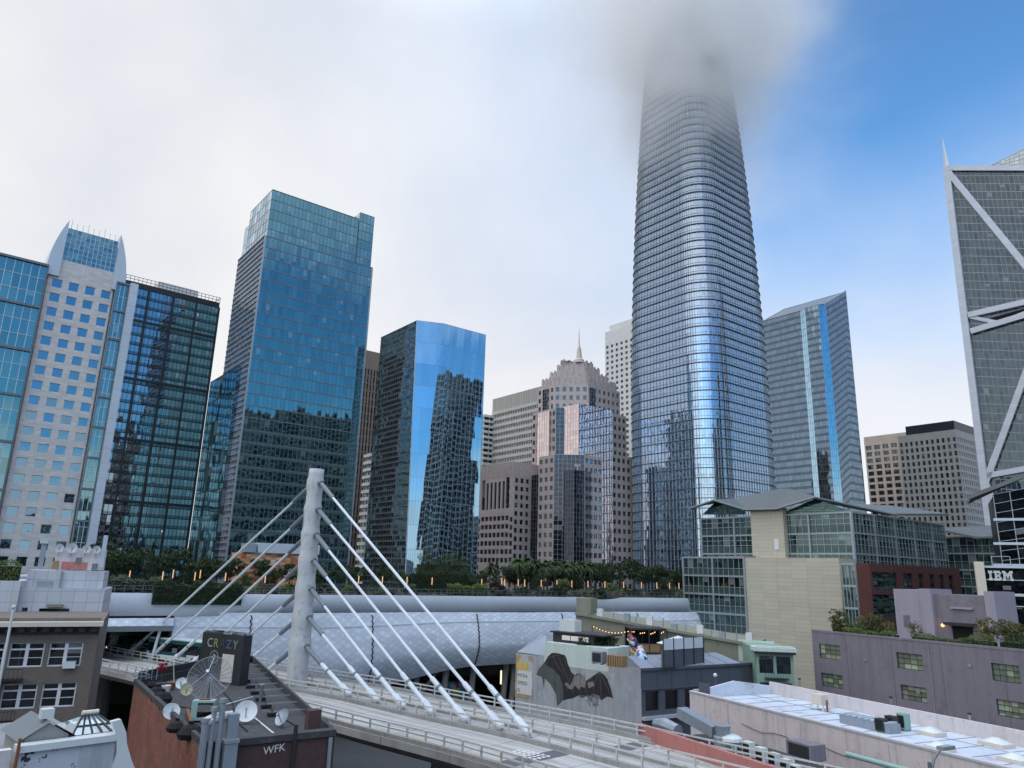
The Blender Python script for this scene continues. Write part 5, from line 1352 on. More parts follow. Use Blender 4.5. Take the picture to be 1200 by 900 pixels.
for o0, hs, _ in rail_defs:
    b = MB()
    for i in range(len(AX) - 1):
        for h_ in hs: b.bar(dk(i, o0, ZD + h_), dk(i + 1, o0, ZD + h_), .12, .12, NRM[i])
    d_ = 0; nxt = 0
    for i in range(len(AX) - 1):
        L = (AX[i + 1] - AX[i]).length
        while nxt < d_ + L:
            t = (nxt - d_) / L; p = dk(i, o0).lerp(dk(i + 1, o0), t); b.bar(p + Z * .3, p + Z * 1.16, .13, .13, TAN[i]); nxt += 2.4
        d_ += L
    b.build('guard_rail', M['rail_steel'], tbr)
# lane dashes, darker joints, worn white lettering patch
def dash(mat, o0, w_, ln, gap, z_, name, skew=0.0):
    d_ = 0; nxt = 2; o = None; cnt_ = 0
    for i in range(len(AX) - 1):
        L = (AX[i + 1] - AX[i]).length
        while nxt < d_ + L:
            t = (nxt - d_) / L; p = dk(i, o0, z_).lerp(dk(i + 1, o0, z_), t); T, Nn = TAN[i], NRM[i]; T = (T + Nn * skew).normalized()
            b = MB(); b.poly([p - T * ln / 2 - Nn * w_ / 2, p + T * ln / 2 - Nn * w_ / 2, p + T * ln / 2 + Nn * w_ / 2, p - T * ln / 2 + Nn * w_ / 2]); nxt += gap; o = b.build(name, mat, tbr)
        d_ += L
    return o
dash(M['yellow_paint'], 4.3, .22, 1.7, 6.5, ZD + .008, 'lane_dash'); dash(M['yellow_paint'], NEAR + 1.6, .26, 1.5, 3.4, ZD + .008, 'edge_dash', .9)
for px, py in ((655, 884), (770, 868)):
    p = on_z(px, py, ZD); i = min(range(len(AX)), key=lambda k: (AX[k] - flat(p)).length); o_ = (flat(p) - AX[i]).dot(NRM[i])
    lo, hi = (NEAR + .5, -2.0) if o_ < 0 else (1.9, FAR - .7)
    b = MB(); T = TAN[i]; b.poly([dk(i, lo, ZD + .006) - T * .9, dk(i, lo, ZD + .006) + T * .9, dk(i, hi, ZD + .006) + T * .9, dk(i, hi, ZD + .006) - T * .9]); b.build('expansion_joint', M['deck_patch'], tbr)
p = on_z(620, 884, ZD); i = min(range(len(AX)), key=lambda k: (AX[k] - flat(p)).length); T, Nn = TAN[i], NRM[i]
b = MB()
for r_ in range(4):
    for k in range(6):
        if random.random() < .75: q = flat(p, ZD + .007) + T * (k * .55 - 1.6) + Nn * (r_ * .5 - .9); b.poly([q, q + T * random.uniform(.25, .45), q + T * .3 + Nn * .36, q + Nn * .36])
b.build('worn_marking', M['white_paint'], tbr)
# piers
for i in (mast_i - 34, mast_i, mast_i + 26, mast_i + 50):
    if 0 <= i < len(AX): b = MB(); b.tube([flat(AX[i]), flat(AX[i], ZD - 1.7)], [1.9, 1.7], 14, False); b.build('pier', M['concrete'], tbr)
# mast
mb = flat(AX[mast_i]); zt_ = height_at(mb, 550)
def mz(py): return height_at(mb, py)
ys = [565.7, 596.7, 626, 656, 689, 722, 756]
b = MB(); prof_ = [(1.27, 0)]
for k, py in enumerate(reversed(ys)):
    z_ = mz(py) - ZD; rr_ = 1.27 - .36 * z_ / (zt_ - ZD)
    prof_ += [(rr_ + .02, z_ - 1.6), (rr_ + .12, z_ - .35), (rr_ + .14, z_ + .15), (rr_ + .0, z_ + .75)]
prof_ += [(.93, zt_ - ZD - .7), (.93, zt_ - ZD), (.0, zt_ - ZD + .02)]
b.lathe(flat(mb, ZD), prof_, 26); mast = b.build('mast', M['mast_concrete'], tbr, smooth=2)
land_r = [(624, 861), (586, 855), (548, 846), (511, 838), (474, 829), (439, 823), (406, 816)]
land_l = [(149, 767), (167, 772), (186, 777), (210, 781), (236, 786), (264, 791), (296, 797)]
def cable(a, c):
    d = (c - a).normalized(); s0 = a + d * 3.6; t0 = c - d * 6.0
    b = MB(); b.tube([a + d * 1.0, t0], .165, 8); o = b.build('stay_cable', M['white_steel'], tbr)
    b = MB(); b.tube([a, a + d * .35, a + d * .36, s0], [.42, .42, .29, .27], 10); b.build('cable_sleeve', M['sleeve'], o)
    b = MB(); b.tube([t0, t0 + d * .1, c - d * 2.0], [.2, .25, .25], 10); b.tube([c - d * 2.0, c - d * 1.7, c - d * .2, c], [.25, .40, .40, .33], 10); b.build('cable_socket', M['white_steel'], o)
    b = MB(); b.tube([t0 + d * 1.2, t0 + d * 1.5], .275, 10); b.build('cable_band', M['sleeve'], o)
for (lx, ly), py in zip(land_r, ys):
    c = on_z(lx, ly, ZD + .25); i = min(range(len(AX)), key=lambda k: (AX[k] - flat(c)).length); c = dk(i, -.2, ZD + .25)
    a0 = flat(mb, mz(py)); a = a0 + (flat(c) - flat(a0)).normalized() * 1.0; cable(a, c)
for (lx, ly), py in zip(land_l, ys):
    c = on_z(lx, ly, ZD + .25); i = min(range(len(AX)), key=lambda k: (AX[k] - flat(c)).length); c = dk(i, -.2, ZD + .25)
    a0 = flat(mb, mz(py + 4)); a = a0 + (flat(c) - flat(a0)).normalized() * 1.0; cable(a, c)

# ------------------------------------------------------------------ buses
def bus(label, p, ang, coach=False, group=None):
    t = thing('bus', label, 'bus', p, group)
    e = head(ang); s_ = V((e.y, -e.x, 0)); L, Wd, Hh = 12.2, 2.55, 3.2
    P = lambda x, y, z: p + e * x + s_ * y + Z * z
    def sec(x, z0, z1, in_=0.0): return [P(x, -Wd / 2 + in_, z0), P(x, Wd / 2 - in_, z0), P(x, Wd / 2 - in_, z1), P(x, -Wd / 2 + in_, z1)]
    def hull(z0, z1, mat, name, nose=.0, in_=0.0):
        b = MB(); a, c = sec(-L / 2 + .1 * bool(in_), z0, z1, in_), sec(L / 2 - nose, z0, z1, in_); c0 = sec(L / 2, z0, z0, in_)
        c[0], c[1] = c0[0], c0[1]
        b.poly(a); b.poly(c[::-1])
        for k in range(4): b.poly([a[k], c[k], c[(k + 1) % 4], a[(k + 1) % 4]])
        return b.build(name, mat, t)
    hull(.38, 1.25, M['bus_green'] if coach else M['bus_white'], 'body'); hull(1.25, 2.55, M['g_dark'], 'window_band', .22, .03); hull(2.55, 3.05, M['bus_green'] , 'roof_side', .28); hull(3.05, Hh, M['bus_white'] if not coach else M['bus_green'], 'roof', .5, .15)
    b = MB(); b.box(P(-L / 2 + .6, -Wd / 2 - .012, .95), e * 8, s_ * (Wd + .024), Z * .42); b.build('stripe', M['bus_white'] if coach else M['bus_green'], t)
    for x in (-3.6, 3.9):
        for y in (-Wd / 2 + .12, Wd / 2 - .12):
            b = MB(); b.tube([P(x, y - .13, .5), P(x, y + .13, .5)], .5, 16); w_ = b.build('wheel', M['tyre'], t)
            b = MB(); b.tube([P(x, y - .15, .5), P(x, y + .15, .5)], .26, 12); b.build('rim', M['alu'], w_)
    for y in (-.85, .85):
        b = MB(); b.tube([P(L / 2 - .05, y, .85), P(L / 2 + .04, y, .85)], .15, 10); b.build('headlight', emit('headlamp', (1, .8, .6), 1.5) if coach else M['bus_white'], t)
    b = MB(); b.box(P(L / 2 - .27, -.8, 2.6), s_ * 1.6, e * .06, Z * .32); b.build('destination_sign', emit('amber_sign', (1, .4, .08), .8) if coach else M['black'], t)
    b = MB(); b.box(P(L / 2 - .12, -1.15, 1.3), s_ * 2.3, e * .03, Z * 1.2); b.build('windscreen', M['g_dark'], t)
    return t
i1 = min(range(len(AX)), key=lambda k: proj(dk(k, 3.6))[0] if proj(dk(k, 3.6))[0] > 160 else 9999)
pb1 = on_z(172, 763, ZD); bus('dark green coach with lit headlights coming out of the bus portal', flat(pb1, ZD), 232, True)
pb2 = on_z(212, 776, ZD); bus('white roofed green and white bus stopped behind the bridge cables', flat(pb2, ZD), 118)
# ------------------------------------------------------------------ helpers for small roof things
def text_mesh(name, s, size, p, right, up, mat, parent, depth=.02):
    cu = bpy.data.curves.new(name, 'FONT'); cu.body = s; cu.size = size; cu.extrude = depth / 2
    o = bpy.data.objects.new(name, cu); col.objects.link(o); dg = bpy.context.evaluated_depsgraph_get(); dg.update()
    me = bpy.data.meshes.new_from_object(o.evaluated_get(dg)); bpy.data.objects.remove(o)
    right = V(right).normalized(); up = V(up).normalized(); n_ = right.cross(up); p = V(p) - ORG[parent]
    for v in me.vertices: v.co = p + right * v.co.x + up * v.co.y + n_ * v.co.z
    me.materials.clear(); me.materials.append(mat); me.name = name
    o = bpy.data.objects.new(name, me); col.objects.link(o); o.parent = parent; ORG[o] = ORG[parent]; return o
def dish(label, p, aim, r, mat, group=None, name='satellite_dish', mast=.5, mesh_=False):
    t = thing(name, label, 'satellite dish', p, group); aim = V(aim).normalized()
    c = V(p) + Z * (mast + r * .6)
    b = MB(); prof_ = [(r * k / 7, .28 * r * (k / 7) ** 2) for k in range(8)]
    b.lathe(c, prof_, 24, aim); b.build('reflector', mat, t, smooth=True)
    b = MB(); b.tube([V(p), c], .045, 6); b.build('post', M['galv'], t)
    b = MB(); lo_ = c + aim * .28 * r - Z * r * .9; b.bar(c - Z * r * .8 + aim * .2 * r, c + aim * r * .95, .05, .05, Z); b.tube([c + aim * r * .9, c + aim * r * 1.1], .09, 8); b.build('feed_arm', M['galv'], t)
    return t
def box_unit(name, label, cat, p, e, sx, sy, sz, mat, group=None, grille=None):
    t = thing(name, label, cat, p, group); b = MB(); b.cbox(p, e, sx, sy, sz); b.build('casing', mat, t)
    e = V(e).normalized(); n_ = V((e.y, -e.x, 0))
    if grille: b = MB(); b.box(V(p) - e * sx * .40 + n_ * (sy / 2 + .003) + Z * sz * .12, e * sx * .8, n_ * .03, Z * sz * .76); b.build('grille', grille, t)
    b = MB()
    for k in (-1, 1): b.box(V(p) + e * (k * sx * .38) - n_ * sy / 2 - Z * .12 - e * .05, e * .1, n_ * sy, Z * .118)
    b.build('foot', M['galv'], t)
    return t

# ---- olive building and green bay-fronted house
zo = 19.0
O0 = lay(675, 715, 122); zo = O0.z; eO = head(118)
O1p = O0 + eO * reach(O0, eO, 880)
to = thing('low_building', 'long olive stucco building with cluttered parapet behind the rooftop bar', 'building', flat(O0))
n_o = V((eO.y, -eO.x, 0))
zo2 = height_at(O1p, 751); O1p = flat(O1p, zo2); OB = -n_o * 12; dn = -Z * .5; bb = MB()
q8 = [flat(O0), flat(O1p), flat(O1p) + OB, flat(O0) + OB]; q9_ = [O0 + dn, O1p + dn, O1p + dn + OB, O0 + dn + OB]
for k in range(4): bb.poly([q8[k], q8[(k + 1) % 4], q9_[(k + 1) % 4], q9_[k]])
bb.poly(q9_); bb.build('wall', M['olive'], to)
bb = MB(); bb.bar(O0 - Z * .5, O1p - Z * .5, .4, .45, n_o); bb.build('coping', M['olive'], to)
bb = MB(); p = O0 + eO * reach(O0, eO, 692); bb.box(O0 - n_o * 3 - Z * .48, p - O0, n_o * 2.9, Z * 2.4); bb.build('roof_hut', M['olive'], to)
bb = MB(); a = on_plane(866, 775, O0, n_o) ; bb.box(V((a.x, a.y, a.z)) + n_o * .01, eO * 5, n_o * .03, Z * 3.0); bb.build('light_panel', M['mint'], to)
for i in range(26):
    s_ = reach(O0, eO, 700 + i * 7.2); p = O0 + eO * s_ - n_o * random.uniform(.6, 3) - Z * .46; p.z = O0.z - .46 + (zo2 - O0.z) * s_ / (flat(O1p) - flat(O0)).length
    k = i % 4
    if k == 0: box_unit('roof_vent', 'small pale vent box among the clutter on the olive building roof', 'vent', p, eO, .9, .7, random.uniform(.7, 1.3), M['galv'] if i % 8 else M['bus_white'], 'vents on the olive roof')
    elif k == 2:
        t = thing('vent_pipe', 'thin grey vent pipe among the clutter on the olive building roof', 'pipe', p, 'vent pipes on the olive roof'); b = MB(); b.tube([p, p + Z * random.uniform(.7, 1.6)], .09, 6); b.build('flue', M['galv'], t)
G0 = lay(885, 757, 100); eG = head(97); G1 = G0 + eG * reach(G0, eG, 929); nG = V((eG.y, -eG.x, 0)); zg_ = G0.z
tg = thing('bay_house', 'mint green narrow house front with dark windows in front of the beige panel block', 'building', flat(G0))
fG = wall_face(G0, eG, (G1 - G0).length, 0, zg_); wG = fG.W
rr = []
for j in range(3):
    for k in range(2): rr.append((wG * (.08 + .46 * k), wG * (.46 + .46 * k), zg_ - 3.3 - j * 3.2, zg_ - 1.2 - j * 3.2))
punched(tg, fG, rr, M['mint_dark'], M['g_windark'], .3, M['dark_metal'], .08, cross=(2, 2))
bb = MB(); bb.box(flat(G0) - nG * 9, eG * wG, nG * 8.4, Z * (zg_ - .3)); bb.build('rear_wall', M['mint_dark'], tg)
bb = MB(); bb.box(fG.M(-.2, zg_ - .9, .01), eG * (wG + .4), nG * .6, Z * .3); bb.build('cornice', M['dark_metal'], tg); bb = MB(); bb.box(fG.M(-.3, zg_ - .58, -2), eG * (wG + .6), nG * 2.7, Z * .5); bb.build('parapet', M['mint'], tg)
bb = MB(); bb.box(fG.M(wG * .2, zg_ - 3.9, .02), eG * wG * .6, nG * 1.0, Z * .12)
for k in range(9): q = fG.M(wG * (.2 + .6 * k / 8), zg_ - 3.8, .98); bb.bar(q, q + Z * .8, .04, .04, nG)
bb.build('fire_escape', M['black_steel'], tg)

# ---- mural building with the rooftop bar
ZM = 15.2
Ma, Mb_ = on_z(605, 765, ZM), on_z(751, 783, ZM); eM = (Mb_ - Ma).normalized(); nM = V((eM.y, -eM.x, 0)); wM = (Mb_ - Ma).length
Mc = on_z(884, 776, ZM + .0); eM2 = (Mc - Mb_).normalized(); nM2 = V((eM2.y, -eM2.x, 0)); wM2 = (Mc - Mb_).length
tm = thing('mural_building', 'grey warehouse with a big black bat painted across its side wall', 'building', flat(Mb_))
fM = wall_face(Ma, eM, wM, 0, ZM); fM2 = wall_face(Mb_, eM2, wM2, 0, ZM)
bb = MB(); bb.poly([fM.P(0, 0), fM.P(1, 0), fM.P(1, 1), fM.P(0, 1)]); bb.build('side_wall', M['mural_wall'], tm)
rr = [px_rect(fM2, x0, 797, x1, 836) for x0, x1 in ((756, 773), (779, 796), (802, 819), (825, 842), (848, 865))]
rr = [(a, b, ZM - 4.9, ZM - 2.7) for a, b, c, d in rr]
punched(tm, fM2, rr, M['slate_wall'], M['g_windark'], .35, M['dark_metal'], .1, cross=(1, 1), wname='front_wall')
bb = MB()
for k in range(8): q = fM2.M(wM2 * (k + .0) / 8, ZM - 2.3); bb.bar(q, q + Z * 1.9, .12, .08, nM2)
bb.bar(fM2.M(0, ZM - 2.4), fM2.M(wM2, ZM - 2.4), .2, .15, nM2); bb.bar(fM2.M(0, ZM - .15), fM2.M(wM2, ZM - .15), .3, .2, nM2); bb.build('cornice', M['slate_wall'], tm)
bb = MB(); bb.bar(fM2.M(0, ZM - 5.6), fM2.M(wM2, ZM - 5.6), .35, .5, nM2); bb.build('awning_beam', M['alu_pale'], tm)
mback = Ma + eM2 * wM2
bb = MB(); q0 = [Ma, Mb_, Mc, mback]; bb.poly([flat(p, ZM - .3) for p in q0]); bb.poly([flat(Mc), flat(mback), flat(mback, ZM), flat(Mc, ZM)]); bb.poly([flat(mback), flat(Ma), flat(Ma, ZM), flat(mback, ZM)]); bb.build('roof_deck', M['roof_grey'], tm)
# sloped zinc roof along the front edge
zs = ZM + 1.0; zinc = surf('pale_zinc', (.26, .29, .34), .5, .1, .3, metal=.2, streak=.1)
bb = MB(); a, b_ = fM2.M(-.1, ZM, .1), fM2.M(wM2 * .86, ZM, .1); c_ = on_z(838, 768, zs); c_ = flat(b_ - nM2 * 3 - eM2 * 1.0, zs); d_ = flat(a - nM2 * 3 + eM2 * .6 , zs)
bb.poly([a, b_, c_, d_]); bb.poly([d_, c_, c_ - nM2 * .5, d_ - nM2 * .5]); bb.poly([a - Z * .3, a, d_, d_ - Z * 1.3]); bb.poly([b_, b_ - Z * .3, c_ - Z * 1.3, c_])
for k in range(1, 7): q = a.lerp(b_, k / 7); bb.bar(q, d_.lerp(c_, k / 7), .08, .08, Z)
bb.build('zinc_roof', zinc, tm)
bb = MB(); a, b_ = on_z(606, 764, ZM + .02), on_z(640, 769, ZM + .02); bb.poly([a, b_, on_z(640, 745, ZM + 2.0), on_z(632, 745, ZM + 2.0)]); bb.build('lean_roof', zinc, tm)
# mint box on the roof
A1 = on_plane(638, 760, Ma + nM * .002, nM); B1 = on_plane(713, 790, Ma + nM * .002, nM)
zm1 = on_plane(638, 752, Ma, nM).z; zm2 = on_plane(714, 771, Ma, nM).z; zmm = zm1
bb = MB(); bb.box(flat(A1, ZM - .9), (flat(B1) - flat(A1)), -nM * 5.4, Z * (zmm - ZM + .9)); bb.build('mint_block', M['mint'], tm)
# mural: thin layers of paint on the wall
def mural(pts, name, mat, d, sc_=6, ox=580, oy=720):
    b = MB(); P = [on_plane(ox + x / sc_, oy + y / sc_, Ma, nM) + nM * d for x, y in pts]
    b.poly(P); c = (P[1] - P[0])
    o = b.build(name, mat, tm); return o
paint_dark = surf('bat_black', (.022, .020, .024), .8, .35, 1.2, fine=.35); paint_grey = surf('bat_shadow', (.085, .10, .095), .8, .25, .8, streak=.3); paint_bone = surf('bat_bone', (.22, .20, .19), .8, .4, 4, fine=.5); paint_rose = surf('bat_rose', (.10, .07, .08), .8, .3, 3)
tri_ = lambda pts: pts
def mural_poly(pts, name, mat, d):
    from mathutils.geometry import tessellate_polygon
    P2 = [V((x, y, 0)) for x, y in pts]; T = tessellate_polygon([P2]); b = MB()
    P = [on_plane(580 + x / 6, 720 + y / 6, Ma, nM) + nM * d for x, y in pts]
    for i, j, k in T:
        q = [P[i], P[j], P[k]]
        if (q[1] - q[0]).cross(q[2] - q[0]).dot(nM) < 0: q = q[::-1]
        b.poly(q)
    return b.build(name, mat, tm)
mural_poly([(345, 340), (400, 385), (450, 425), (478, 480), (487, 596), (462, 622), (438, 650), (428, 560), (390, 490), (352, 452), (345, 520), (330, 440), (290, 425), (310, 380)], 'mural_wing_shadow', paint_grey, .006)
mural_poly([(345, 345), (372, 296), (400, 270), (440, 272), (492, 286), (505, 310), (512, 345), (532, 402), (562, 425), (598, 410), (608, 425), (640, 468), (690, 432), (735, 402), (768, 425), (792, 455), (798, 478), (815, 520), (833, 592), (815, 582), (790, 578), (747, 604), (735, 572), (690, 558), (655, 575), (600, 565), (545, 590), (500, 598), (482, 605), (478, 500), (452, 428), (402, 384)], 'mural_bat', paint_dark, .012)
mural_poly([(600, 560), (640, 552), (700, 562), (735, 575), (745, 600), (700, 575), (668, 600), (640, 575), (615, 590), (590, 575)], 'mural_belly', paint_grey, .009)
for k, pts in enumerate(([(490, 490), (505, 478), (530, 500), (545, 470), (560, 420), (575, 440), (598, 412), (612, 440), (630, 420), (640, 470), (632, 520), (610, 505), (590, 530), (565, 500), (540, 530), (515, 520)],
                         [(560, 440), (590, 420), (585, 470), (565, 490)], [(650, 480), (690, 470), (700, 500), (660, 520)])):
    mural_poly(pts, 'mural_face', paint_bone, .016 + k * .003)
ribs = [((345, 345), (330, 420)), ((372, 300), (352, 450)), ((600, 425), (600, 555)), ((560, 430), (545, 560)), ((640, 470), (640, 555)), ((510, 345), (545, 420)), ((688, 436), (650, 480)), ((440, 275), (470, 350)), ((470, 350), (520, 470)), ((492, 290), (500, 360)), ((400, 275), (430, 340)), ((430, 340), (480, 420)), ((735, 405), (740, 470)), ((740, 470), (750, 590)), ((735, 405), (770, 470)), ((770, 470), (828, 585)), ((735, 405), (700, 480)), ((690, 435), (735, 410)), ((700, 480), (690, 550)), ((365, 310), (440, 285)), ((540, 420), (500, 540))]
rb = MB()
for n_rib, (a, b_) in enumerate(ribs):
    p, q = [on_plane(580 + x / 6, 720 + y / 6, Ma, nM) + nM * .017 for x, y in (a, b_)]; s_ = (q - p).cross(nM).normalized() * .05
    rb.poly([p - s_, q - s_ * .6, q + s_ * .6, p + s_])
rb.build('mural_wing_bones', paint_rose, tm)
mb2 = MB()
for k in range(26):
    x, y = random.uniform(655, 735), random.uniform(575, 640); p = on_plane(580 + x / 6, 720 + y / 6, Ma, nM) + nM * .013; a = random.uniform(0, 6.28); d1 = (eM * math.cos(a) + Z * math.sin(a)) * random.uniform(.15, .5); d2 = (eM * -math.sin(a) + Z * math.cos(a)) * .06
    mb2.poly([p - d1 - d2, p + d1 - d2, p + d1 + d2, p - d1 + d2])
mb2.build('mural_moth', paint_bone, tm)
# lettered board at the left end
a = px_rect(fM, 607, 770, 623, 818)
bb = MB(); bb.box(fM.M(a[0] - .35, a[2] - .2, .004), eM * (a[1] - a[0] + .5), nM * .03, Z * (a[3] - a[2] + .5)); bd = bb.build('sign_board', M['poster'], tm)
bb = MB(); q = fM.M(a[0], a[2] + .3, .036); bb.box(q, eM * (a[1] - a[0]), nM * .01, Z * 3.0); bb.build('sign_field', M['white_paint'], tm)
for k, s_ in enumerate(('MCKA', 'SPEED', 'G')):
    text_mesh('sign_lettering', s_, .62, fM.M(a[0] + .12, a[2] + 2.45 - k * .95, .055), eM, Z, M['slate_wall'], tm)
bb = MB(); bb.box(fM.M(a[0] - .1, a[3] - 1.6, .036), eM * 1.9, nM * .01, Z * 1.0); bb.build('yellow_patch', M['yellow_paint'], tm)

# ---- bar on the roof
def onr(px, py, z=ZM + .6): return on_z(px, py, z)
tsb = thing('bar_shed', 'black timber rooftop bar shed with three lit white panels', 'shed', flat(on_z(648, 764, zmm), zmm))
p = on_plane(648, 755, Ma - nM * 1.2, nM); q = on_plane(696, 768, Ma - nM * 1.2, nM); zt_ = on_plane(648, 741, Ma - nM * 1.2, nM).z
bb = MB(); bb.box(flat(p, zmm), flat(q) - flat(p), -nM * 3.5, Z * (zt_ - zmm)); bb.build('shed_wall', M['dark_metal'], tsb)
ed = (flat(q) - flat(p)).normalized(); L_ = (flat(q) - flat(p)).length
for k in range(3): bb = MB(); bb.box(flat(p, zmm + (zt_ - zmm) * .30) + ed * (L_ * (.23 + .22 * k)) + nM * .004, ed * L_ * .20, nM * .04, Z * (zt_ - zmm) * .5); bb.build('light_panel', M['screen_glow'], tsb)
bb = MB(); bb.box(flat(p, zt_ + .01) - ed * .3 + nM * .3, ed * (L_ + 2), -nM * 4.2, Z * .18); bb.build('shed_roof', M['dark_metal'], tsb)
bb = MB(); bb.box(flat(p, zt_ + .2) + ed * .3 - nM * 1.0, ed * 2.6, -nM * 1.5, Z * 1.5); tag(bb.build('roof_cabinet', M['bus_white']), 'white cabinet standing on the black bar shed roof', 'cabinet')
# second dark pergola with warm bulbs
pg = thing('pergola', 'black open pergola hung with warm bulbs beside the painted sculpture', 'pergola', flat(onr(760, 768), ZM))
pa, pb_ = onr(740, 765, ZM), onr(782, 766, ZM); pe = (pb_ - pa).normalized(); pn = V((pe.y, -pe.x, 0)); Lp = (pb_ - pa).length; zpg = height_at(pa, 738)
bb = MB()
for x in (0, .5, 1):
    for y in (0, 4.5): bb.bar(flat(pa, ZM) + pe * Lp * x - pn * y, flat(pa, zpg) + pe * Lp * x - pn * y, .14, .14, pn)
bb.bar(flat(pa, ZM), flat(pb_, ZM), .12, .12, pn); bb.bar(flat(pa, ZM) - pn * 4.5, flat(pb_, ZM) - pn * 4.5, .12, .12, pn); bb.bar(flat(pa, ZM + .02), flat(pa, ZM + .02) - pn * 4.5, .12, .12, pe); bb.build('frame', M['dark_metal'], pg)
bb = MB(); bb.box(flat(pa, zpg), pe * Lp, -pn * 4.8, Z * .25); bb.build('roof', M['dark_metal'], pg)
bb = MB(); bb.box(flat(pa, ZM) - pn * 4.6, pe * Lp, -pn * .2, Z * (zpg - ZM)); bb.build('rear_screen', M['black'], pg)
bb = MB(); bb.box(flat(pa, ZM) + pe * .4 - pn * 1.5, pe * Lp * .8, -pn * .7, Z * 1.1); bb.build('bar_counter', M['wood'], pg)
for k in range(11):
    q = flat(pa, zpg - .35 - .25 * math.sin(math.pi * k / 10)) + pe * Lp * k / 10 - pn * (1 + k % 3); bb = MB(); bb.lathe(q, [(0, -.09), (.06, -.04), (.075, .03), (.03, .09), (0, .1)], 8); bb.build('bulb', M['bulb_glow'], pg)
# string lights
p, q = onr(694, 762, ZM + 3.2), onr(742, 742, ZM + 4.0); p, q = lay(694, 733, 104), lay(738, 739, 98)
ts = thing('string_lights', 'string of small warm bulbs swagged above the rooftop bar', 'string lights', p)
bb = MB(); prev = None
for k in range(25): c_ = p.lerp(q, k / 24) - Z * (.5 * math.sin(math.pi * k / 24)); (bb.bar(prev, c_, .03, .03, Z) if prev is not None else None); prev = c_
bb.tube([V((p.x, p.y, ZM)), p], .06, 6); bb.tube([V((q.x, q.y, ZM)), q], .06, 6); bb.build('cable', M['dark_metal'], ts)
for k in range(1, 24, 2):
    c_ = p.lerp(q, k / 24) - Z * (.5 * math.sin(math.pi * k / 24)); bb = MB(); bb.lathe(c_, [(0, -.16), (.065, -.1), (.07, -.05), (.0, 0)], 8); bb.build('bulb', M['bulb_glow'], ts)
# plants, crate, box, sculpture, glass screen, patio heater
bp = make_shrub('dark leafy planter shrub along the rooftop bar', .9, 1.5, M['leaf_dark'], 500, 'planter_shrub', 'rooftop bar plants')
for px in (682, 689, 695, 701, 708, 714, 720): place(bp, flat(lay(px, 745, 100), ZM + 1.5), s=random.uniform(.8, 1.2))
cr = thing('wooden_crate', 'slatted wooden crate beside the painted sculpture on the roof', 'crate', flat(on_z(723, 768, zmm - .2), ZM + .4))
p = ORG[cr]; bb = MB()
for k in range(7): bb.cbox(p + eM * (k * .32 - .95), eM, .2, 1.2, 1.25)
bb.build('slat', M['wood'], cr)
box_unit('cooling_unit', 'grey cooling unit beside the wooden crate on the rooftop', 'cooling unit', flat(on_z(702, 764, zmm), ZM + .6), eM, 1.5, 1.0, 1.3, M['galv'], None, M['dark_metal'])
# sculpture: a twisting painted figure-like column
sp_ = flat(on_z(745, 776, ZM + .2), ZM + .3); hs = height_at(sp_, 746) - sp_.z
tsc = thing('painted_sculpture', 'blue white and yellow painted twisting sculpture on the rooftop bar terrace', 'sculpture', sp_)
bb = MB(); pts, rs = [], []
for k in range(15):
    t = k / 14; pts.append(sp_ + Z * (hs * t) + eM * (1.1 * (1 - t) - .8 * t + .25 * math.sin(t * 9)) + nM * (.25 * math.cos(t * 7))); rs.append(.36 + .42 * math.sin(math.pi * min(1, t * 1.05 + .05)) + .10 * math.sin(t * 17))
rs[-1] = .12; bb.tube(pts, rs, 10); bb.build('body', M['sculpture'], tsc)
bb = MB(); bb.tube([pts[10], pts[10] - eM * .9 + Z * .5], [.3, .16], 8); bb.build('arm', M['sculpture'], tsc); bb = MB(); bb.lathe(pts[-1] - Z * .1, [(0, -.3), (.3, -.1), (.36, .15), (.22, .4), (0, .5)], 10); bb.build('head', M['sculpture'], tsc)
gs = thing('glass_balustrade', 'frosted glass screen with dark posts along the terrace edge', 'balustrade', onr(777, 765, ZM + 1))
p, q = lay(777, 762, 94), lay(824, 761, 99); ge = flat(q) - flat(p); gl_ = ge.length; ge.normalize(); gn = V((ge.y, -ge.x, 0)); zg0, zg1 = p.z, height_at(p, 749)
for k in range(4):
    bb = MB(); bb.box(flat(p, zg0) + ge * (gl_ * k / 4 + .08), ge * (gl_ / 4 - .16), gn * .05, Z * (zg1 - zg0)); bb.build('glass_panel', M['g_frost'], gs)
for k in range(5): bb = MB(); bb.bar(flat(p, ZM) + ge * gl_ * k / 4, flat(p, zg1 + .1) + ge * gl_ * k / 4, .1, .1, gn); bb.build('post', M['dark_metal'], gs)
bb = MB(); bb.box(flat(p, ZM) - gn * .02, ge * gl_, -gn * .3, Z * (zg0 - ZM)); bb.build('plinth', M['slate_wall'], gs)
tent = thing('white_umbrella', 'white folded fabric canopy behind the frosted glass screen', 'canopy', flat(lay(795, 750, 103), ZM))
bb = MB(); c_ = ORG[tent]; zt_ = height_at(c_, 745) - ZM; bb.tube([c_, c_ + Z * zt_], .05, 6); bb.build('pole', M['galv'], tent)
bb = MB(); bb.lathe(c_, [(3.0, zt_ - 1.0), (1.6, zt_ - .5), (.05, zt_)], 8); bb.build('canopy', M['bus_white'], tent)

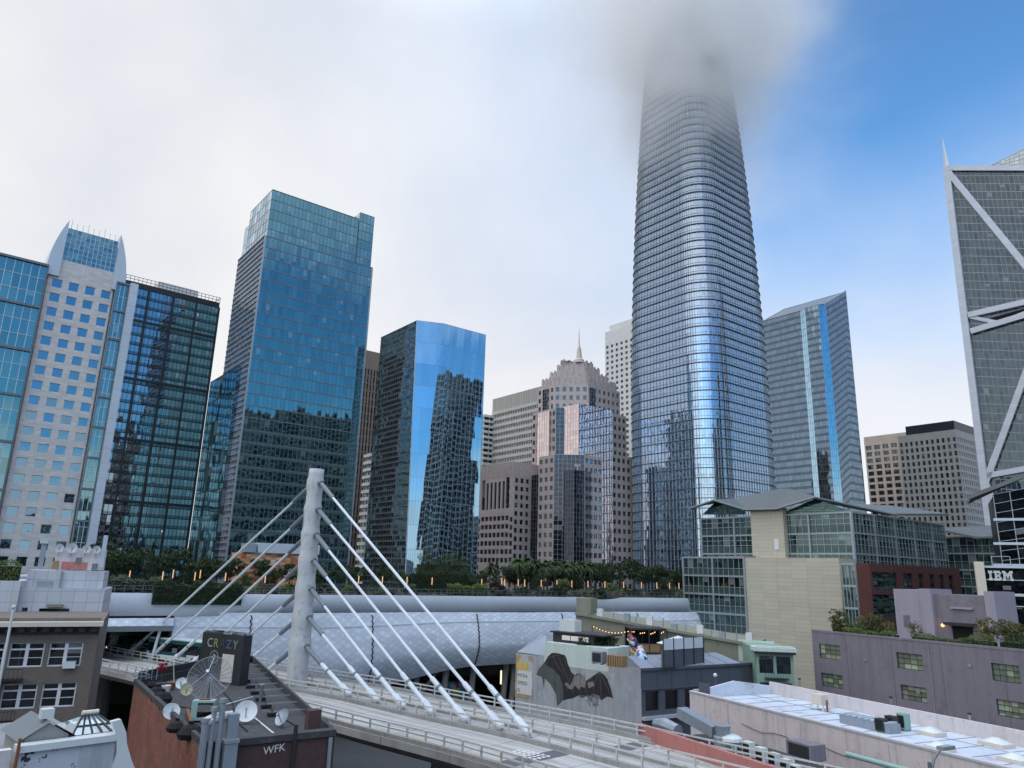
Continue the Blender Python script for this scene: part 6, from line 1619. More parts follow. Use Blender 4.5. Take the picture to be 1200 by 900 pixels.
# ---- white long roof building
ZW = 14.0
Wa, Wb = on_z(808, 809, ZW), on_z(1206, 905, ZW); eW = (Wb - Wa).normalized(); nW = V((eW.y, -eW.x, 0)); Wb = Wa + eW * 46
Wc = on_z(881, 800, ZW); Wd_ = Wc + eW * 48
tw2 = thing('low_warehouse', 'long low warehouse with a pale blue white roof and pinkish side wall', 'building', flat(Wa))
side = (flat(Wc) - flat(Wa)); depthW = -side.dot(nW)
bb = MB(); bb.box(flat(Wa) - nW * .35, Wb - Wa, nW * .35, Z * ZW); bb.build('side_wall', M['pale_pink'], tw2)
for u_ in (6.0, 15.5, 24.5, 33): bb = MB(); bb.tube([Wa + eW * u_ + nW * .07 - Z * 9, Wa + eW * u_ + nW * .07 - Z * .3], .05, 6); bb.build('downpipe', M['white_wall'], tw2)
bb = MB(); prev = None
for k in range(24): q = Wa + eW * (8 + k * 1.4) + nW * .06 - Z * (1.9 + .35 * math.sin(k * .9) ** 2); (bb.bar(prev, q, .035, .035, nW) if prev is not None else None); prev = q
bb.build('wall_cable', M['black'], tw2)
bb = MB(); bb.bar(Wa + nW * .02 - Z * .1, Wa + eW * 45 + nW * .02 - Z * .1, .14, .05, nW); bb.build('flashing', M['alu_pale'], tw2)
bb = MB(); bb.box(flat(Wa) - nW * depthW + eW * side.dot(eW) * 0, eW * 50, nW * (depthW - .36), Z * (ZW - .75)); bb.build('roof', M['white_roof'], tw2)
bb = MB(); r0_ = flat(Wa, ZW - .745) - nW * depthW
for k in range(21): bb.bar(r0_ + eW * (2.4 * k), r0_ + eW * (2.4 * k) + nW * (depthW - .4), .07, .03, Z)
bb.bar(r0_ + nW * 3.1, r0_ + nW * 3.1 + eW * 50, .09, .028, Z); bb.build('roof_seam', M['galv'], tw2)
bb = MB(); q = flat(Wa) - nW * (depthW + .3); bb.box(q, eW * 50, nW * .3, Z * (ZW + .5)); bb.build('parapet', M['white_wall'], tw2)
# gabled end wall
e0 = flat(Wa, 0); back = -nW
ga, gb = Wa + back * .4, Wa + back * depthW
gm = lay(858, 797.6, 1); mid = ga.lerp(gb, .52)
bb = MB(); zpk = height_at(mid, 797.6)
for d_ in (0, .3):
    pts = [flat(ga, ZW - .74), flat(gb, ZW - .74), flat(gb, ZW + .1), flat(mid, zpk), flat(ga.lerp(gb, .14), ZW + .1), flat(ga, ZW + .1)]; pts = [p + eW * d_ for p in pts]; bb.poly(pts if d_ else pts[::-1])
rim = [flat(gb, ZW + .1), flat(mid, zpk), flat(ga.lerp(gb, .14), ZW + .1), flat(ga, ZW + .1)]
for a, b_ in zip(rim, rim[1:]): bb.poly([a, b_, b_ + eW * .3, a + eW * .3])
bb.build('gable_wall', M['white_roof'], tw2)
bb = MB(); a = ga + eW * .35 + back * .6; bb.box(flat(a, ZW - .7), eW * 1.6, back * .2, Z * 1.5); bb.build('dark_hatch', M['slate_wall'], tw2)
def onw(px, py, z=ZW - .74): return on_z(px, py, z)
p = onw(962, 832); t = thing('roof_fan_unit', 'tan box fan unit on white stand on the pale warehouse roof', 'roof unit', p)
bb = MB(); bb.cbox(p + Z * .5, eW, 1.3, 1.0, 1.0); bb.build('casing', M['beige_plain'], t); bb = MB()
for k in (-1, 1):
    for j in (-1, 1): bb.bar(p + eW * .8 * k + nW * .5 * j, p + eW * .8 * k + nW * .5 * j + Z * .55, .1, .1, nW)
bb.build('stand', M['bus_white'], t); bb = MB(); bb.tube([p + eW * 1.1 + nW * .3, p + eW * 1.1 + nW * .3 + Z * 1.1], .1, 6); bb.build('vent_pipe', M['rust'], t)
p = onw(1010, 853); t = thing('skylight_box', 'long galvanised rooftop duct with slatted skylight top', 'duct', p)
bb = MB(); bb.box(p - eW * 2.4, eW * 5.2, back * 1.5, Z * .75); bb.build('casing', M['galv'], t); bb = MB()
for k in range(8): bb.box(p - eW * 2.3 + eW * k * .64 + Z * .77, eW * .42, back * 1.4, Z * .12)
bb.build('slat', M['alu_pale'], t)
for k, (px, py, m_, lb) in enumerate(((1034, 858, M['dark_metal'], 'black condenser unit next to the galvanised duct'), (1046, 857, M['dark_metal'], 'second black condenser unit next to the green grey one'), (1060, 856, M['plastic_green'], 'tall green grey condenser unit at the end of the duct'))):
    box_unit('condenser', lb, 'condenser', onw(px, py) + Z * .12, eW, .8, .75, 1.0 + .15 * k, m_, 'condensers by the galvanised duct', M['black'])
for px, py, sx in ((1091, 861, 1.9), (1101, 879, 1.8), (1168, 874, 2.1), (1190, 893, 1.9)):
    p = onw(px, py); t = thing('skylight', 'low white domed skylight on the pale warehouse roof', 'skylight', p, 'domed skylights on the warehouse roof')
    bb = MB(); bb.cbox(p, eW, sx, sx * .8, .28); bb.build('kerb', M['beige_plain'], t); bb = MB(); N_ = 6
    for i in range(N_):
        for j in range(N_):
            f_ = lambda x, y: p + eW * (x * sx * .46) + nW * (y * sx * .36) + Z * (.285 + .38 * (1 - x * x) * (1 - y * y))
            x0, x1, y0, y1 = -1 + 2 * i / N_, -1 + 2 * (i + 1) / N_, -1 + 2 * j / N_, -1 + 2 * (j + 1) / N_
            bb.poly([f_(x0, y0), f_(x1, y0), f_(x1, y1), f_(x0, y1)])
    bb.build('dome', M['bus_white'], t, smooth=2)
for px, py in ((938, 815), (1046, 840), (1139, 862)):
    p = onw(px, py); t = thing('vent_pipe', 'short upright vent pipe by the far parapet of the pale warehouse roof', 'pipe', p, 'vent pipes on the warehouse roof'); bb = MB(); bb.tube([p, p + Z * 1.7], .1, 8); bb.build('flue', M['galv'], t); bb = MB(); bb.tube([p + Z * 1.7, p + Z * 1.85], .16, 8); bb.build('cap', M['dark_metal'], t)
# ---- red walled yard with machinery between bridge and warehouse
Ra, Rb = on_z(748, 848, 13.2), on_z(905, 899, 13.2); eR_ = (Rb - Ra).normalized(); nR_ = V((eR_.y, -eR_.x, 0)); Rb = Ra + eR_ * 34
tr_ = thing('low_building', 'low red walled building with a dark machine filled roof beside the bridge', 'building', flat(Ra))
bb = MB(); bb.box(flat(Ra), eR_ * 34, -nR_ * .4, Z * 13.2); bb.build('red_wall', M['red_wall'], tr_)
bb = MB(); bb.box(flat(Ra) - nR_ * 9, eR_ * 34, nR_ * 8.6, Z * 11.9); bb.build('roof', M['tar'], tr_)
def onm(px, py, z=11.9): return on_z(px, py, z)
p = onm(785, 862); t = thing('air_handler', 'crumpled silver foil wrapped duct on the dark machine roof', 'duct', p)
bb = MB(); bb.tube([p + Z * .6 - eR_ * 2, p + Z * .7 - eR_ * .6, p + Z * .6 + eR_ * 1.2], [.5, .7, .55], 9); bb.build('foil_duct', M['galv'], t)
p = onm(820, 868); t = thing('air_handler', 'sloping grey sheet metal duct leading to a stacked fan on the machine roof', 'duct', p)
bb = MB(); bb.bar(p - eR_ * 2.5 + Z * 1.5, p + eR_ * 2.2 + Z * .7, 1.1, .9, Z); bb.build('sloping_duct', M['galv'], t); bb = MB(); bb.tube([p + eR_ * 3, p + eR_ * 3 + Z * .9, p + eR_ * 3 + Z * 1.0, p + eR_ * 3 + Z * 1.8], [.8, .8, .6, .7], 12); bb.build('fan_stack', M['galv'], t)
p = onm(857, 878); t = thing('exhaust_hood', 'white mushroom exhaust hood on the machine roof', 'vent', p); bb = MB(); bb.lathe(p, [(.35, 0), (.35, .7), (1.0, .7), (.95, .95), (.5, 1.15), (0, 1.2)], 14); bb.build('hood', M['bus_white'], t)
p = onm(818, 880); t = thing('exhaust_hood', 'low pale dome exhaust hood by the red wall', 'vent', p); bb = MB(); bb.lathe(p, [(.9, 0), (.9, .35), (.6, .6), (0, .7)], 14); bb.build('hood', M['white_wall'], t)
for k, px in enumerate((878, 893, 908, 922, 934)):
    p = onm(px, 889 + k * 5.6); box_unit('condenser', 'white framed condenser unit standing in a row along the red wall', 'condenser', p + Z * .12, eR_, .85 - .04 * k, .6, 1.15 - .1 * k, M['bus_white'], 'white condensers along the red wall', M['black'])
p = onm(945, 890); box_unit('air_handler', 'bulky grey purple plant box behind the white condensers', 'plant box', p + Z * .12, eR_, 2.6, 1.6, 1.2, M['purple'], None, M['dark_metal'])
p = onm(985, 903); t = thing('pipe_run', 'thick pale green pipe running along the machine roof', 'pipe', p); bb = MB(); bb.tube([p - eR_ * 1 - nR_ * 2 + Z * .8, p + eR_ * 6 - nR_ * 2 + Z * .8], .2, 10); bb.build('pipe', M['plastic_green'], t)
# streetlamps
def street_lamp(label, p, ang, h_, arm):
    t = thing('street_lamp', label, 'street lamp', flat(p)); e = head(ang)
    bb = MB(); bb.tube([flat(p), flat(p, h_)], [.12, .08], 8); bb.build('post', M['mid_metal'], t)
    bb = MB(); bb.tube([flat(p, h_ - .5), flat(p, h_ + .1) + e * arm * .4, flat(p, h_ + .45) + e * arm], [.06, .05, .05], 6); bb.build('arm', M['mid_metal'], t)
    bb = MB(); q = flat(p, h_ + .38) + e * arm; bb.bar(q - e * .1, q + e * .75, .3, .14, Z); bb.build('lamp_head', M['alu'], t)
p = lay(1089, 893, 33); street_lamp('grey street lamp with curved arm in front of the pinkish warehouse wall', p, 62, p.z, .9)
p = lay(838.5, 800, 88); t = thing('lamp_post', 'thin white lamp post in front of the slate grey front', 'lamp', flat(p)); zq = height_at(flat(p), 793)
bb = MB(); bb.tube([flat(p), flat(p, zq)], .05, 6); bb.build('post', M['mid_metal'], t); bb = MB(); bb.lathe(flat(p, zq - .05), [(0, 0), (.2, .1), (.22, .3), (.1, .42), (0, .45)], 10); bb.build('globe', M['bus_white'], t)

# ---- garden on the purple roof
pp = lambda px, py, z=ZP - .85: on_z(px, py, z)
for i, (x0, x1, d_) in enumerate(((990, 1052, .9), (978, 1047, 3.2), (1070, 1135, .9), (1136, 1166, 1.1), (1172, 1212, 1.1))):
    a = on_plane(x0, 742, A_ - nP * d_, nP); b_ = on_plane(x1, 748, A_ - nP * d_, nP)
    hedge(('clipped green roof hedge left of the lilac stair house', 'taller green roof hedge behind the front hedge left of the stair house', 'low clipped roof hedge in front of the canopied doorway', 'short square hedge right of the canopied doorway', 'clipped hedge at the right end of the purple roof')[i],
          flat(a, ZP - .85), flat(b_, ZP - .85), 1.0, (1.3, 1.9, 1.25, 1.5, 1.6)[i], M['leaf_light'] if i != 4 else M['leaf_mid'], 140, size=.075)
for px, py, s_, lb in ((984, 742, .8, 'small airy olive tree at the left corner of the purple roof'), (1018, 742, .8, 'bushy olive tree behind the roof hedge before the brick annex'), (1030, 742, .7, 'second bushy olive tree behind the roof hedge'), (1042, 743, .6, 'slim olive tree beside the lilac stair house'), (1073, 748, .62, 'thin sparse tree in front of the lilac stair house'), (1160, 752, .8, 'olive tree right of the stair house on the purple roof'), (1180, 753, .85, 'wide olive tree near the right end of the purple roof'), (1200, 756, .85, 'olive tree at the far right end of the purple roof')):
    tq = make_tree(lb, 5.0, 1.75, M['leaf_olive'], n=900 if px != 1073 else 420, name='olive_tree', group=None)
    q = on_plane(px, py, A_ - nP * 1.9, nP); place(tq, flat(q, ZP - .85), 0, s_)
# ------------------------------------------------------------------ foreground, left
# ---- brown brick building
eN = head(64); N1 = lay(119, 724, 58); nN = V((eN.y, -eN.x, 0)); zN = N1.z
tn = thing('brick_building', 'drab brown brick building with white sash windows and a pale cornice', 'building', flat(N1 - eN * 6))
wN = 26; fN = wall_face(N1 - eN * wN, eN, wN, 0, zN)
rr = []
q = [px_rect(fN, 15, 754, 46, 782), px_rect(fN, 61, 752, 92, 780)]
wv = (q[0][3] - q[0][2] + q[1][3] - q[1][2]) / 2; top_ = (q[0][3] + q[1][3]) / 2; u0, u1 = (q[0][0] + q[0][1]) / 2, (q[1][0] + q[1][1]) / 2; ww = 2.15
stp = u1 - u0; r2 = px_rect(fN, 4, 802, 36, 834); sty = top_ - r2[3]
for j in range(5):
    for k in range(-3, 2):
        uu = u0 + k * stp; v1 = top_ - j * sty
        if uu - ww / 2 > 0 and v1 - wv > .5: rr.append((uu - ww / 2, uu + ww / 2, v1 - wv, v1))
# double sash: a thick white mullion, transom high up, thin meeting rail
punched(tn, fN, rr, M['brown_brick'], M['g_windark'], .22, M['winframe'], .09, cross=(2, 1), mid=2.6, wname='brick_wall', rails=((.72, .11), (.37, .035)))
for o in [c for c in tn.children if c.name.startswith('window')]:
    pass
bb = MB(); bb.box(flat(N1 - eN * wN) - nN * 20, eN * wN, nN * 19.7, Z * (zN - .6)); bb.box(fN.M(0, zN - .62, -.6), eN * wN, nN * .58, Z * .6); bb.build('rear_wall', M['brown_brick'], tn)
zc = px_uv(fN, 60, 731)[1]
bb = MB(); bb.box(fN.M(-.2, zc - .15, .01), eN * (wN + .4), nN * .75, Z * .32); bb.build('cornice', M['beige_plain'], tn)
bb = MB()
for k in range(34): bb.box(fN.M(.2 + k * wN / 34, zc - .55, .01), eN * .4, nN * .5, Z * .38)
bb.bar(fN.M(0, zc - .62), fN.M(wN, zc - .62), .14, .2, nN); bb.build('bracket', M['dark_metal'], tn)
ac = px_rect(fN, 75, 774, 88, 782.5); bb = MB(); bb.box(fN.M(ac[0], rr[-1][2] if False else ac[2], -.2), eN * (ac[1] - ac[0]), nN * .55, Z * .45); tag(bb.build('window_air_conditioner', M['bus_white']), 'white air conditioner box sitting in a brown building window', 'air conditioner')
for (x0, y0, x1, y1) in ((0, 790, 27, 796), (0, 836, 18, 845)):
    bb = MB(); a = px_rect(fN, x0, y0, x1, y1)
    bb.box(fN.M(a[0] - 1, a[2], .02), eN * (a[1] - a[0] + 1), nN * 1.0, Z * .08)
    for k in range(10): p = fN.M(a[0] - 1 + (a[1] - a[0] + 1) * k / 9, a[2], 1.0); bb.bar(p, p + Z * .8, .03, .03, nN)
    bb.bar(fN.M(a[0] - 1, a[2] + .8, 1.0), fN.M(a[1], a[2] + .8, 1.0), .04, .04, nN); bb.build('fire_escape', M['black_steel'], tn)
# flagpole
p = lay(5, 770, 52); t = thing('flagpole', 'bare white flagpole with a pale ball before the brown building', 'flagpole', flat(p)); zf = height_at(p, 714)
bb = MB(); bb.tube([flat(p), flat(p, zf)], [.12, .08], 8); bb.build('pole', M['bus_white'], t); bb = MB(); bb.lathe(flat(p, zf), [(0, 0), (.13, .1), (.13, .2), (0, .3)], 10); bb.build('finial', M['beige_plain'], t)
# ---- white tiled plant building behind it
eQ = head(66); Qb = lay(123, 690, 74); nQ = V((eQ.y, -eQ.x, 0)); zQ = Qb.z
tq = thing('tiled_building', 'white tiled plant building with dishes and antennas behind the brown brick building', 'building', flat(Qb - eQ * 5))
Qa = Qb + eQ * reach(Qb, eQ, 25); fQ = Face(flat(Qa), flat(Qb), flat(Qb, zQ), flat(Qa, zQ))
rr = [px_rect(fQ, 46, 713, 80, 722), px_rect(fQ, 23 + 3, 712, 31, 721)]
punched(tq, fQ, [(max(.1, a), b_, c, d) for a, b_, c, d in rr], M['tile_white'], M['black'], .6, None, wname='tiled_wall')
bb = MB(); bb.box(flat(Qa) - nQ * 10, Qb - Qa, nQ * 9.4, Z * (zQ - .1)); bb.box(flat(Qa) - eQ * 12 + nQ * .8, eQ * 12, -nQ * 10, Z * (zQ + .6)); bb.build('rear_wall', M['tile_white'], tq)
bb = MB(); p = on_plane(55, 711, Qa + nQ * .02, nQ); bb.box(p, eQ * 1.3, nQ * .4, Z * .25); bb.build('hood', M['olive'], tq)
zQ2 = height_at(Qb - nQ * 2, 669); a = Qa - nQ * 2
w2 = reach(V((Qa.x, Qa.y, zQ2)) - nQ * 2, eQ, 123)
f2 = wall_face(a, eQ, w2, zQ - .08, zQ2); bb = MB(); bb.box(f2.bl - nQ * 6, eQ * w2, nQ * 6, Z * (zQ2 - zQ)); bb.build('upper_block', M['tile_white'], tq)
bb = MB(); a2 = px_rect(f2, 44, 681, 61, 692); bb.box(f2.M(a2[0], .02, .01), eQ * (a2[1] - a2[0]), nQ * .05, Z * min(a2[3], f2.H - .3)); bb.build('steel_door', M['alu'], tq)
bb = MB(); p = f2.M(px_uv(f2, 70, 690)[0], 0, .3); bb.tube([p, p + Z * 1.6], .12, 8); bb.build('vent_pipe', M['galv'], tq)
zQ3 = height_at(Qb - nQ * 4, 644); Q3 = Qa - nQ * 4; q3a, q3b = reach(V((Q3.x, Q3.y, zQ2)), eQ, 62), reach(V((Q3.x, Q3.y, zQ2)), eQ, 119)
bb = MB(); bb.box(flat(Q3, zQ2 + .01) + eQ * q3a, eQ * (q3b - q3a), -nQ * 3, Z * (zQ3 - zQ2)); bb.build('lift_house', M['white_wall'], tq)
f3 = wall_face(Q3 + eQ * q3a, eQ, q3b - q3a, zQ2, zQ3)
bb = MB(); a3 = px_rect(f3, 72, 662, 101, 669.5); bb.box(f3.M(a3[0], max(.05, a3[2]), .02), eQ * (a3[1] - a3[0]), nQ * .04, Z * .72); tag(bb.build('banner', surf('red_banner', (.45, .16, .13), .7, .4, 3, dirt=((.5, .42, .36), .8))), 'faded red banner hanging on the white lift house', 'banner')
bb = MB(); a3 = px_rect(f3, 62, 658, 70, 667); bb.box(f3.M(a3[0], a3[2], .02), eQ * .55, nQ * .1, Z * .8); bb.build('orange_panel', M['wood'], tq)
for px, py in ((92, 657), (111, 664)): u_, v_ = px_uv(f3, px, py); bb = MB(); bb.box(f3.M(u_ - .25, v_ - .3, .02), eQ * .5, nQ * .08, Z * .6); bb.build('vent_grille', M['mid_metal'], tq)
bb = MB(); p = f3.M(f3.W - .15, f3.H, .1); bb.box(p - eQ * .15 - Z * 1.8, eQ * .4, -nQ * .3, Z * 3.2); bb.build('antenna_panel', M['alu_pale'], tq)
for i, (px, r_) in enumerate(((69, .42), (84, .5), (101, .42), (113, .38))):
    u_, _ = px_uv(f3, px, 646); p = flat(f3.M(max(.2, u_), 0, .28), zQ3 - .9)
    dish('pale microwave dish on the edge of the white lift house', p, nQ + eQ * .3 + Z * .1, r_, M['dishwhite'], 'dishes on the lift house', mast=.6)
p = f3.M(0, 0, -.5) - eQ * 1.2; zq = height_at(p, 637); t = thing('chimney_flue', 'tall grey square flue beside the white lift house', 'flue', flat(p, zQ2 + .02)); bb = MB(); bb.cbox(flat(p, zQ2 + .02), eQ, .42, .42, zq - zQ2); bb.build('flue', M['galv'], t); bb = MB(); bb.cbox(flat(p, zq), eQ, .75, .75, .3); bb.build('cap', M['alu_pale'], t)
a = on_z(0, 668, 24.2); hedge('small green roof hedge at the left edge of the tiled building', flat(Qa, zQ + .62) - eQ * 9 - nQ * .5, flat(Qa, zQ + .62) - eQ * .4 - nQ * .5, 1.0, 1.5, M['leaf_light'], 120, size=.08)
for k in range(5):
    p = flat(Qa, zQ2) - eQ * (1 + k * 1.9) - nQ * 7.8 + Z * -2.4; box_unit('roof_vent', 'white vent box behind the small roof hedge', 'vent', p, eQ, 1.1, .8, 1.8 + .3 * (k % 2), M['bus_white'], 'white vent boxes behind the hedge', M['galv'])

# ---- red brick building with the cluttered black roof
ZB = 17.5
BA, BB_, BC, BD = on_z(240, 871, ZB), on_z(393, 856, ZB), on_z(296, 769, ZB), on_z(158, 797, ZB)
tbk = thing('brick_building', 'red brick building with a cluttered black tar roof beside the bridge', 'building', flat(BA))
corners = [BA, BB_, BC, BD]; ctr = sum(corners, V((0, 0, 0))) / 4
bb = MB(); f = Face(flat(BD), flat(BA), BA, BD); bb.poly([f.P(0, 0), f.P(1, 0), f.P(1, 1), f.P(0, 1)]); bb.build('side_wall', M['red_brick'], tbk)
bb = MB()
for a, b_ in ((BA, BB_), (BB_, BC), (BC, BD)): f = Face(flat(a), flat(b_), b_, a); bb.poly([f.P(0, 0), f.P(1, 0), f.P(1, 1), f.P(0, 1)])
bb.build('front_wall', M['dark_brick'], tbk)
def inset(p, k): return p + (ctr - p).normalized() * k
ZR = ZB - .45
bb = MB(); bb.poly([flat(inset(p, .45), ZR) for p in corners])
for i in range(4):
    a, b_ = corners[i], corners[(i + 1) % 4]; ai, bi = inset(a, .55), inset(b_, .55); oa, ob = inset(a, -.12), inset(b_, -.12)
    up = Z * .06
    bb.poly([oa + up, ob + up, bi + up, ai + up]); bb.poly([flat(bi, ZR), flat(ai, ZR), ai + up, bi + up]); bb.poly([oa - Z * .25, ob - Z * .25, ob + up, oa + up])
bb.build('tar_roof', M['tar'], tbk)
bb = MB(); e = (BC - BD).normalized(); bb.box(flat(BD, ZR) + e * .3, e * ((BC - BD).length * .62), V((e.y, -e.x, 0)) * .25, Z * 1.0); bb.build('rear_parapet', M['dark_metal'], tbk)
eF_ = (BB_ - BA).normalized(); nF_ = V((eF_.y, -eF_.x, 0)); eK = (BC - BB_).normalized()
text_mesh('wall_tag', 'WFK', .52, on_plane(308, 885, BA + nF_ * .03, nF_), eF_ + Z * .10, Z, M['white_paint'], tbk, .01)
for px in (345, 387): q = on_plane(px, 872, BA + nF_ * .12, nF_); bb = MB(); bb.tube([flat(q), flat(q, ZB + (.5 if px == 345 else -.3))], .11, 8); bb.build('downpipe', M['dark_metal'] if px == 345 else M['galv'], tbk)
bb = MB(); q = inset(BB_, 1.2); bb.cbox(flat(q - eF_ * .6 + eK * .4, ZR), eF_, .7, .6, 1.3); bb.build('chimney', M['dark_brick'], tbk)
onb = lambda px, py, z=ZR: on_z(px, py, z)
# sign box with lettering
sa, sb = onb(231, 797), onb(280, 804); se = (sb - sa).normalized(); sn = V((se.y, -se.x, 0)); sw = (sb - sa).length; sh_ = height_at(sa, 741) - ZR
tsg = thing('rooftop_sign', 'tall black rooftop sign box with coloured letters and a stained white panel', 'sign', sa)
bb = MB(); bb.box(flat(sa, ZR + .02), se * sw, -sn * .8, Z * sh_); bb.build('sign_box', M['dark_metal'], tsg)
bb = MB(); bb.box(flat(sa, ZR + sh_ + .03) + se * .1, se * (sw - .2), -sn * 1.0, Z * .12); bb.build('glass_lid', M['g_clear'], tsg)
cols_ = {'C': (.30, .33, .36), 'R': (.22, .28, .10), 'A': (.045, .045, .05), 'Z': (.06, .13, .24), 'Y': (.20, .24, .18)}
for k, ch in enumerate('CRAZY'):
    text_mesh('sign_letter', ch, sh_ * .26, flat(sa, ZR + sh_ * .72) + se * (sw * (.14 + .155 * k)) + sn * .03, se, Z, surf('letter_' + ch, cols_[ch], .7, .3, 4), tsg)
bb = MB(); bb.box(flat(sa, ZR + sh_ * .04) + se * sw * .55 + sn * .004, se * sw * .27, sn * .04, Z * sh_ * .56); bb.build('white_panel', surf('stained_white', (.55, .53, .48), .7, .1, 1, dirt=((.42, .22, .05), .9)), tsg)
bb = MB()
for k in range(24):
    a0, a1 = 6.283 * k / 24, 6.283 * (k + 1) / 24; c_ = flat(sa, ZR + sh_ * .52) + se * sw * .34 + sn * .012; f_ = lambda a, r: c_ + se * (math.cos(a) * r) + Z * (math.sin(a) * r)
    R_ = sh_ * .13; bb.poly([f_(a0, R_), f_(a1, R_), f_(a1, R_ * .93), f_(a0, R_ * .93)][::-1])
    if k % 2: bb.poly([f_(a0, R_ * .25), f_(a1, R_ * (.45 + .15 * (k % 3))), f_(a1 + .2, R_ * .3), f_(a0 + .25, R_ * .2)][::-1])
bb.build('chalk_drawing', M['white_wall'], tsg)
bb = MB(); bb.box(flat(sa, ZR + sh_ * .3) - se * .2, se * .19, -sn * .6, Z * sh_ * .32); bb.build('side_hood', M['black_steel'], tsg)
# big see-through mesh dish: real spokes and rings
p = onb(241, 838); t = thing('mesh_dish', 'large open mesh satellite dish on the black tar roof', 'satellite dish', p)
aim = (V((.15, -.8, .45))).normalized(); c_ = p + Z * 2.05; rD = 1.28; xx = aim.cross(Z).normalized(); yy = aim.cross(xx)
def dp(r, a): return c_ + (xx * math.cos(a) + yy * math.sin(a)) * r + aim * (.22 * r * r / rD)
bb = MB()
for k in range(24):
    a = 6.283 * k / 24; prev = None
    for j in range(6): q = dp(rD * j / 5, a); (bb.bar(prev, q, .022, .022, aim) if prev is not None else None); prev = q
for j in range(1, 15):
    r = rD * j / 14
    for k in range(36): bb.bar(dp(r, 6.283 * k / 36), dp(r, 6.283 * (k + 1) / 36), .016 if j < 14 else .04, .016, aim)
bb.build('mesh_reflector', M['mid_metal'], t)
bb = MB(); bb.tube([p, c_], .07, 8); bb.build('post', M['dark_metal'], t); bb = MB()
for a in (.5, 2.6, 4.7): bb.tube([dp(rD * .95, a), c_ + aim * 1.1], .02, 5)
bb.tube([c_ + aim * 1.0, c_ + aim * 1.3], .1, 8); bb.build('feed_arm', M['alu_pale'], t)
dish('round white solid dish at the middle of the black tar roof', onb(287, 848), V((.25, -.8, .5)), .62, M['dishwhite'], mast=.25)
dish('small dented grey dish near the right parapet of the tar roof', onb(331, 852), V((-.5, -.7, .5)), .48, M['galv'], mast=.2)
dish('small pale dish at the left parapet of the tar roof', onb(199, 845), V((.5, -.7, .5)), .48, M['dishwhite'], mast=.2)
dish('yellowish small dish in front of the large mesh dish', onb(216, 822), V((.6, -.7, .3)), .40, surf('yellow_dish', (.45, .40, .25), .6, .1), mast=.5)
dish('second small pale dish just left of the large mesh dish', onb(211, 816), V((.1, -.9, .4)), .38, M['dishwhite'], mast=.6)
# old cabinet television
p = onb(237, 845); t = thing('cabinet_television', 'old pale green cabinet television below the mesh dish', 'television', p); e = head(78); n_ = V((e.y, -e.x, 0))
bb = MB(); bb.cbox(p + Z * .1, e, 1.25, .8, 1.05); bb.build('cabinet', M['plastic_green'], t)
bb = MB(); bb.box(p - e * .28 + n_ * .405 + Z * .3, e * .85, n_ * .03, Z * .75); bb.build('screen', M['g_dark'], t); bb = MB(); bb.box(p - e * .3 + n_ * .1 + Z * 1.16, e * .6, -n_ * .3, Z * .06); bb.build('orange_tray', M['rust'], t)
# metal flues in front
for k, (px, py, r_, top_) in enumerate(((238, 872, .17, 846), (246, 876, .12, 833), (256, 872, .14, 823))):
    q = on_plane(px, py, BA + nF_ * .45, nF_); t = thing('metal_flue', ('fat grey flue with a wrapped elbow at the brick front', 'slim grey flue between the fat one and the tall one', 'tallest round grey flue at the brick front')[k], 'flue', flat(q)); zt_ = height_at(q, top_)
    bb = MB(); bb.tube([flat(q), flat(q, zt_)], r_, 12); bb.build('flue', M['galv'], t); bb = MB(); bb.tube([flat(q, zt_), flat(q, zt_ + .18)], r_ * 1.35, 12); bb.build('cap', M['alu'], t)
    if k == 0: bb = MB(); bb.tube([flat(q, zt_), flat(q, zt_ + .12) + eF_ * .5 - nF_ * .2, flat(q, zt_ + .15) + eF_ * 1.3 - nF_ * .4], [.22, .25, .2], 10); bb.build('wrapped_elbow', M['white_wall'], t)
q = on_plane(270, 870, BA + nF_ * .45, nF_); t = thing('square_duct', 'square galvanised duct rising up the brick front beside the flues', 'duct', flat(q)); zt_ = height_at(q, 836)
bb = MB(); bb.cbox(flat(q), eF_, .62, .55, zt_ - 1.2); bb.build('lower_duct', M['galv'], t); bb = MB(); bb.cbox(flat(q, zt_ - 1.2), eF_, .5, .45, 1.2); bb.build('upper_duct', M['galv'], t); bb = MB(); bb.cbox(flat(q, zt_ - 1.3), eF_, .72, .65, .14); bb.build('collar', M['alu'], t)
# rods lying along the right parapet
rod = None
for k in range(9):
    t_ = .12 + .085 * k; q = inset(BC, 1.0).lerp(inset(BB_, 1.0), t_); q = flat(q, ZR + .22)
    if rod is None:
        rod = thing('pipe_support', 'short metal pipe on a black foot pad along the right parapet', 'pipe', q, 'short pipes along the right parapet')
        bb = MB(); bb.bar(q - eF_ * 1.9, q + eF_ * .2, .07, .07, Z); bb.build('pipe', M['galv'], rod); bb = MB(); bb.cbox(q - eF_ * 1.9 - Z * .21, eF_, .6, .35, .2); bb.build('foot_pad', M['black'], rod)
    else: dup(rod, q)
p = onb(305, 822); t = thing('roof_post', 'stubby grey post among the pipes on the tar roof', 'post', p); bb = MB(); bb.tube([p, p + Z * 1.0], .12, 10); bb.build('post', M['mid_metal'], t); bb = MB(); bb.tube([p + Z * 1.0, p + Z * 1.1], .18, 10); bb.build('cap', M['galv'], t)
p, q = onb(258, 829), onb(296, 818); t = thing('conduit', 'long thin white conduit lying across the tar roof', 'pipe', p); bb = MB(); bb.tube([p + Z * .08, q + Z * .08], .035, 6); bb.tube([onb(299, 843) + Z * .06, onb(322, 862) + Z * .06], .05, 6); bb.build('conduit', M['bus_white'], t)
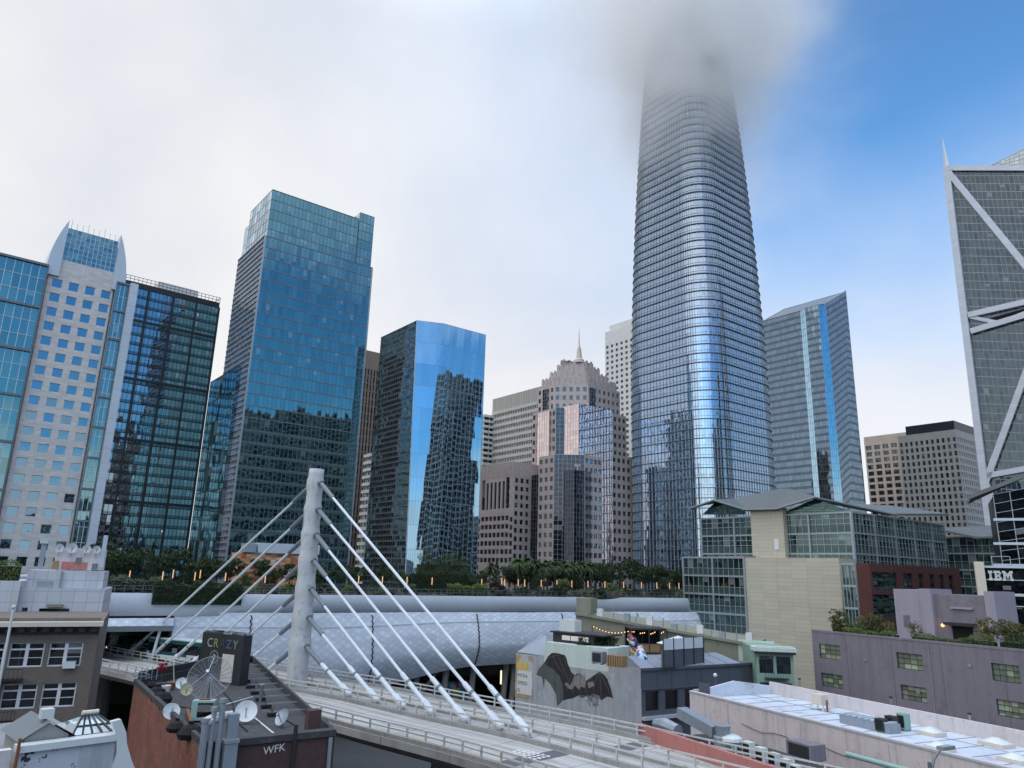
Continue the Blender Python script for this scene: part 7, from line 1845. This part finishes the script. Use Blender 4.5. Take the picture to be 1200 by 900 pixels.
p = onb(219, 836); q = onb(226, 862); t = thing('rusty_beam', 'rust coloured timber lying across the front of the tar roof', 'beam', p); bb = MB(); bb.bar(p + Z * .1, q + Z * .1, .18, .18, Z); bb.build('beam', M['rust'], t)
for k, pts in enumerate((((178, 803), (200, 826), (214, 858)), ((262, 812), (276, 838), (290, 858)), ((206, 828), (236, 836), (262, 842)), ((300, 800), (312, 826), (344, 850)))):
    P = [onb(*q) + Z * .05 for q in pts]; t = thing('roof_cable', ('black cable along the left parapet of the tar roof', 'black cable running past the round white dish', 'black cable looping behind the green television', 'black cable beside the short parapet pipes')[k], 'cable', P[0]); bb = MB(); bb.tube([P[0], P[0].lerp(P[1], .5) + eF_ * .2, P[1], P[1].lerp(P[2], .5) - eF_ * .2, P[2]], .035, 5); bb.build('cable', M['black'], t)
# flower pots and dark bags along the left parapet
for k, (px, py, lb) in enumerate(((177, 806, 'black rubbish sack by the back left corner of the tar roof'), (183, 815, 'slumped black sack along the left parapet'), (189, 824, 'small black sack further along the left parapet'), (194, 833, 'black sack beside the small pale dish'), (206, 858, 'wide black sack heap near the front left corner'), (222, 866, 'black sack at the front corner of the tar roof'))):
    p = onb(px, py); t = thing('rubbish_sack', lb, 'sack', p); bb = MB(); s_ = .38 + .12 * (k % 3); bb.lathe(p, [(0, 0), (s_ * .9, .03), (s_ * 1.1, s_ * .5), (s_ * .7, s_ * 1.0), (s_ * .2, s_ * 1.2), (s_ * .26, s_ * 1.4), (0, s_ * 1.42)], 9); bb.build('sack', M['black'], t)
p = onb(187, 811); t = thing('potted_flower', 'red flowering plant in a dark pot on the tar roof', 'potted plant', p); bb = MB(); bb.lathe(p, [(0, .01), (.3, .02), (.4, .6), (.36, .6), (0, .55)], 12); bb.build('pot', M['dark_metal'], t); bb = MB(); bb.tube([p + Z * .5, p + Z * 1.6], .03, 5); bb.build('stem', M['bark'], t)
mesh_obj('flower', leaf_mesh('flower', clumpy(260, .5, .5, .3, 6, 1.7), .10, surf('red_petal', (.30, .02, .04), .6, .3, 3)), t)
for px, py, lb, m_ in ((200, 808, 'orange terracotta planter behind the flower pot', 'rust'), (194, 812, 'pale bucket beside the flower pot', 'dishwhite')):
    p = onb(px, py); t = thing('planter', lb, 'planter', p); bb = MB(); bb.lathe(p, [(0, .01), (.25, .02), (.33, .5), (.28, .5), (0, .42)], 12); bb.build('pot', M[m_], t)
p = onb(204, 802); t = thing('roof_antenna', 'thin white antenna rod standing near the back parapet', 'antenna', p); bb = MB(); bb.tube([p, p + Z * 1.9 - eF_ * .3], .03, 5); bb.build('rod', M['bus_white'], t)
p = flat(inset(BD, .6), ZB + .05); t = thing('cable_coil', 'rusty wire and bracket tangle at the back corner of the tar roof', 'wire coil', p); bb = MB()
for k in range(26): a = k * .5; r = .5 + .12 * math.sin(k * 1.7); bb.bar(p + V((math.cos(a) * r, math.sin(a) * r, .1 + .02 * k)), p + V((math.cos(a + .5) * r, math.sin(a + .5) * r, .12 + .02 * k)), .04, .04, Z)
for k in range(4): bb.bar(p + eF_ * (k * .35), p + eF_ * (k * .35) + Z * .9, .05, .05, eF_)
bb.build('wire', M['galv'], t)

# ---- white parapet building with two roof lights, bottom left
Fb = lay(137, 860, 33); Fa = on_z(24, 874, Fb.z); eH = (Fb - Fa).normalized(); nH = V((eH.y, -eH.x, 0)); zH = Fb.z; wH = (Fb - Fa).length
th2 = thing('white_building', 'white painted low building with a graffiti covered parapet and two roof lights', 'building', flat(Fa))
fH = wall_face(Fa, eH, wH, 0, zH)
bb = MB(); bb.box(flat(Fa) - nH * .4, eH * (wH * .62), nH * .4, Z * (zH - .25)); bb.build('graffiti_wall', M['tagwall'], th2)
bb = MB(); bb.box(flat(Fa) - nH * .38 + eH * wH * .62, eH * wH * .38, nH * .4, Z * (zH - .25)); bb.build('parapet_wall', surf('white_block', (.40, .43, .47), .8, .15, .6, streak=.3), th2)
bb = MB(); bb.box(fH.M(-.1, zH - .25, -.5), eH * (wH + .2), nH * .62, Z * .25); bb.build('coping', M['bus_white'], th2)
bb = MB(); bb.box(flat(Fa) - nH * 9, eH * wH, nH * 8.58, Z * (zH - .7)); bb.build('roof', M['roof_grey'], th2)
bb = MB(); a = on_plane(139, 848, Fa + nH * .1, nH); b_ = a + eH * .2
pts = [on_plane(x, y, Fa + nH * .14, nH) for x, y in ((131, 846), (142, 843), (148, 858), (149, 872), (154, 890), (160, 905), (130, 905), (137, 885), (137, 862))]
bb.poly(pts[::-1]); bb.poly([p - nH * .3 for p in pts])
for i in range(len(pts)): p, q = pts[i], pts[(i + 1) % len(pts)]; bb.poly([p, q, q - nH * .3, p - nH * .3])
bb.build('flashing', M['bus_white'], th2)
# gable roof light (solid) and glazed roof light
ga = on_plane(28, 872, Fa - nH * .6, nH); gb = on_plane(80, 865, Fa - nH * .6, nH); gp = on_plane(58, 847, Fa - nH * .6, nH); gz = zH - .72
t = thing('roof_light', 'solid grey gabled roof light with a white vent cap', 'roof light', flat(ga, gz)); bb = MB(); dp_ = -nH * 3.0
A0_, B0_ = flat(ga, gz), flat(gb, gz); A1_, B1_ = flat(ga, zH + .1), flat(gb, zH + .1)
bb.poly([A0_, B0_, B1_, gp, A1_]); bb.poly([p + dp_ for p in (A0_, A1_, gp, B1_, B0_)]); bb.poly([A0_ + dp_, A0_, A1_, A1_ + dp_]); bb.poly([B0_, B0_ + dp_, B1_ + dp_, B1_]); bb.build('gable', M['concrete'], t)
bb = MB(); ov = Z * .05 + nH * .12
bb.poly([A1_ + ov - eH * .25 - Z * .12, gp + ov, gp + ov + dp_, A1_ + ov + dp_ - eH * .25 - Z * .12]); bb.poly([gp + ov, B1_ + ov + eH * .25 - Z * .12, B1_ + ov + dp_ + eH * .25 - Z * .12, gp + ov + dp_]); bb.build('roof', M['mid_metal'], t)
bb = MB(); bb.cbox(gp + dp_ * .2 + Z * .1, eH, .45, .45, .35); bb.build('vent_cap', M['bus_white'], t)
ga = on_plane(84, 864, Fa - nH * .6, nH); gb = on_plane(142, 857, Fa - nH * .6, nH); zl_ = on_plane(112, 838, Fa - nH * 1.8, nH).z
t = thing('roof_light', 'glazed hipped roof light with a pale yellow ridge tube', 'roof light', flat(ga, gz))
A0_, B0_ = flat(ga, zH + .02), flat(gb, zH + .02); C0_, D0_ = B0_ - nH * 2.6, A0_ - nH * 2.6; r0, r1 = flat(A0_.lerp(B0_, .34), zl_) - nH * 1.3, flat(A0_.lerp(B0_, .68), zl_) - nH * 1.3
bb = MB(); 
for pts in ([A0_, B0_, r1, r0], [B0_, C0_, r1], [C0_, D0_, r0, r1], [D0_, A0_, r0]): bb.poly(pts, [(0, 0), (4, 0), (3, 2), (1, 2)][:len(pts)])
bb.build('glazing', M['g_clear'], t); bb = MB()
for k in range(6): bb.bar(A0_.lerp(B0_, k / 5) + Z * .01, r0.lerp(r1, k / 5) + Z * .01, .05, .05, nH)
bb.bar(A0_.lerp(r0, .45) + Z * .01, B0_.lerp(r1, .45) + Z * .01, .05, .05, nH); bb.build('glazing_bar', M['dark_metal'], t)
bb = MB(); bb.box(flat(A0_, gz), B0_ - A0_, -nH * 2.6, Z * (zH - gz)); bb.build('kerb', M['bus_white'], t); bb = MB(); bb.tube([r0 + Z * .12, r1 + Z * .12], .1, 8); bb.build('ridge_tube', M['beige_plain'], t)
bb = MB(); c_ = on_plane(0, 884, Fa - nH * .1, nH); bb.box(flat(on_plane(-6, 880, Fa, nH)) , flat(Fa) - flat(on_plane(-6, 880, Fa, nH)) - eH * .25, -nH * .4, Z * (zH - .1)); t = bb.build('parapet_wall', M['white_wall']); tag(t, 'lower white parapet wall with teeth left of the graffiti wall', 'wall')
bb = MB(); q = on_plane(21, 880, Fa + nH * .15, nH); bb.tube([flat(q), flat(q, zH + .3)], .06, 8); tag(bb.build('drain_pipe', M['rust']), 'rusty drain pipe at the left end of the graffiti wall', 'pipe')

# ------------------------------------------------------------------ unseen office slabs added out of frame for the glass towers to mirror
for i, (x, y, w_, d_, h_, m_) in enumerate(((188, 166, 24, 24, 150, 'g_frem'), (198, 58, 56, 42, 138, 'g_dark'), (142, 34, 50, 44, 128, 'g_dark'), (300, 150, 80, 40, 62, 'g_frem'), (330, 40, 46, 40, 88, 'g_black'), (290, -60, 50, 50, 60, 'g_frem'), (380, -30, 60, 60, 56, 'g_dark'), (230, -150, 60, 46, 58, 'g_east'), (440, 90, 70, 60, 76, 'g_dark'),
                                            (120, -220, 60, 50, 60, 'g_black'), (30, -260, 80, 50, 52, 'g_dark'), (-80, -240, 60, 50, 74, 'g_frem'), (-190, -170, 60, 60, 56, 'g_dark'), (-260, -60, 50, 60, 80, 'g_black'), (150, -90, 40, 40, 40, 'g_dark'), (-120, -120, 50, 40, 38, 'g_dark'), (520, -120, 80, 60, 64, 'g_frem'))):
    t = thing('office_tower', 'dark office slab added out of view for the glass towers to mirror', 'building', (x, y, 0), 'mirrored office slabs')
    e1 = eR; c_ = V((x, y, 0)); xy = [(p.x, p.y) for p in (c_ + eL * d_, c_, c_ + eR * w_, c_ + eR * w_ + eL * d_)]
    for f in foot_faces(xy, 0, h_): glazing(t, f, round(f.W / 3), round(f.H / 4), M[m_], M['concrete'], vw=.3, vd=.3, hw=1.2, hd=.4)
    roofcap(t, xy, h_, M['roof_grey'])
# ------------------------------------------------------------------ low cloud round the skyscraper's head
def cloud():
    b = MB(); c = flat(c11, 0)
    lo, hi = V((c.x - 120, c.y - 112, 110)), V((c.x + 90, c.y + 75, 390))
    b.box(lo, V((hi.x - lo.x, 0, 0)), V((0, hi.y - lo.y, 0)), V((0, 0, hi.z - lo.z)))
    m, n = newmat('low_cloud_air'); p = n.node('ShaderNodeTexCoord').outputs['Object']      # object origin: tower axis at ground
    x, y, z = n.sep(p)
    nz = n.noise(n.vm('MULTIPLY', p, (1, 1, 1.2)), .020, 6, .6).outputs['Fac']
    hz = n.m('ADD', z, n.m('MULTIPLY', n.m('SUBTRACT', nz, .5), 95))
    hgt = n.m('POWER', n.smooth(hz, 105, 305), 2.2)
    ex = n.m('DIVIDE', n.m('ADD', x, 12), 92); ey = n.m('DIVIDE', n.m('ADD', y, 26), 82); ez = n.m('DIVIDE', n.m('SUBTRACT', z, 330), 185)
    rr = n.m('ADD', n.m('ADD', n.m('MULTIPLY', ex, ex), n.m('MULTIPLY', ey, ey)), n.m('MULTIPLY', ez, ez))
    rr = n.m('ADD', rr, n.m('MULTIPLY', n.m('SUBTRACT', nz, .5), 1.6))
    env = n.smooth(rr, .0, .85, 1, 0)
    fz = n.noise(n.vm('MULTIPLY', p, (1, 1, 1.6)), .055, 5, .6).outputs['Fac']
    core = n.smooth(n.m('ADD', n.m('MULTIPLY', n.m('DIVIDE', x, 42), n.m('DIVIDE', x, 42)), n.m('POWER', n.m('ABSOLUTE', n.m('DIVIDE', n.m('ADD', y, 30), 60)), 2)), .4, 1.3, 1, .22)
    den = n.m('MULTIPLY', n.m('MULTIPLY', n.m('MULTIPLY', hgt, env), n.m('MULTIPLY', core, n.smooth(fz, .30, .64, .15, 1.15))), DENS)
    v = n.node('ShaderNodeVolumePrincipled', {'Color': (.9985, .9993, 1.0), 'Density': den, 'Anisotropy': ANIS})
    n.node('ShaderNodeOutputMaterial', {'Volume': v.outputs[0]})
    o = b.build('cloud', m, loc=c); kind(o, 'stuff'); return o
DENS, ANIS = .10, .1
if USE_CLOUD: cloud()
